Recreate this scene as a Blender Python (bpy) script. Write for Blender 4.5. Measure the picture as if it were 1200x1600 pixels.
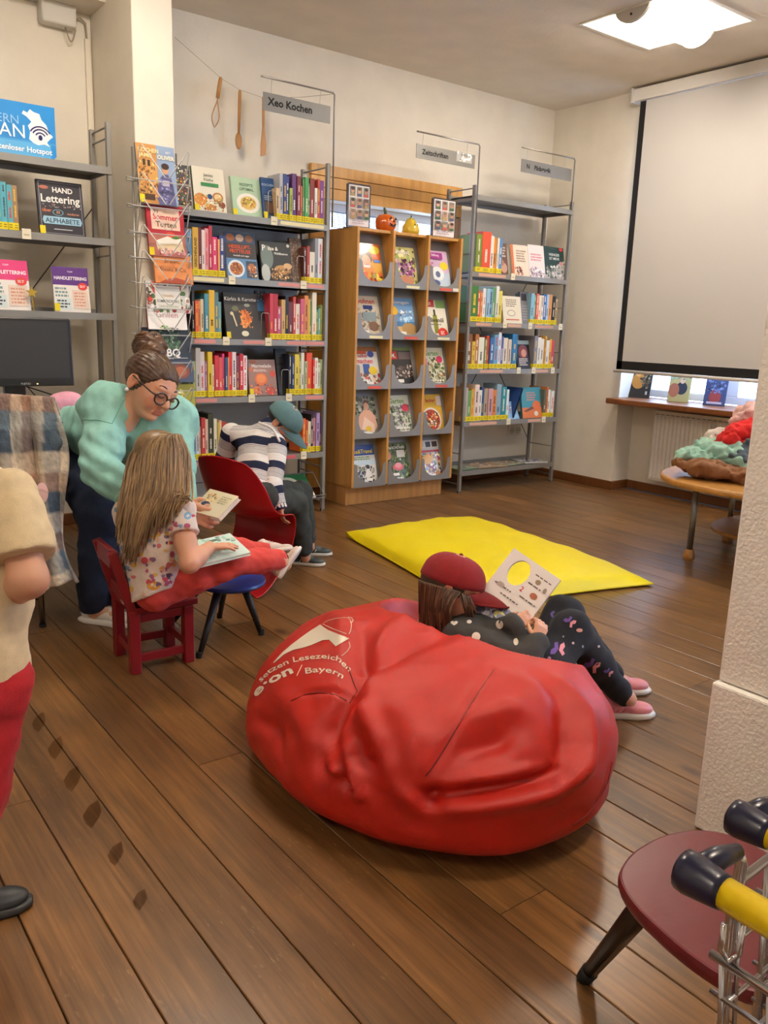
import bpy, math, random, colorsys
import numpy as np
from mathutils import Vector, Matrix
for o in list(bpy.data.objects): bpy.data.objects.remove(o)
scene = bpy.context.scene
COL = scene.collection
rad = math.radians
# ------------------------------------------------------------------ camera
YAW, PITCH, ROLL, FPX = rad(37.604), rad(-12.560), rad(1.931), 1299.19
CAM = Vector((0, 0, 1.15))
_f = Vector((math.sin(YAW)*math.cos(PITCH), math.cos(YAW)*math.cos(PITCH), math.sin(PITCH)))
_r = _f.cross(Vector((0, 0, 1))).normalized(); _u = _r.cross(_f)
_r, _u = _r*math.cos(ROLL)+_u*math.sin(ROLL), -_r*math.sin(ROLL)+_u*math.cos(ROLL)
cam = bpy.data.objects.new('camera', bpy.data.cameras.new('camera'))
COL.objects.link(cam)
cam.matrix_world = Matrix(((_r.x, _u.x, -_f.x, CAM.x), (_r.y, _u.y, -_f.y, CAM.y), (_r.z, _u.z, -_f.z, CAM.z), (0, 0, 0, 1)))
cam.data.sensor_fit = 'VERTICAL'; cam.data.sensor_height = 32; cam.data.lens = FPX/1600*32
cam.data.clip_start = 0.02
scene.camera = cam
# ------------------------------------------------------------------ sky and exposure
LAMP_POWER = 40.0          # emission strength of every ceiling lamp diffuser
SKY_POWER = 8.0
w = bpy.data.worlds.new('sky'); scene.world = w; w.use_nodes = True
bg = w.node_tree.nodes['Background']; bg.inputs[0].default_value = (0.50, 0.68, 1.0, 1); bg.inputs[1].default_value = SKY_POWER
vs = scene.view_settings
vs.view_transform = 'Standard'; vs.look = 'None'; vs.gamma = 1; vs.use_curve_mapping = False; vs.exposure = 0.38

# ------------------------------------------------------------------ measuring helpers (photo pixel -> point on a real plane of the room)
def ray(px, py): return _r*((px-600)/FPX) + _u*(-(py-800)/FPX) + _f
def P(px, py, ax, val):
    d = ray(px, py); i = 'xyz'.index(ax); return CAM + d*((val-CAM[i])/d[i])
def D(px, py, depth): return CAM + ray(px, py)*depth
def V(*a): return Vector(a)
# ------------------------------------------------------------------ colour
def lin(c):
    if isinstance(c, str): c = tuple(int(c[i:i+2], 16) for i in (0, 2, 4))
    return tuple(((x/255)/12.92 if x/255 <= .04045 else ((x/255+.055)/1.055)**2.4) for x in c[:3])
def cname(h):
    r, g, b = (int(h[i:i+2], 16)/255 for i in (0, 2, 4)); hh, s, v = colorsys.rgb_to_hsv(r, g, b); hh *= 360
    if s < .16: return 'white' if v > .82 else 'light grey' if v > .6 else 'grey' if v > .3 else 'black'
    if v < .22: return 'black'
    if s < .34 and v > .75 and 20 < hh < 70: return 'cream'
    for lim, n in ((14, 'red'), (38, 'orange'), (66, 'yellow'), (160, 'green'), (195, 'teal'), (245, 'blue'), (290, 'purple'), (335, 'pink'), (361, 'red')):
        if hh <= lim: break
    if n == 'orange' and v < .6: n = 'brown'
    return ('dark ' if v < .5 else 'pale ' if s < .4 else '')+n
# ------------------------------------------------------------------ materials
MATS = {}
def mat(name, rough=.6, metal=0., bump=0., bscale=200., color=None, var=0., coat=0., trans=0., sub=0., spec=.5, sheen=0., stretch=None):
    if name in MATS: return MATS[name]
    m = bpy.data.materials.new(name); m.use_nodes = True; MATS[name] = m
    nt = m.node_tree; N = nt.nodes; L = nt.links; b = N['Principled BSDF']
    b.inputs['Roughness'].default_value = rough; b.inputs['Metallic'].default_value = metal
    b.inputs['Specular IOR Level'].default_value = spec
    b.inputs['Coat Weight'].default_value = coat; b.inputs['Transmission Weight'].default_value = trans
    b.inputs['Sheen Weight'].default_value = sheen
    if sub: b.inputs['Subsurface Weight'].default_value = sub; b.inputs['Subsurface Radius'].default_value = (.6, .25, .15); b.inputs['Subsurface Scale'].default_value = .012
    if color is None:
        a = N.new('ShaderNodeAttribute'); a.attribute_name = 'Col'; src = a.outputs['Color']
    else:
        a = N.new('ShaderNodeRGB'); a.outputs[0].default_value = (*lin(color), 1); src = a.outputs[0]
    g = N.new('ShaderNodeTexCoord')
    vec = g.outputs['Object']
    if stretch:
        mp = N.new('ShaderNodeMapping'); mp.inputs['Scale'].default_value = stretch; L.new(vec, mp.inputs[0]); vec = mp.outputs[0]
    if var:
        n = N.new('ShaderNodeTexNoise'); n.inputs['Scale'].default_value = bscale*.12; n.inputs['Detail'].default_value = 5; L.new(vec, n.inputs['Vector'])
        mr = N.new('ShaderNodeMapRange'); mr.inputs[1].default_value = .3; mr.inputs[2].default_value = .7; mr.inputs[3].default_value = 1-var; mr.inputs[4].default_value = 1+var; L.new(n.outputs[0], mr.inputs[0])
        mx = N.new('ShaderNodeMix'); mx.data_type = 'RGBA'; mx.blend_type = 'MULTIPLY'; mx.inputs[0].default_value = 1
        L.new(src, mx.inputs[6]); L.new(mr.outputs[0], mx.inputs[7]); src = mx.outputs[2]
    L.new(src, b.inputs['Base Color'])
    if bump:
        n = N.new('ShaderNodeTexNoise'); n.inputs['Scale'].default_value = bscale; n.inputs['Detail'].default_value = 4; L.new(vec, n.inputs['Vector'])
        bp = N.new('ShaderNodeBump'); bp.inputs['Strength'].default_value = bump; bp.inputs['Distance'].default_value = .004
        L.new(n.outputs[0], bp.inputs['Height']); L.new(bp.outputs[0], b.inputs['Normal'])
    return m
mat('matte', .75); mat('satin', .45); mat('gloss', .18, coat=.3); mat('paper', .55, spec=.35)
mat('plaster', .85, bump=.35, bscale=45, var=.04); mat('rough_plaster', .85, bump=.6, bscale=110, var=.02)
mat('grey_metal', .42, metal=.25, var=.04, bscale=60); mat('chrome', .16, metal=1.); mat('steel', .35, metal=.9)
mat('fabric', .9, bump=.3, bscale=350, var=.08, sheen=.04); mat('fleece', .95, bump=1., bscale=120, var=.22, sheen=.08)
mat('denim', .9, bump=.4, bscale=500, var=.12)
mat('vinyl', .42, bump=.25, bscale=600, var=.03); mat('nylon', .5, bump=.5, bscale=60, var=.03)
mat('skin', .5, sub=.12, var=.05, bscale=90); mat('hair', .42, var=.25, bscale=500, stretch=(1, 1, .12))
mat('plastic', .3, coat=.2); mat('beech', .4, var=.14, bscale=90, stretch=(3, 3, .25)); mat('paint', .35, bump=.15, bscale=30, var=.06)
mat('black_glass', .12)
def wood_floor():
    m = bpy.data.materials.new('floor_boards'); m.use_nodes = True; nt = m.node_tree; N = nt.nodes; L = nt.links; b = N['Principled BSDF']
    geo = N.new('ShaderNodeNewGeometry'); oi = N.new('ShaderNodeObjectInfo')
    mul = N.new('ShaderNodeVectorMath'); mul.operation = 'SCALE'; mul.inputs[0].default_value = (7, 31, 3); L.new(oi.outputs['Random'], mul.inputs['Scale'])
    add = N.new('ShaderNodeVectorMath'); L.new(geo.outputs['Position'], add.inputs[0]); L.new(mul.outputs[0], add.inputs[1])
    def noise(scale, stretch, detail=6, dist=0.):
        mp = N.new('ShaderNodeMapping'); mp.inputs['Scale'].default_value = stretch; L.new(add.outputs[0], mp.inputs[0])
        n = N.new('ShaderNodeTexNoise'); n.inputs['Scale'].default_value = scale; n.inputs['Detail'].default_value = detail; n.inputs['Distortion'].default_value = dist
        L.new(mp.outputs[0], n.inputs['Vector']); return n.outputs[0]
    grain = noise(60, (1, .045, 1), 7, .6); patch = noise(4.5, (1, .45, 1), 5); fine = noise(240, (1, .03, 1), 3)
    def mixc(kind, fac, a, bb):
        x = N.new('ShaderNodeMix'); x.data_type = 'RGBA'; x.blend_type = kind
        for s, i in ((fac, 0), (a, 6), (bb, 7)):
            if isinstance(s, (int, float)): x.inputs[i].default_value = s
            elif isinstance(s, tuple): x.inputs[i].default_value = (*s, 1)
            else: L.new(s, x.inputs[i])
        return x.outputs[2]
    def rng(s, a, c, d, e):
        r = N.new('ShaderNodeMapRange'); L.new(s, r.inputs[0])
        for i, v in enumerate((a, c, d, e)): r.inputs[i+1].default_value = v
        return r.outputs[0]
    base = mixc('MIX', rng(patch, .32, .68, 0, 1), lin('644527'), lin('8c6236'))
    base = mixc('MULTIPLY', 1., base, rng(grain, .3, .72, .62, 1.22))
    base = mixc('MULTIPLY', 1., base, rng(fine, .3, .7, .88, 1.1))
    base = mixc('MULTIPLY', 1., base, rng(oi.outputs['Random'], 0, 1, .88, 1.1))
    # knots
    mp = N.new('ShaderNodeMapping'); mp.inputs['Scale'].default_value = (5.2, 1.9, 1); L.new(add.outputs[0], mp.inputs[0])
    vo = N.new('ShaderNodeTexVoronoi'); vo.inputs['Scale'].default_value = 1.25; L.new(mp.outputs[0], vo.inputs['Vector'])
    base = mixc('MIX', rng(vo.outputs['Distance'], .05, .12, .7, 0), base, lin('33200f'))
    # pale worn scuffs
    sc = noise(130, (1, .25, 1), 8); sm = noise(3.2, (1, .6, 1), 3)
    mm = N.new('ShaderNodeMath'); mm.operation = 'MULTIPLY'; L.new(rng(sc, .62, .7, 0, 1), mm.inputs[0]); L.new(rng(sm, .52, .66, 0, .35), mm.inputs[1])
    base = mixc('MIX', mm.outputs[0], base, lin('b09468'))
    L.new(base, b.inputs['Base Color']); b.inputs['Roughness'].default_value = .3
    bp = N.new('ShaderNodeBump'); bp.inputs['Strength'].default_value = .2; bp.inputs['Distance'].default_value = .002
    L.new(grain, bp.inputs['Height']); L.new(bp.outputs[0], b.inputs['Normal'])
    MATS['floor_boards'] = m
wood_floor()
def emis(name, color, strength):
    m = bpy.data.materials.new(name); m.use_nodes = True; b = m.node_tree.nodes['Principled BSDF']
    b.inputs['Base Color'].default_value = (*color, 1); b.inputs['Emission Color'].default_value = (*color, 1); b.inputs['Emission Strength'].default_value = strength; MATS[name] = m
emis('lamp_light', (1., .89, .75), LAMP_POWER)
emis('led', (1, .6, .2), 2.)
def glass(name, tint):
    m = bpy.data.materials.new(name); m.use_nodes = True; nt = m.node_tree; N = nt.nodes; L = nt.links
    t = N.new('ShaderNodeBsdfTransparent'); t.inputs[0].default_value = (*tint, 1); g = N.new('ShaderNodeBsdfGlossy'); g.inputs['Roughness'].default_value = .02
    mx = N.new('ShaderNodeMixShader'); mx.inputs[0].default_value = .06; L.new(t.outputs[0], mx.inputs[1]); L.new(g.outputs[0], mx.inputs[2]); L.new(mx.outputs[0], N['Material Output'].inputs[0]); MATS[name] = m
def stain(name, tint):
    m = bpy.data.materials.new(name); m.use_nodes = True; nt = m.node_tree
    t = nt.nodes.new('ShaderNodeBsdfTransparent'); t.inputs[0].default_value = (*tint, 1); nt.links.new(t.outputs[0], nt.nodes['Material Output'].inputs[0]); MATS[name] = m
stain('floor_stain', (.72, .68, .64))
glass('window_glass', (.96, .98, 1.)); glass('clear_plastic', (.92, .92, .9))
# ------------------------------------------------------------------ mesh builder
TXT = {}
def textmesh(s, bold):
    k = (s, bold)
    if k not in TXT:
        cu = bpy.data.curves.new('lettering', 'FONT'); cu.body = s; cu.offset = bold; cu.resolution_u = 2
        ob = bpy.data.objects.new('lettering', cu); COL.objects.link(ob)
        me = bpy.data.meshes.new_from_object(ob)
        vv = [tuple(v.co[:2]) for v in me.vertices]; ff = [tuple(p.vertices) for p in me.polygons]
        bpy.data.objects.remove(ob); bpy.data.meshes.remove(me); bpy.data.curves.remove(cu)
        xs = [v[0] for v in vv] or [0, 1]
        TXT[k] = (vv, ff, min(xs), max(xs))
    return TXT[k]
def frame(d, up=V(0, 0, 1)):
    d = d.normalized()
    if abs(d.dot(up)) > .98: up = V(1, 0, 0)
    x = d.cross(up).normalized(); return x, x.cross(d).normalized()
class MB:
    def __init__(s): s.v = []; s.f = []; s.c = []; s.attr = None; s.vc = None
    def add(s, vs_, fs, col):
        n = len(s.v); s.v += [tuple(p) for p in vs_]; s.f += [tuple(i+n for i in f) for f in fs]; s.c += [col]*len(fs); return s
    def box(s, x0, x1, y0, y1, z0, z1, col='808080'):
        return s.add([(x, y, z) for z in (z0, z1) for y in (y0, y1) for x in (x0, x1)], [(0, 2, 3, 1), (4, 5, 7, 6), (0, 1, 5, 4), (2, 6, 7, 3), (0, 4, 6, 2), (1, 3, 7, 5)], col)
    def obox(s, c, ex, ey, ez, hx, hy, hz, col='808080'):
        return s.add([c+ex*(a*hx)+ey*(b*hy)+ez*(d*hz) for d in (-1, 1) for b in (-1, 1) for a in (-1, 1)], [(0, 2, 3, 1), (4, 5, 7, 6), (0, 1, 5, 4), (2, 6, 7, 3), (0, 4, 6, 2), (1, 3, 7, 5)], col)
    def bar(s, a, b, wx, wy, col='808080', up=V(0, 0, 1)):
        a = V(*a); b = V(*b); d = b-a; x, y = frame(d, up); return s.obox((a+b)/2, x, y, d.normalized(), wx/2, wy/2, d.length/2, col)
    def poly(s, pts, col): return s.add(pts, [tuple(range(len(pts)))], col)
    def tube(s, pts, r, col='808080', n=8, closed=False):
        pts = [V(*p) for p in pts]; m = len(pts); vs_ = []; fs = []; x = None
        for i, p in enumerate(pts):
            if closed: t = pts[(i+1) % m]-pts[i-1]
            else: t = pts[min(i+1, m-1)]-pts[max(i-1, 0)]
            t.normalize()
            if x is None: x, y = frame(t)
            x = (x-t*x.dot(t)).normalized(); y = t.cross(x)
            rr = r[i] if isinstance(r, (list, tuple)) else r
            vs_ += [p+x*(rr*math.cos(2*math.pi*k/n))+y*(rr*math.sin(2*math.pi*k/n)) for k in range(n)]
        for i in range(m if closed else m-1):
            j = (i+1) % m
            fs += [(i*n+k, i*n+(k+1) % n, j*n+(k+1) % n, j*n+k) for k in range(n)]
        if not closed: fs += [tuple(reversed(range(n))), tuple((m-1)*n+k for k in range(n))]
        return s.add(vs_, fs, col)
    def lathe(s, c, prof, col='808080', n=24, axis=V(0, 0, 1), sx=1., sy=1.):
        x, y = frame(axis) if abs(axis.z) < .99 else (V(1, 0, 0), V(0, 1, 0)); a = axis.normalized(); c = V(*c); vs_ = []; fs = []
        for r, z in prof: vs_ += [c+a*z+x*(r*sx*math.cos(2*math.pi*k/n))+y*(r*sy*math.sin(2*math.pi*k/n)) for k in range(n)]
        for i in range(len(prof)-1): fs += [(i*n+k, i*n+(k+1) % n, (i+1)*n+(k+1) % n, (i+1)*n+k) for k in range(n)]
        fs += [tuple(reversed(range(n))), tuple((len(prof)-1)*n+k for k in range(n))]
        return s.add(vs_, fs, col)
    def ell(s, c, r, col='808080', nu=14, nv=9, R=None):
        c = V(*c); vs_ = []; fs = []
        for j in range(nv+1):
            f = -math.pi/2+math.pi*j/nv
            for k in range(nu):
                t = 2*math.pi*k/nu; p = V(r[0]*math.cos(f)*math.cos(t), r[1]*math.cos(f)*math.sin(t), r[2]*math.sin(f))
                vs_.append(c+(R @ p if R else p))
        for j in range(nv): fs += [(j*nu+k, j*nu+(k+1) % nu, (j+1)*nu+(k+1) % nu, (j+1)*nu+k) for k in range(nu)]
        return s.add(vs_, fs, col)
    def prism(s, poly, o, ex, ey, ez, h, col='808080', scol=None):
        n = len(poly); a = [o+ex*p[0]+ey*p[1] for p in poly]; vs_ = a+[p+ez*h for p in a]
        s.add(vs_, [tuple(reversed(range(n))), tuple(range(n, 2*n))], col)
        m = len(s.v)-2*n; s.f += [(m+k, m+(k+1) % n, m+n+(k+1) % n, m+n+k) for k in range(n)]; s.c += [scol or col]*n; return s
    def grid(s, rows, col='808080', closed=False):
        n = len(rows[0]); vs_ = [p for r in rows for p in r]; fs = []
        for i in range(len(rows)-1):
            for k in range(n if closed else n-1): fs.append((i*n+k, i*n+(k+1) % n, (i+1)*n+(k+1) % n, (i+1)*n+k))
        return s.add(vs_, fs, col)
    def text(s, t, o, ex, ey, size, col='000000', align='C', bold=0.012, fit=None):
        vv, ff, x0, x1 = textmesh(t, bold); wd = (x1-x0)*size; k = size
        kx = k if not fit or wd <= fit else k*fit/wd
        off = {'C': -(x0+x1)/2, 'L': -x0, 'R': -x1}[align]
        return s.add([o+ex*((p[0]+off)*kx)+ey*(p[1]*k) for p in vv], ff, col)
    def build(s, name, m='matte', parent=None, smooth=False, bevel=0, origin=None, subsurf=0, solid=0, angle=None):
        a = np.array(s.v, float)
        if origin is None: origin = parent['_o'] if parent is not None and '_o' in parent else V((a[:, 0].min()+a[:, 0].max())/2, (a[:, 1].min()+a[:, 1].max())/2, a[:, 2].min())
        origin = V(*origin)
        me = bpy.data.meshes.new(name); me.from_pydata((a-np.array(origin)).tolist(), [], s.f)
        at = me.color_attributes.new('Col', 'FLOAT_COLOR', 'CORNER')
        cache = {}; buf = []
        if s.vc is not None:
            lv = np.empty(len(me.loops), int); me.loops.foreach_get('vertex_index', lv); arr = np.ones((len(lv), 4)); arr[:, :3] = s.vc[lv]; at.data.foreach_set('color', arr.ravel())
        else:
            for f, c in zip(s.f, s.c):
                if c not in cache: cache[c] = (*lin(c), 1.)
                buf += cache[c]*len(f)
            at.data.foreach_set('color', buf)
        if s.attr is not None:
            fa = me.attributes.new('S', 'FLOAT', 'POINT'); fa.data.foreach_set('value', np.asarray(s.attr, float))
        if smooth: me.polygons.foreach_set('use_smooth', [True]*len(me.polygons))
        if smooth and angle: me.set_sharp_from_angle(angle=rad(angle))
        me.materials.append(MATS[m]); me.update()
        ob = bpy.data.objects.new(name, me); COL.objects.link(ob)
        if parent is not None: ob.parent = parent; ob.location = origin-V(*parent['_o'])
        else: ob.location = origin
        ob['_o'] = tuple(origin)
        if name in ('print', 'spine_print') or (name == 'cover_print' and parent is not None): ob['kind'] = 'stuff'
        if bevel: b = ob.modifiers.new('bevel', 'BEVEL'); b.width = bevel; b.segments = 2; b.limit_method = 'ANGLE'; b.angle_limit = rad(35)
        if solid: b = ob.modifiers.new('solid', 'SOLIDIFY'); b.thickness = solid; b.offset = 0
        if subsurf: b = ob.modifiers.new('sub', 'SUBSURF'); b.levels = subsurf; b.render_levels = subsurf
        return ob
def tag(o, label, cat, group=None):
    o['label'] = label; o['category'] = cat
    if group: o['group'] = group
    return o
def struct(o): o['kind'] = 'structure'; return o
def thing(name, loc, label, cat, group=None):
    o = bpy.data.objects.new(name, None); COL.objects.link(o); o.location = loc; o['_o'] = tuple(loc); o.empty_display_size = .05
    return tag(o, label, cat, group)
def holes_slab(fixed, lo, hi, u, v, holes, col):
    """a slab fixed = (axis, a, b) spanning u and v ranges, cut by rectangular holes ((u0,u1,v0,v1), ...)"""
    us = sorted({*u, *[h[i] for h in holes for i in (0, 1)]}); vs_ = sorted({*v, *[h[i] for h in holes for i in (2, 3)]}); m = MB()
    for a, b in zip(us, us[1:]):
        for c, d in zip(vs_, vs_[1:]):
            if any(h[0] <= (a+b)/2 <= h[1] and h[2] <= (c+d)/2 <= h[3] for h in holes): continue
            if fixed == 'x': m.box(lo, hi, a, b, c, d, col)
            elif fixed == 'y': m.box(a, b, lo, hi, c, d, col)
            else: m.box(a, b, c, d, lo, hi, col)
    return m
EX, EY, EZ = V(1, 0, 0), V(0, 1, 0), V(0, 0, 1)
ORD = ['first', 'second', 'third', 'fourth', 'fifth', 'sixth', 'seventh', 'eighth', 'ninth', 'tenth', 'eleventh', 'twelfth', 'thirteenth', 'fourteenth', 'fifteenth', 'sixteenth', 'seventeenth', 'eighteenth', 'nineteenth', 'twentieth']
# ================================================================== THE ROOM
YB, XR, ZC = 4.71, 5.15, 2.80
WALL = 'e9e1d2'
rnd = random.Random(4)
# floor boards run towards the wall with the shelves
fm = MB().box(-2.3, 5.6, -2.7, 5.1, -.08, -.022, '1c120a')
floor = struct(fm.build('floor', 'matte', origin=(0, 0, 0)))
x = -2.15; edge = .451-.131*20; rows = []
for i in range(60):
    x0 = edge+i*.131+(rnd.uniform(-.006, .006)); x1 = edge+(i+1)*.131
    if x0 > 5.36: break
    rows.append(x0)
for i in range(len(rows)-1):
    x0, x1 = rows[i]+.0012, rows[i+1]-.0012
    cuts = [-2.6]; y = -2.6+rnd.uniform(.8, 3.2)
    while y < 4.4: cuts.append(y); y += rnd.uniform(2.4, 3.9)
    cuts.append(4.72)
    for a, b in zip(cuts, cuts[1:]):
        g = .0018; z = rnd.uniform(-.0008, 0); a += .0008; b -= .0008
        m = MB(); vs_ = [(x0, a, -.022), (x1, a, -.022), (x1, b, -.022), (x0, b, -.022), (x0, a, z-g), (x1, a, z-g), (x1, b, z-g), (x0, b, z-g), (x0+g, a, z), (x1-g, a, z), (x1-g, b, z), (x0+g, b, z)]
        m.add(vs_, [(0, 3, 2, 1), (0, 1, 5, 4), (1, 2, 6, 5), (2, 3, 7, 6), (3, 0, 4, 7), (4, 5, 9, 8), (5, 6, 10, 9), (6, 7, 11, 10), (7, 4, 8, 11), (8, 9, 10, 11)], '8a6238')
        m.build('plank', 'floor_boards', floor)
# worn diamond shaped tape marks along one board
for k, (px, py, sc) in enumerate([(60, 1127, .8), (86, 1167, .9), (112, 1215, 1.), (143, 1270, 1.1), (180, 1332, .95), (218, 1404, .85)]):
    q = [P(px+dx*sc, py+dy*sc, 'z', .0006) for dx, dy in ((-13, 5), (-4, -10), (10, -19), (14, -2), (10, 8), (0, 22), (-8, 16))]
    MB().poly(q, '3a2a1a').build('tape_mark', 'floor_stain', floor)
# lamps sit in square cut-outs of the ceiling
LAMPS = [(4.15, 3.05), (1.3, 3.05), (4.15, .35), (1.3, .35), (-1.4, .35)]  # only the first lamp is seen, the others are added to light the room
cm = holes_slab('z', ZC, ZC+.2, (-2.3, 5.6), (-2.7, 5.1), [(a-.3, a+.3, b-.32, b+.32) for a, b in LAMPS], 'e4dacb')
struct(cm.build('ceiling', 'plaster', origin=(0, 0, ZC)))
for i, (a, b) in enumerate(LAMPS):
    lab = 'square recessed ceiling lamp with glowing half round diffuser, above the projector screen' if i == 0 else None
    t = thing('ceiling_lamp', (a, b, ZC), lab or 'square recessed ceiling lamp added out of view to light the room, %s one' % ORD[i-1], 'lamp', 'recessed ceiling lamps')
    m = MB().box(a-.3, a+.3, b-.32, b+.32, ZC+.10, ZC+.115, 'f4f0e8')
    for s in (-1, 1):
        m.add([V(a-.3, b+s*.32, ZC), V(a+.3, b+s*.32, ZC), V(a+.3, b+s*.15, ZC+.10), V(a-.3, b+s*.15, ZC+.10)], [(0, 1, 2, 3)], 'f4f0e8')
    m.box(a-.3, a-.296, b-.32, b+.32, ZC, ZC+.1, 'f4f0e8'); m.box(a+.296, a+.3, b-.32, b+.32, ZC, ZC+.1, 'f4f0e8')
    m.build('reflector', 'satin', t)
    m = MB()
    for q in ((a-.315, a-.298, b-.335, b+.335), (a+.298, a+.315, b-.335, b+.335), (a-.298, a+.298, b-.335, b-.318), (a-.298, a+.298, b+.318, b+.335)): m.box(*q, ZC-.006, ZC, 'e8e2d6')
    m.build('frame', 'satin', t)
    n = 14; arc = [(.105*math.cos(math.pi*k/n), -.085*math.sin(math.pi*k/n)) for k in range(n+1)]
    arc = arc+[(-.105, .05), (.105, .05)]
    m = MB().prism(arc, V(a-.275, b, ZC+.02), EY, EZ, EX, .56, 'ffffff'); m.build('diffuser', 'lamp_light', t)
    arc2 = [(p*1.04, q*1.04) for p, q in arc]
    for s in (-1, 1):
        e = MB().prism(arc2, V(a-.276 if s < 0 else a+.286, b, ZC+.02), EY, EZ, EX, -.02 if s < 0 else .012, 'cfc8bc')
        e.build('end_cap', 'satin', t)
        if s < 0: MB().lathe((a-.297, b, ZC-.03), [(.006, 0), (.006, .003)], '201c18', 10, V(-1, 0, 0)).build('screw', 'matte', t)
# walls
wy0 = P(520, 298, 'y', YB).z
BW = (3.10, 4.12, 1.30, 1.93)
struct(holes_slab('y', YB, YB+.35, (-2.3, 5.6), (0, ZC), [BW], WALL).build('wall_back', 'plaster', origin=(2, YB, 0)))
RW1 = (1.75, 3.88, 0, 2.45); RW2 = (-1.3, 1.3, .70, 2.45)
m = holes_slab('x', XR, XR+.42, (-2.7, YB), (0, ZC), [RW1, RW2], WALL)
m.box(XR+.19, XR+.42, 1.75, 3.88, 0, .66, WALL)
struct(m.build('wall_right', 'plaster', origin=(XR, 2, 0)))
struct(MB().box(-2.55, -2.2, -2.7, YB+.3, 0, ZC, WALL).build('wall_left', 'plaster'))
struct(MB().box(-2.3, 5.6, -2.95, -2.6, 0, ZC, WALL).build('wall_front', 'plaster'))
# column beside the cookbook shelf and the pillar close to the camera
struct(MB().box(1.61, 1.812, 4.14, YB, 0, ZC, 'e3d9c8').build('wall_column', 'plaster', bevel=.006))
m = MB().box(1.722, 2.1, -.15, .947, .377, ZC, 'f0ebe2'); struct(m.build('wall_pillar', 'rough_plaster', bevel=.006))
struct(MB().box(1.706, 2.1, -.15, .953, 0, .375, 'f0ebe2').build('wall_pillar_plinth', 'rough_plaster', bevel=.006))
struct(MB().box(-.4, 1.61, 4.02+.45, YB, 2.66, ZC, 'dfd6c6').build('trim_1', 'plaster'))
# skirting boards
BB = '70421f'
m = MB().box(1.812, XR, YB-.018, YB, 0, .065, BB); struct(m.build('baseboard_back', 'beech', bevel=.004))
m = MB().box(-2.2, 1.61, YB-.018, YB, 0, .065, BB); struct(m.build('baseboard_left', 'beech', bevel=.004))
m = MB().box(XR-.018, XR, 3.88, YB, 0, .065, BB).box(XR-.018, XR+.19, 3.862, 3.88, 0, .065, BB).box(XR+.172, XR+.19, 1.75, 3.862, 0, .065, BB).box(XR-.018, XR, -2.6, 1.75, 0, .065, BB)
struct(m.build('baseboard_right', 'beech', bevel=.004))
# windows
def window(name, plane, u0, u1, z0, z1, at, mull, depth=.05):
    m = MB(); fw = .055
    def bx(a, b, c, d):
        if plane == 'x': m.box(at, at+depth, a, b, c, d, 'eef0f4')
        else: m.box(a, b, at, at+depth, c, d, 'eef0f4')
    bx(u0, u1, z0, z0+fw); bx(u0, u1, z1-fw, z1); bx(u0, u0+fw, z0+fw, z1-fw); bx(u1-fw, u1, z0+fw, z1-fw)
    for k in mull: bx(k-.05, k+.05, z0+fw, z1-fw)
    w_ = struct(m.build(name, 'satin', bevel=.004))
    es = [u0+fw]+[e for k in mull for e in (k-.05, k+.05)]+[u1-fw]
    for a, b in zip(es[::2], es[1::2]):
        g = MB()
        if plane == 'x': g.box(at+.02, at+.026, a, b, z0+fw, z1-fw, 'ffffff')
        else: g.box(a, b, at+.02, at+.026, z0+fw, z1-fw, 'ffffff')
        g.build('pane', 'window_glass', w_)
    return w_
w1 = window('window_1', 'x', 1.75, 3.88, .70, 2.45, XR+.30, (2.45, 3.17))
MB().box(XR+.28, XR+.30, 3.55, 3.58, .95, 1.05, 'd8d8d8').build('window_handle', 'satin', w1)
window('window_2', 'x', -1.3, 1.3, .70, 2.45, XR+.30, (-.45, .45))
w3 = window('window_3', 'y', BW[0], BW[1], BW[2], BW[3], YB+.12, (3.72,))
m = MB()                                        # insect screen over the left pane
for k in range(46): m.box(3.15+k*.0118, 3.1535+k*.0118, YB+.10, YB+.1016, 1.35, 1.88, '5c6c86')
for k in range(45): m.box(3.15, 3.68, YB+.10, YB+.1016, 1.352+k*.0118, 1.3555+k*.0118, '5c6c86')
m.build('insect_screen', 'matte', w3)
struct(MB().box(5.02, XR+.30, 1.75, 3.90, .655, .695, '7d4a24').build('trim_2', 'beech', bevel=.008))
struct(MB().box(XR+.0, XR+.30, -1.3, 1.3, .66, .70, '7d4a24').build('trim_3', 'beech', bevel=.008))
# wooden panelling around the back window
root = thing('window_surround', (3.55, YB-.02, 0), 'light wooden boards framing the low window behind the magazine rack', 'panelling')
zt = 2.13; WD = 'cf9a50'
for k in range(3): MB().box(2.945, 4.215, YB-.03, YB-.002, zt-.068*(k+1)+.003, zt-.068*k, WD).build('board', 'beech', root, bevel=.003)
MB().box(2.945, 3.09, YB-.03, YB-.002, .07, zt-.206, 'b9843f').build('board', 'beech', root, bevel=.003)
MB().box(4.13, 4.215, YB-.03, YB-.002, .07, zt-.206, '9a6a3a').build('board', 'beech', root, bevel=.003)
MB().box(3.09, 4.13, YB-.03, YB-.002, .07, BW[2]+.005, 'b9843f').build('board', 'beech', root, bevel=.003)
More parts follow.
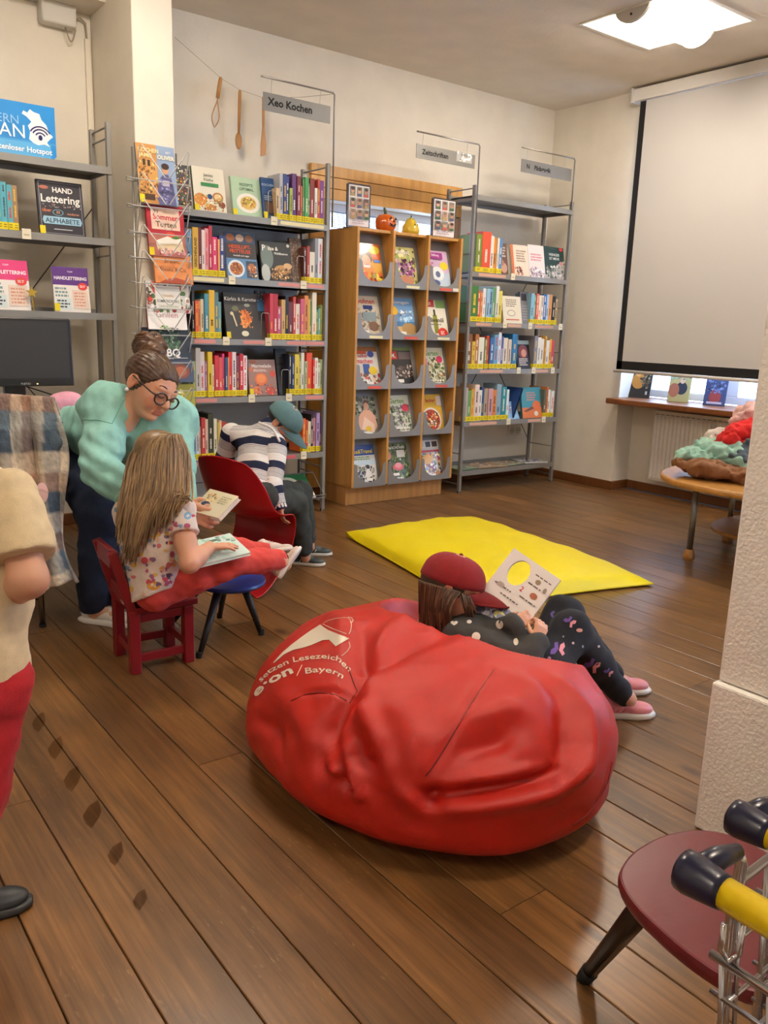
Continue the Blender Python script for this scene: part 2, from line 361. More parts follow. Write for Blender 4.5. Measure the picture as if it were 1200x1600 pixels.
# ================================================================== ROOM FIXTURES
# projector screen
root = thing('projector_screen', (5.05, 2.85, .90), 'pulled down white projector screen with black border in front of the window', 'screen')
y1 = 3.855; y0 = 1.7
MB().box(5.055, 5.059, y0+.05, y1-.045, .965, 2.70, 'cfccca').build('screen_surface', 'matte', root)
m = MB().box(5.053, 5.0605, y1-.045, y1, .905, 2.70, '17161a').box(5.053, 5.0605, y0, y0+.05, .905, 2.70, '17161a').box(5.053, 5.0605, y0, y1, .905, .965, '17161a'); m.build('black_border', 'matte', root)
m = MB().tube([(5.057, y1+.02, .893), (5.057, y0-.02, .893)], .012, 'e6e2de', 10); m.build('bottom_bar', 'satin', root, smooth=True)
m = MB().prism([(-.05, -.04), (.03, -.04), (.05, -.02), (.05, .04), (-.05, .04)], V(5.085, y0-.1, 2.745), EX, EZ, EY, y1-y0+.16, 'e8e4df'); m.build('housing', 'satin', root, bevel=.008)
for yy in (y1+.06, y0-.1): MB().box(5.03, 5.14, yy-.006, yy+.006, 2.70, 2.79, 'd8d4d0').build('end_cap', 'satin', root)
# radiator under the sill
root = thing('radiator', (5.25, 2.8, .10), 'white ribbed radiator under the window sill', 'radiator')
m = MB().box(5.235, 5.28, 1.95, 3.62, .115, .615, 'ece6da')
for k in range(50): m.box(5.224, 5.236, 1.965+k*.0331, 1.985+k*.0331, .135, .585, 'f2ece2')
m.build('panel', 'satin', root, bevel=.003)
m = MB().box(5.225, 5.30, 1.945, 3.625, .615, .625, 'f0eade')
for k in range(40): m.box(5.222, 5.226, 1.97+k*.041, 1.998+k*.041, .596, .602, '9a9084')
m.build('top_grille', 'satin', root)
for yy in (2.2, 3.4): MB().box(5.28, 5.345, yy-.02, yy+.02, .2, .5, 'e0d8cc').build('bracket', 'satin', root)
# double wall socket under the cookery magazines shelf
c = P(803, 672, 'y', YB)
root = thing('wall_socket', (c.x, YB, c.z-.04), 'white double power socket on the wall below the far right bookshelf', 'socket')
MB().box(c.x-.075, c.x+.075, YB-.012, YB, c.z-.04, c.z+.04, 'ded6ca').build('cover_plate', 'satin', root, bevel=.004)
for s in (-1, 1):
    m = MB().lathe((c.x+s*.036, YB-.013, c.z), [(.03, 0), (.028, .003), (.024, .003), (.024, .001)], 'c8c0b4', 20, V(0, -1, 0)); f = m.build('outlet', 'satin', root)
    for q in (-1, 1): MB().lathe((c.x+s*.036+q*.009, YB-.0145, c.z), [(.0035, 0), (.0035, .002)], '201c18', 8, V(0, -1, 0)).build('pin_hole', 'matte', f)
# meter box and conduit high on the left wall
a = P(66, 30, 'y', YB-.08); b = P(121, 44, 'y', YB-.08)
root = thing('junction_box', ((a.x+b.x)/2, YB, b.z), 'white wall mounted box with a hanging cable loop near the ceiling', 'box')
MB().box(a.x, b.x, YB-.08, YB, b.z, b.z+.24, 'd8d4cc').build('casing', 'satin', root, bevel=.01)
q = [(b.x-.05+.05*k/10, YB-.05, b.z-.06*math.sin(math.pi*k/10)) for k in range(11)]; MB().tube(q, .004, '9a8a78', 6).build('cable_loop', 'satin', root, smooth=True)
q = [(b.x, YB-.03, b.z+.05), (b.x+.03, YB-.03, b.z+.065), (b.x+.06, YB-.02, b.z+.05), (1.585, YB-.015, b.z), (1.585, YB-.015, b.z-.05)]; MB().tube(q, .005, '9a8a78', 6).build('cable', 'satin', root, smooth=True)
m = MB().box(1.575, 1.60, YB-.02, YB, 1.2, b.z-.02, 'e6dcc8'); tag(m.build('cable_conduit', 'satin', bevel=.003), 'cream vertical cable conduit in the corner beside the column', 'conduit')
# ================================================================== SHELVES
SG = '8d8a85'; SGD = '6f6c68'
def shelf_unit(label, x0, x1, yf, yb, ztop, zs, lowest=0., back=None, wire=False, strips=(), tags=(), ladder=False):
    root = thing('metal_bookshelf', ((x0+x1)/2, (yf+yb)/2, 0), label, 'shelf')
    for xx in (x0, x1):
        for yy in (yf+.008, yb-.008):
            m = MB().box(xx-.011, xx+.011, yy-.013, yy+.013, lowest, ztop, SG)
            m.box(xx-.0115, xx+.0115, yy-.003, yy+.003, lowest, ztop-.01, SGD)
            pst = m.build('post', 'grey_metal', root, bevel=.003)
            if lowest == 0: MB().lathe((xx, yy, 0), [(.014, 0), (.014, .012)], '2a2826', 10).build('foot', 'matte', pst)
        zr = [ztop-.02, ztop-.07, .1, .45, .8, 1.15, 1.45] if ladder else [ztop-.02, .06, .28, .62, 1.0, 1.33, 1.65]
        if lowest: zr = [z for z in zr if z > lowest]
        for z in zr: MB().tube([(xx, yf+.01, z), (xx, yb-.01, z)], .0045, SG, 6).build('rung', 'grey_metal', root, smooth=True)
    shelves = []
    for z in zs:
        m = MB().box(x0+.012, x1-.012, yf-.004, yb, z-.012, z-.004, SGD)
        m.box(x0-.004, x1+.004, yf-.010, yf-.004, z-.033, z, SG).box(x0+.012, x1-.012, yb-.004, yb, z-.033, z+.02, SG)
        m.box(x0+.012, x0+.018, yf, yb, z-.033, z, SG).box(x1-.018, x1-.012, yf, yb, z-.033, z, SG)
        shelves.append(m.build('shelf_board', 'grey_metal', root))
    if back:
        MB().box(x0+.015, back[2], yb-.004, yb+.002, back[0], back[1], '7d7973').build('back_panel', 'grey_metal', root)
    if wire:
        for a, b in (((x0, yb, .3), (x1, yb, 1.7)), ((x0, yb, 1.7), (x1, yb, .3))): MB().tube([a, b], .003, '4a4744', 5).build('brace_wire', 'steel', root, smooth=True)
    for i, a, b, c in strips:
        z = zs[i]; MB().box(a, b, yf-.0118, yf-.0100, z-.026, z-.006, c).build('label_strip', 'paper', shelves[i])
    for i, a in tags:
        z = zs[i]; m = MB().box(a-.02, a+.02, yf-.0145, yf-.0105, z-.034, z+.012, 'e6dcc2'); m.box(a-.012, a+.012, yf-.0148, yf-.0144, z-.018, z-.012, 'b4a888'); m.build('shelf_tag', 'paper', shelves[i])
    return root
# unit x positions measured on the photograph
S1 = dict(x0=1.83, x1=2.83, yf=4.31, yb=4.60, zs=[1.72, 1.384, 1.054, .732, .378])
S3 = dict(x0=4.01, x1=4.985, yf=4.325, yb=4.60, zs=[2.03, 1.535, 1.203, .88, .51, .157])
S0 = dict(x0=.45, x1=1.515, yf=4.233, yb=4.48, zs=[1.857, 1.525, 1.169])
def px1(px, z=1.05, y=4.31): return P(px, 800-(z*1000-1000)*.0, 'y', y).x
def XA(px, py, y): return P(px, py, 'y', y).x
PK, CR = 'd68f88', 'e8dcae'
st1 = [(0, XA(438, 350, 4.3), XA(475, 350, 4.3), CR), (0, XA(475, 350, 4.3), XA(506, 350, 4.3), CR), (1, XA(302, 432, 4.3), XA(350, 432, 4.3), CR), (1, XA(435, 440, 4.3), XA(468, 440, 4.3), PK), (1, XA(480, 440, 4.3), XA(506, 440, 4.3), PK),
       (2, XA(303, 528, 4.3), XA(337, 528, 4.3), PK), (2, XA(380, 530, 4.3), XA(413, 530, 4.3), PK), (2, XA(448, 533, 4.3), XA(478, 533, 4.3), PK), (2, XA(479, 533, 4.3), XA(506, 533, 4.3), PK),
       (3, XA(306, 620, 4.3), XA(339, 620, 4.3), PK), (3, XA(477, 620, 4.3), XA(505, 620, 4.3), PK), (4, XA(297, 720, 4.3), XA(320, 720, 4.3), PK), (4, XA(440, 712, 4.3), XA(462, 712, 4.3), 'd8606a')]
tg1 = [(0, XA(428, 340, 4.3)), (1, XA(362, 430, 4.3)), (1, XA(474, 437, 4.3)), (2, XA(353, 525, 4.3)), (2, XA(419, 527, 4.3)), (3, XA(393, 617, 4.3)), (3, XA(451, 616, 4.3)), (4, XA(474, 707, 4.3))]
shelf_unit('grey metal bookshelf full of cookery books between column and magazine rack', S1['x0'], S1['x1'], S1['yf'], S1['yb'], 2.063, S1['zs'], back=(.36, 1.70, 2.80), strips=st1, tags=tg1)
st3 = [(1, 4.07, 4.33, 'd8a890'), (2, 4.07, 4.22, 'd8a890'), (2, 4.38, 4.52, 'd0a890'), (2, 4.66, 4.86, 'c89880'), (3, 4.13, 4.36, 'd8a890'), (3, 4.70, 4.84, 'd8a890'), (4, 4.06, 4.33, 'd8a890'), (4, 4.66, 4.80, 'd8a890')]
tg3 = [(1, 4.40), (2, 4.35), (2, 4.61), (2, 4.94), (3, 4.52), (3, 4.68), (3, 4.89), (4, 4.45), (4, 4.83)]
shelf_unit('grey metal bookshelf with education books in the far right corner', S3['x0'], S3['x1'], S3['yf'], S3['yb'], 2.09, S3['zs'], wire=True, strips=st3, tags=tg3)
shelf_unit('tall grey metal shelf with lettering books above the desk at left', S0['x0'], S0['x1'], S0['yf'], S0['yb'], 2.063, S0['zs'], ladder=True, wire=True, tags=[(1, XA(40, 357, 4.23))])
# ------------------------------------------------------------------ books
YEL = 'e6cf1e'
GAPTOP = {}
def spine_row(shelf, where, group, z, yf, x0, x1, specs, lab=True, depth=.16):
    """specs: 'hex,width,height_cm[,lean]' -- upright books side by side, spine to the room"""
    it = [s.split(',') for s in specs.split()]; tot = sum(float(s[1]) for s in it); x = x0
    for i, s in enumerate(it):
        t = float(s[1])/tot*(x1-x0); h = float(s[2])/100; c = s[0]; lean = float(s[3]) if len(s) > 3 else 0
        r = random.Random(hash((where, i)) if False else i*131+len(where)*17+int(z*1000)); dy = r.uniform(0, .012); dp = depth+r.uniform(-.02, .03)
        a, b = x+.0006, x+t-.0006; y = yf+.004+dy; x += t
        rt = thing('book', ((a+b)/2, y+dp/2, z), '%s book, %s from the left in %s' % (cname(c), ORD[i], where), 'book', group)
        k = min(.0025, (b-a)*.2)
        def tr(m):
            if lean:
                m.v = [((p[0]-a)*math.cos(lean)+(p[2]-z)*math.sin(lean)+a, p[1], z+(p[2]-z)*math.cos(lean)-(p[0]-a)*math.sin(lean)*.999) for p in m.v]
            return m
        tr(MB().box(a, a+k, y+.001, y+dp, z, z+h, c).box(b-k, b, y+.001, y+dp, z, z+h, c).box(a, b, y, y+.002, z, z+h, c)).build('cover', 'satin', rt)
        tr(MB().box(a+k, b-k, y+.002, y+dp-.004, z+.004, z+h-.004, 'e9e2d0')).build('pages', 'paper', rt)
        if lab: tr(MB().box(a-.0002, b+.0002, y-.0012, y+.03, z+.004, z+.036, YEL).box(a+.2*(b-a), b-.2*(b-a), y-.0016, y-.0011, z+.024, z+.027, '4a4410').box(a+.2*(b-a), b-.2*(b-a), y-.0016, y-.0011, z+.014, z+.017, '4a4410')).build('shelf_mark', 'paper', rt)
        # printed lettering running up the spine
        if b-a > .011:
            d_ = sum(lin(c)) < .9; tc = ('f2ead8' if d_ else '3a3026') if r.random() < .75 else ('d83a2c' if not d_ else 'f0c840')
            m = MB()
            word = s[4] if len(s) > 4 else None
            if word: m.text(word, V((a+b)/2+.35*(b-a)*.6, y-.0006, z+.045), EZ, -EX, (b-a)*.62, tc, 'L', .02, h-.055)
            else:
                zz = z+.05+r.uniform(0, .02); n = r.randint(1, 2); ww = (b-a)*r.uniform(.22, .36)
                while zz < z+h-.025 and n > 0:
                    l = r.uniform(.03, .09); ze = min(zz+l, z+h-.012)
                    q = zz
                    while q < ze: e = min(q+r.uniform(.005, .011), ze); m.box((a+b)/2-ww/2, (a+b)/2+ww/2, y-.0006, y+.0002, q, e-.0022, tc); q = e
                    zz = ze+r.uniform(.012, .03); n -= 1
            if m.v: tr(m).build('spine_print', 'paper', rt)
    return x
def tint(h, f): return '%02x%02x%02x' % tuple(min(255, int(int(h[i:i+2], 16)*f)) for i in (0, 2, 4))
def art(m, o, ex, ey, w, h, n_, els, lay=.00035):
    """flat print: elements in cover units (0..1 across, 0..1 up)"""
    en = n_
    for k, e in enumerate(els):
        p0 = o+en*(lay*(k+1)); kind = e[0]
        pt = lambda x, y: p0+ex*(x*w)+ey*(y*h)
        if kind == 'r': _, a, b, c, d, col = e; m.poly([pt(a, b), pt(c, b), pt(c, d), pt(a, d)], col)
        elif kind == 'e': _, a, b, rx, ry, col = e; m.poly([pt(a+rx*math.cos(t*math.pi/9), b+ry*math.sin(t*math.pi/9)) for t in range(18)], col)
        elif kind == 'p': m.poly([pt(*q) for q in e[1]], e[2])
        elif kind == 't': _, a, b, sz, s, col = e[:6]; al = e[6] if len(e) > 6 else 'C'; bo = e[7] if len(e) > 7 else .015; m.text(s, pt(a, b), ex, ey, sz*h, col, al, bo, (e[8] if len(e) > 8 else .95)*w)
        elif kind == 'b':        # a scatter of blobs
            _, a, b, c, d, cols, n, sz, seed = e; r = random.Random(seed); n = int(n*3); sz *= .55
            cols = cols+[tint(q_, f_) for q_ in cols for f_ in (.75, 1.2)]
            for j in range(n):
                q = p0+en*(lay*.5*j/n); x, y = r.uniform(a, c), r.uniform(b, d); s1 = sz*r.uniform(.5, 1.2); s2 = sz*r.uniform(.5, 1.2)*w/h; th = r.uniform(0, 3)
                x = min(max(x, s1), 1-s1); y = min(max(y, s1*w/h), 1-s1*w/h)
                m.poly([q+ex*((x+s1*math.cos(t*.785+th)*r.uniform(.8, 1.1))*w)+ey*((y+s2*math.sin(t*.785+th))*h) for t in range(8)], r.choice(cols))
        elif kind == 'l':        # rows of tiny unreadable print
            _, a, b, c, d, n, col, seed = e; r = random.Random(seed)
            for j in range(n):
                y = d-(d-b)*(j+.5)/n; hh = (d-b)/n*.28; x = a
                xe = c-(c-a)*r.uniform(0, .3)
                while x < xe: q = x+r.uniform(.03, .11); m.poly([pt(x, y-hh), pt(min(q, xe), y-hh), pt(min(q, xe), y+hh), pt(x, y+hh)], col); x = q+.02
    return m
def face_book(name, label, cat, o, w, h, t, base, els, group=None, yaw=0., lean=.2, spine=None, mark=True, ex=None, up=None, sheet=False):
    """a book standing face out: o = lower left corner of the front cover"""
    if ex is None: ex = V(math.cos(yaw), math.sin(yaw), 0); bk = V(-math.sin(yaw), math.cos(yaw), 0); ey = (EZ*math.cos(lean)+bk*math.sin(lean))
    else: ey = up
    n_ = ex.cross(ey).normalized()
    rt = thing(name, o+ex*(w/2)-n_*(t/2), label, cat, group)
    k = .002
    if sheet:
        MB().obox(o+ex*(w/2)+ey*(h/2)-n_*(t/2), ex, ey, n_, w/2, h/2, t/2, base).build('pages', 'gloss', rt)
    else:
        m = MB().obox(o+ex*(w/2)+ey*(h/2)-n_*(k/2), ex, ey, n_, w/2, h/2, k/2, base).obox(o+ex*(w/2)+ey*(h/2)-n_*(t-k/2), ex, ey, n_, w/2, h/2, k/2, base).obox(o+ex*(k/2)+ey*(h/2)-n_*(t/2), ex, ey, n_, k/2, h/2, t/2, spine or base)
        m.build('cover', 'satin', rt)
        MB().obox(o+ex*(w/2+k/2)+ey*(h/2)-n_*(t/2), ex, ey, n_, w/2-.003, h/2-.003, t/2-k, 'efe8d8').build('pages', 'paper', rt)
    if els: art(MB(), o, ex, ey, w, h, n_, els).build('cover_print', 'satin' if not sheet else 'gloss', rt)
    if mark: MB().obox(o+ex*(.012)+ey*(.022)+n_*.0035, ex, ey, n_, .0125, .018, .0006, YEL).build('shelf_mark', 'paper', rt)
    return rt
def fb_px(name, label, cat, z, y, l, r, top, py, base, els, **k):
    """place a face-out book on shelf height z from the photo's left/right/top pixels"""
    a = P(l, py, 'y', y); b = P(r, py, 'y', y); tp = P((l+r)/2, top, 'y', y+.03)
    return face_book(name, label, cat, V(a.x, y, z), b.x-a.x, (tp.z-z)/math.cos(k.get('lean', .2)), k.pop('t', .018), base, els, **k)
G1 = 'cookery books on the left bookshelf'
W = lambda n: n
# --- cookbook shelf, top row
z = 1.72; yf = 4.315
fb_px('cookbook', 'cream cookbook with a green banner and bowls, face out on top of the cookbook shelf', 'book', z, 4.36, 305, 355, 262, 325, 'e6dfcb', [('e', .2, .28, .2, .14, 'd89048'), ('e', .5, .36, .08, .06, '2f4a78'), ('e', .75, .36, .17, .11, 'b57a44'), ('e', .75, .36, .12, .075, 'e8c890'), ('e', .86, .2, .11, .07, '8a4a2a'), ('e', .5, .12, .2, .07, 'c9874a'), ('b', .05, .05, .9, .4, ['e2aa50', '8a9a3a', 'c05a2c', 'f0e0b0'], 26, .05, 1), ('r', .25, .58, .8, .66, '3f8a52'), ('t', .5, .8, .09, 'Jamies', '7a7a6a'), ('t', .5, .7, .09, 'Küche', '7a7a6a')], spine='5d6b52')
fb_px('cookbook', 'pale green cookbook with a plate of pasta, face out on the top row', 'book', z, 4.36, 365, 413, 278, 331, 'b4cfae', [('e', .52, .36, .38, .25, 'efeadb'), ('e', .52, .36, .26, .17, 'd9b660'), ('b', .3, .25, .72, .48, ['c8a040', 'f0dc98', '9a8a30', 'b86a3a'], 24, .05, 2), ('t', .5, .78, .1, 'REZEPTE', '4d6a58'), ('t', .5, .67, .1, 'OPTIMAL', '4d6a58')])
fb_px('cookbook', 'dark blue cookbook with framed picture, face out beside the upright books on the top row', 'book', z, 4.34, 413, 433, 278, 338, '2f5486', [('r', .1, .1, .9, .6, '20304e'), ('r', .2, .16, .8, .42, '6a4a38'), ('l', .15, .45, .85, .58, 3, '9ab0cc', 5), ('t', .5, .8, .08, 'KOCHEN', 'b8c8dc')])
spine_row('', 'the top row of the cookbook shelf', G1, z, yf, XA(433, 330, 4.31), XA(507, 340, 4.31)-.0, 'd9b98a,7,17 b7b8bd,7,25 2f3e7a,7,25 3a3f86,6,24 a8b84a,6,18 5a2a6e,9,26 7a1f2a,8,25 e07a34,4,20 5c8a52,4,24 3f9a4a,8,25 6e6f3a,4,22 8a2a24,9,25 e6ded2,6,20 b8402e,5,25 7a3a86,8,24.5')
# --- second row
z = 1.384
spine_row('', 'second cookbook row, left part', G1, z, yf, XA(293, 430, 4.31)+.0, XA(354, 430, 4.31), '6f9cc4,10,24 e2b23a,9,25,0,GRIECHENLAND 6a1f24,5,25 e9d8cf,5,24 d9929a,6,25 b8283a,5,26.5 d2386e,8,21 e8a050,3,20 2c3a7a,9,22')
fb_px('cookbook', 'dark cookbook with bowls and orange lettering, face out in the second row', 'book', z, 4.345, 356, 404, 364, 430, '3c3a3a', [('r', 0, .78, 1, 1, '3b4a66'), ('e', .2, .89, .13, .08, 'a06038'), ('e', .5, .89, .13, .08, 'c8a890'), ('e', .8, .89, .13, .08, '8a5a3a'), ('t', .48, .66, .11, 'HEISSLUFT-', 'e0582c'), ('t', .48, .56, .11, 'FRITTEUSE', 'e0582c'), ('t', .5, .49, .05, 'herzhaft und vegan', 'f0eae0'), ('r', 0, 0, 1, .44, '5c8ab4'), ('e', .3, .22, .27, .19, 'd8e2e8'), ('e', .3, .22, .21, .14, 'a8643a'), ('b', .15, .12, .45, .32, ['d89a50', '7a3a22', 'c8762c'], 16, .05, 4), ('r', .62, .03, .98, .4, '3a4a5c'), ('e', .8, .24, .14, .11, 'b06a44'), ('b', .68, .05, .95, .3, ['c88a5a', '6a3020', 'e0b080'], 14, .05, 6)], spine='e8e2d8', mark=False)
fb_px('cookbook', 'black cookbook with white title and brown mushrooms, face out in the second row', 'book', z, 4.345, 410, 458, 378, 434, '1d1c1b', [('r', .02, .02, .98, .98, '24282a'), ('e', .22, .6, .2, .3, '6f7f7c'), ('e', .14, .2, .14, .22, 'b8bdb8'), ('t', .08, .76, .2, 'P', 'f4f0e8', 'L'), ('t', .27, .78, .13, 'ilze &', 'f4f0e8', 'L'), ('t', .45, .68, .08, 'Waldbeeren', 'f4f0e8', 'L'), ('e', .68, .3, .26, .12, 'c09058'), ('e', .86, .4, .14, .08, 'd8b080'), ('b', .3, .05, .95, .32, ['9a6838', 'd8b27a', '5a3a20', 'b88850'], 26, .07, 8), ('e', .92, .92, .05, .04, 'c8c8c0')], mark=False)
fb_px('cookbook', 'brown speckled cookbook behind a wire bookend in the second row', 'book', z, 4.35, 458, 476, 372, 437, '6a5040', [('b', .0, .0, 1, 1, ['8a6a50', '4a342a', 'a08870', '5c4a40'], 70, .08, 9)], mark=False)
spine_row('', 'second cookbook row, right end', G1, z, yf, XA(477, 437, 4.31), XA(506, 437, 4.31), '5a2c26,5,20 a83a2c,5,21 e0dccb,9,18 8f949c,6,26 dfe2e4,8,26')
# --- third row
z = 1.054
spine_row('', 'third cookbook row, left part', G1, z, yf, XA(303, 528, 4.31), XA(348, 528, 4.31), '26211f,4,25 e05a2a,5,20 d88a4a,4,20 e8d8b4,5,21 4a8a9a,7,24 e2b428,9,26 5a7f86,6,25 6f9aa0,5,20')
fb_px('cookbook', 'charcoal cookbook with orange carrots, face out in the third row', 'book', z, 4.35, 355, 407, 458, 526, '38332f', [('t', .5, .83, .11, 'Kürbis & Karotte', 'f2ead8'), ('e', .32, .66, .1, .06, '6a6a4a'), ('e', .68, .74, .09, .035, '9a9a86'), ('p', [(.48, .62), (.56, .64), (.72, .32), (.6, .28)], 'e07a28'), ('p', [(.58, .66), (.64, .64), (.8, .4), (.7, .34)], 'd86a20'), ('p', [(.44, .5), (.52, .52), (.6, .24), (.5, .24)], 'ea9a4a'), ('b', .42, .25, .8, .6, ['f0a050', 'd86a24', 'e88838'], 22, .045, 3), ('p', [(.2, .56), (.24, .57), (.34, .28), (.3, .27)], 'd8c8a0'), ('e', .2, .55, .05, .04, 'd8c8a0'), ('e', .55, .12, .11, .06, 'e0d8b8')], spine='2c2826')
fb_px('cookbook', 'black cookbook with a blue pan, face out behind a wire bookend in the third row', 'book', z, 4.352, 406, 422, 454, 528, '201f22', [('r', 0, .58, 1, .82, '2a6a96'), ('b', 0, .75, 1, 1, ['3a3a40', '8a8a90', '222'*2], 14, .12, 4), ('r', 0, 0, 1, .38, '4a3c38')], mark=False)
spine_row('', 'third cookbook row, right part', G1, z, yf, XA(423, 530, 4.31), XA(506, 533, 4.31), 'c83a4a,6,26 b02430,8,26 b85a86,7,19 c8a060,7,23 1c1a1a,6,25 6a2a30,8,22 c04434,5,25 e6dccf,8,21 c85a78,7,24 d8884a,7,26 e0b03a,3,24 6f9a5a,4,23 e4dcc4,8,28 4f8a6a,5,18 7aa890,4,19 8aa05a,4,21')
# --- fourth row
z = .732
spine_row('', 'fourth cookbook row, left part', G1, z, yf, XA(303, 620, 4.31), XA(389, 618, 4.31), '8aa078,5,20 c8c0bc,8,27 e0d2d0,8,25 a86aa0,4,20 e0c030,8,25 e8e0cc,4,18 c83440,7,23 d85a50,6,22 c83a70,4,24 34507a,5,22 e0a040,2,22 d02c34,6,25 ead8da,7,25 7a3a4a,6,23 c82838,7,24 e8e4e4,7,23')
fb_px('cookbook', 'pink grey cookbook about jam with orange fruit, face out in the fourth row', 'book', z, 4.345, 391, 434, 562, 616, '9a7468', [('t', .5, .78, .14, 'Marmelade', 'f4e4da'), ('l', .2, .66, .8, .73, 2, 'e8d0c4', 2), ('e', .45, .45, .23, .18, 'd86a30'), ('e', .45, .47, .17, .12, 'e88a44'), ('e', .88, .6, .1, .09, 'c84a28'), ('e', .2, .93, .1, .06, 'a85a3a'), ('e', .1, .72, .08, .07, 'c06a48'), ('e', .25, .16, .14, .1, 'd8783a'), ('e', .75, .12, .16, .11, 'c83a24'), ('b', .05, .02, .95, .3, ['d86038', 'b84028', 'e8a078'], 12, .06, 4)])
fb_px('cookbook', 'black cookbook standing face out behind a wire bookend in the fourth row', 'book', z, 4.352, 436, 453, 545, 616, '19191d', [('r', .1, .6, .9, .62, '3a3a46'), ('l', .15, .7, .85, .85, 3, '4a4a58', 5)], mark=False)
spine_row('', 'fourth cookbook row, right part', G1, z, yf, XA(453, 617, 4.31), XA(505, 617, 4.31), '1f2436,5,24 2c3c66,5,23 d8c03a,9,24 8a8a4a,4,22 e4e4d2,6,25 a8b890,5,20 e0502c,11,25 d83a28,4,21 e6e6e0,6,22 d8dcc0,5,19 b8c49a,4,21')
# --- fifth row
z = .378
spine_row('', 'lowest cookbook row, left part', G1, z, yf, XA(295, 718, 4.31), XA(356, 712, 4.31), 'c8bcae,4,20 7a3a76,6,20 8ab0c8,5,25 e8e4de,5,20 d8d0c4,4,19 c03a34,7,24 d8c0a8,6,23 3a3c22,9,26 e2dcc0,6,23 c8b040,4,21 d8b890,5,22 b83a34,8,21', depth=.15)
spine_row('', 'lowest cookbook row, right end', G1, z, yf, XA(474, 706, 4.31), XA(504, 706, 4.31), 'd8642c,5,21 b84a34,4,20 e0d4b8,5,19 2a2826,4,23 cf8aa0,5,21 a890c0,6,24 6a4a86,4,22', depth=.15)
# tilted display on the lowest level
a = P(441, 757, 'y', 4.30); b = P(500, 783, 'y', 4.30)
face_book('picture_book', 'green and white book lying tilted on the bottom rail of the cookbook shelf', 'book', V(2.46, 4.28, .10), .30, .19, .012, 'ece6d8', [('r', 0, .33, 1, 1, '2f7a4e'), ('e', .48, .62, .28, .3, 'dfe6d4'), ('t', .48, .64, .14, 'VEGANE', 'c8404a', 'C', .015, .5), ('t', .48, .48, .14, 'KÜCHE', 'c8404a', 'C', .015, .5), ('e', .45, .18, .09, .12, 'c8874a'), ('e', .75, .2, .08, .12, 'b05a3a'), ('e', .9, .1, .06, .1, '6a4a6a'), ('e', .15, .15, .06, .1, '8a9a40')], ex=EX, up=V(0, .75, .66).normalized(), mark=False)
m = MB()
for yy, zz in ((4.27, .095), (4.42, .23)): m.tube([(1.84, yy, zz), (2.82, yy, zz)], .004, SG, 6)
for xx in (1.84, 2.82): m.tube([(xx, 4.27, .095), (xx, 4.42, .23), (xx, 4.59, .23)], .004, SG, 6)
m.tube([(1.84, 4.262, .095), (2.82, 4.262, .115)], .003, SG, 6)
tag(m.build('display_rail', 'grey_metal', smooth=True), 'grey wire display rail at the bottom of the cookbook shelf', 'rail')
# wire bookends
for i, (px, py, z) in enumerate([(433, 330, 1.72), (477, 437, 1.384), (422, 530, 1.054), (453, 617, .732)]):
    xx = XA(px, py, 4.31); m = MB().tube([(xx-.05, 4.322, z+.001), (xx-.05, 4.322, z+.14), (xx-.042, 4.322, z+.15), (xx-.008, 4.322, z+.15), (xx, 4.322, z+.14), (xx, 4.322, z+.001)], .002, 'b8b6b2', 6)
    tag(m.build('bookend', 'steel', smooth=True), 'thin wire bookend hooked on the %s cookbook row' % ORD[i], 'bookend', 'wire bookends')
# ------------------------------------------------------------------ education shelf at the right
G3 = 'education books on the right bookshelf'; yf = 4.33
X3 = lambda px, py: XA(px, py, 4.33)
z = 1.535
face = lambda *a, **k: fb_px(*a, **k)
spine_row('', 'the upper row of the education shelf', G3, z, yf, X3(743, 428), X3(784, 430), '7a8a2c,13,25 d8502c,20,27 ece2d4,8,25 e09038,7,24 e8dcc8,5,24 5a86b8,8,24', depth=.18)
face('education_book', 'brown book with eggs on the cover, face out in the upper education row', 'book', z, 4.35, 782, 795, 380, 427, '6a4a38', [('e', .5, .22, .38, .16, 'c89a80'), ('e', .3, .38, .25, .1, 'b07a5c'), ('l', .15, .55, .85, .9, 4, 'd8c0a8', 3)], mark=False)
face('education_book', 'cream book with orange spine and a fox drawing, face out in the upper education row', 'book', z, 4.345, 801, 828, 383, 429, 'ead8c0', [('r', 0, 0, .14, 1, 'd0703a'), ('l', .3, .45, .9, .85, 5, '9a7a60', 4), ('b', .2, .02, .6, .28, ['b85a3a', '7a3a28', 'e0b090'], 12, .09, 4)], mark=False)
face('education_book', 'white book with pink lettering and a lying figure, face out in the upper education row', 'book', z, 4.345, 828, 853, 383, 431, 'e9dfd8', [('l', .15, .5, .85, .75, 3, 'd8808c', 7), ('b', .05, .02, .95, .3, ['b8a0a8', '8a7888', 'd8c8c8'], 16, .12, 9)], mark=False)
face('education_book', 'dark green book titled in white with a snowy picture, face out at the row end', 'book', z, 4.345, 853, 884, 386, 434, '23413f', [('p', [(0, 0), (1, 0), (1, .6), (.6, .45), (.3, .2), (0, .12)], 'b8b4ae'), ('b', .1, .02, .95, .4, ['d8d2ca', '8a8a86', '5a6a68'], 24, .1, 5), ('t', .5, .72, .11, 'WENIGER', 'dfe0d8'), ('t', .5, .6, .11, 'IST MEHR', 'dfe0d8'), ('e', .8, .5, .08, .06, 'd88a8a'), ('e', .85, .94, .09, .06, 'c83a44')], mark=False)
z = 1.203
spine_row('', 'second education row, left part', G3, z, yf, X3(735, 502), X3(785, 504), '3f7a34,14,24 d8563a,6,21 e8a060,4,20 e6e8ea,6,23 9ac0d8,7,23 7aa6cc,6,23 6aa070,6,24 e4e6da,6,25 e0cf5a,8,22', depth=.18)
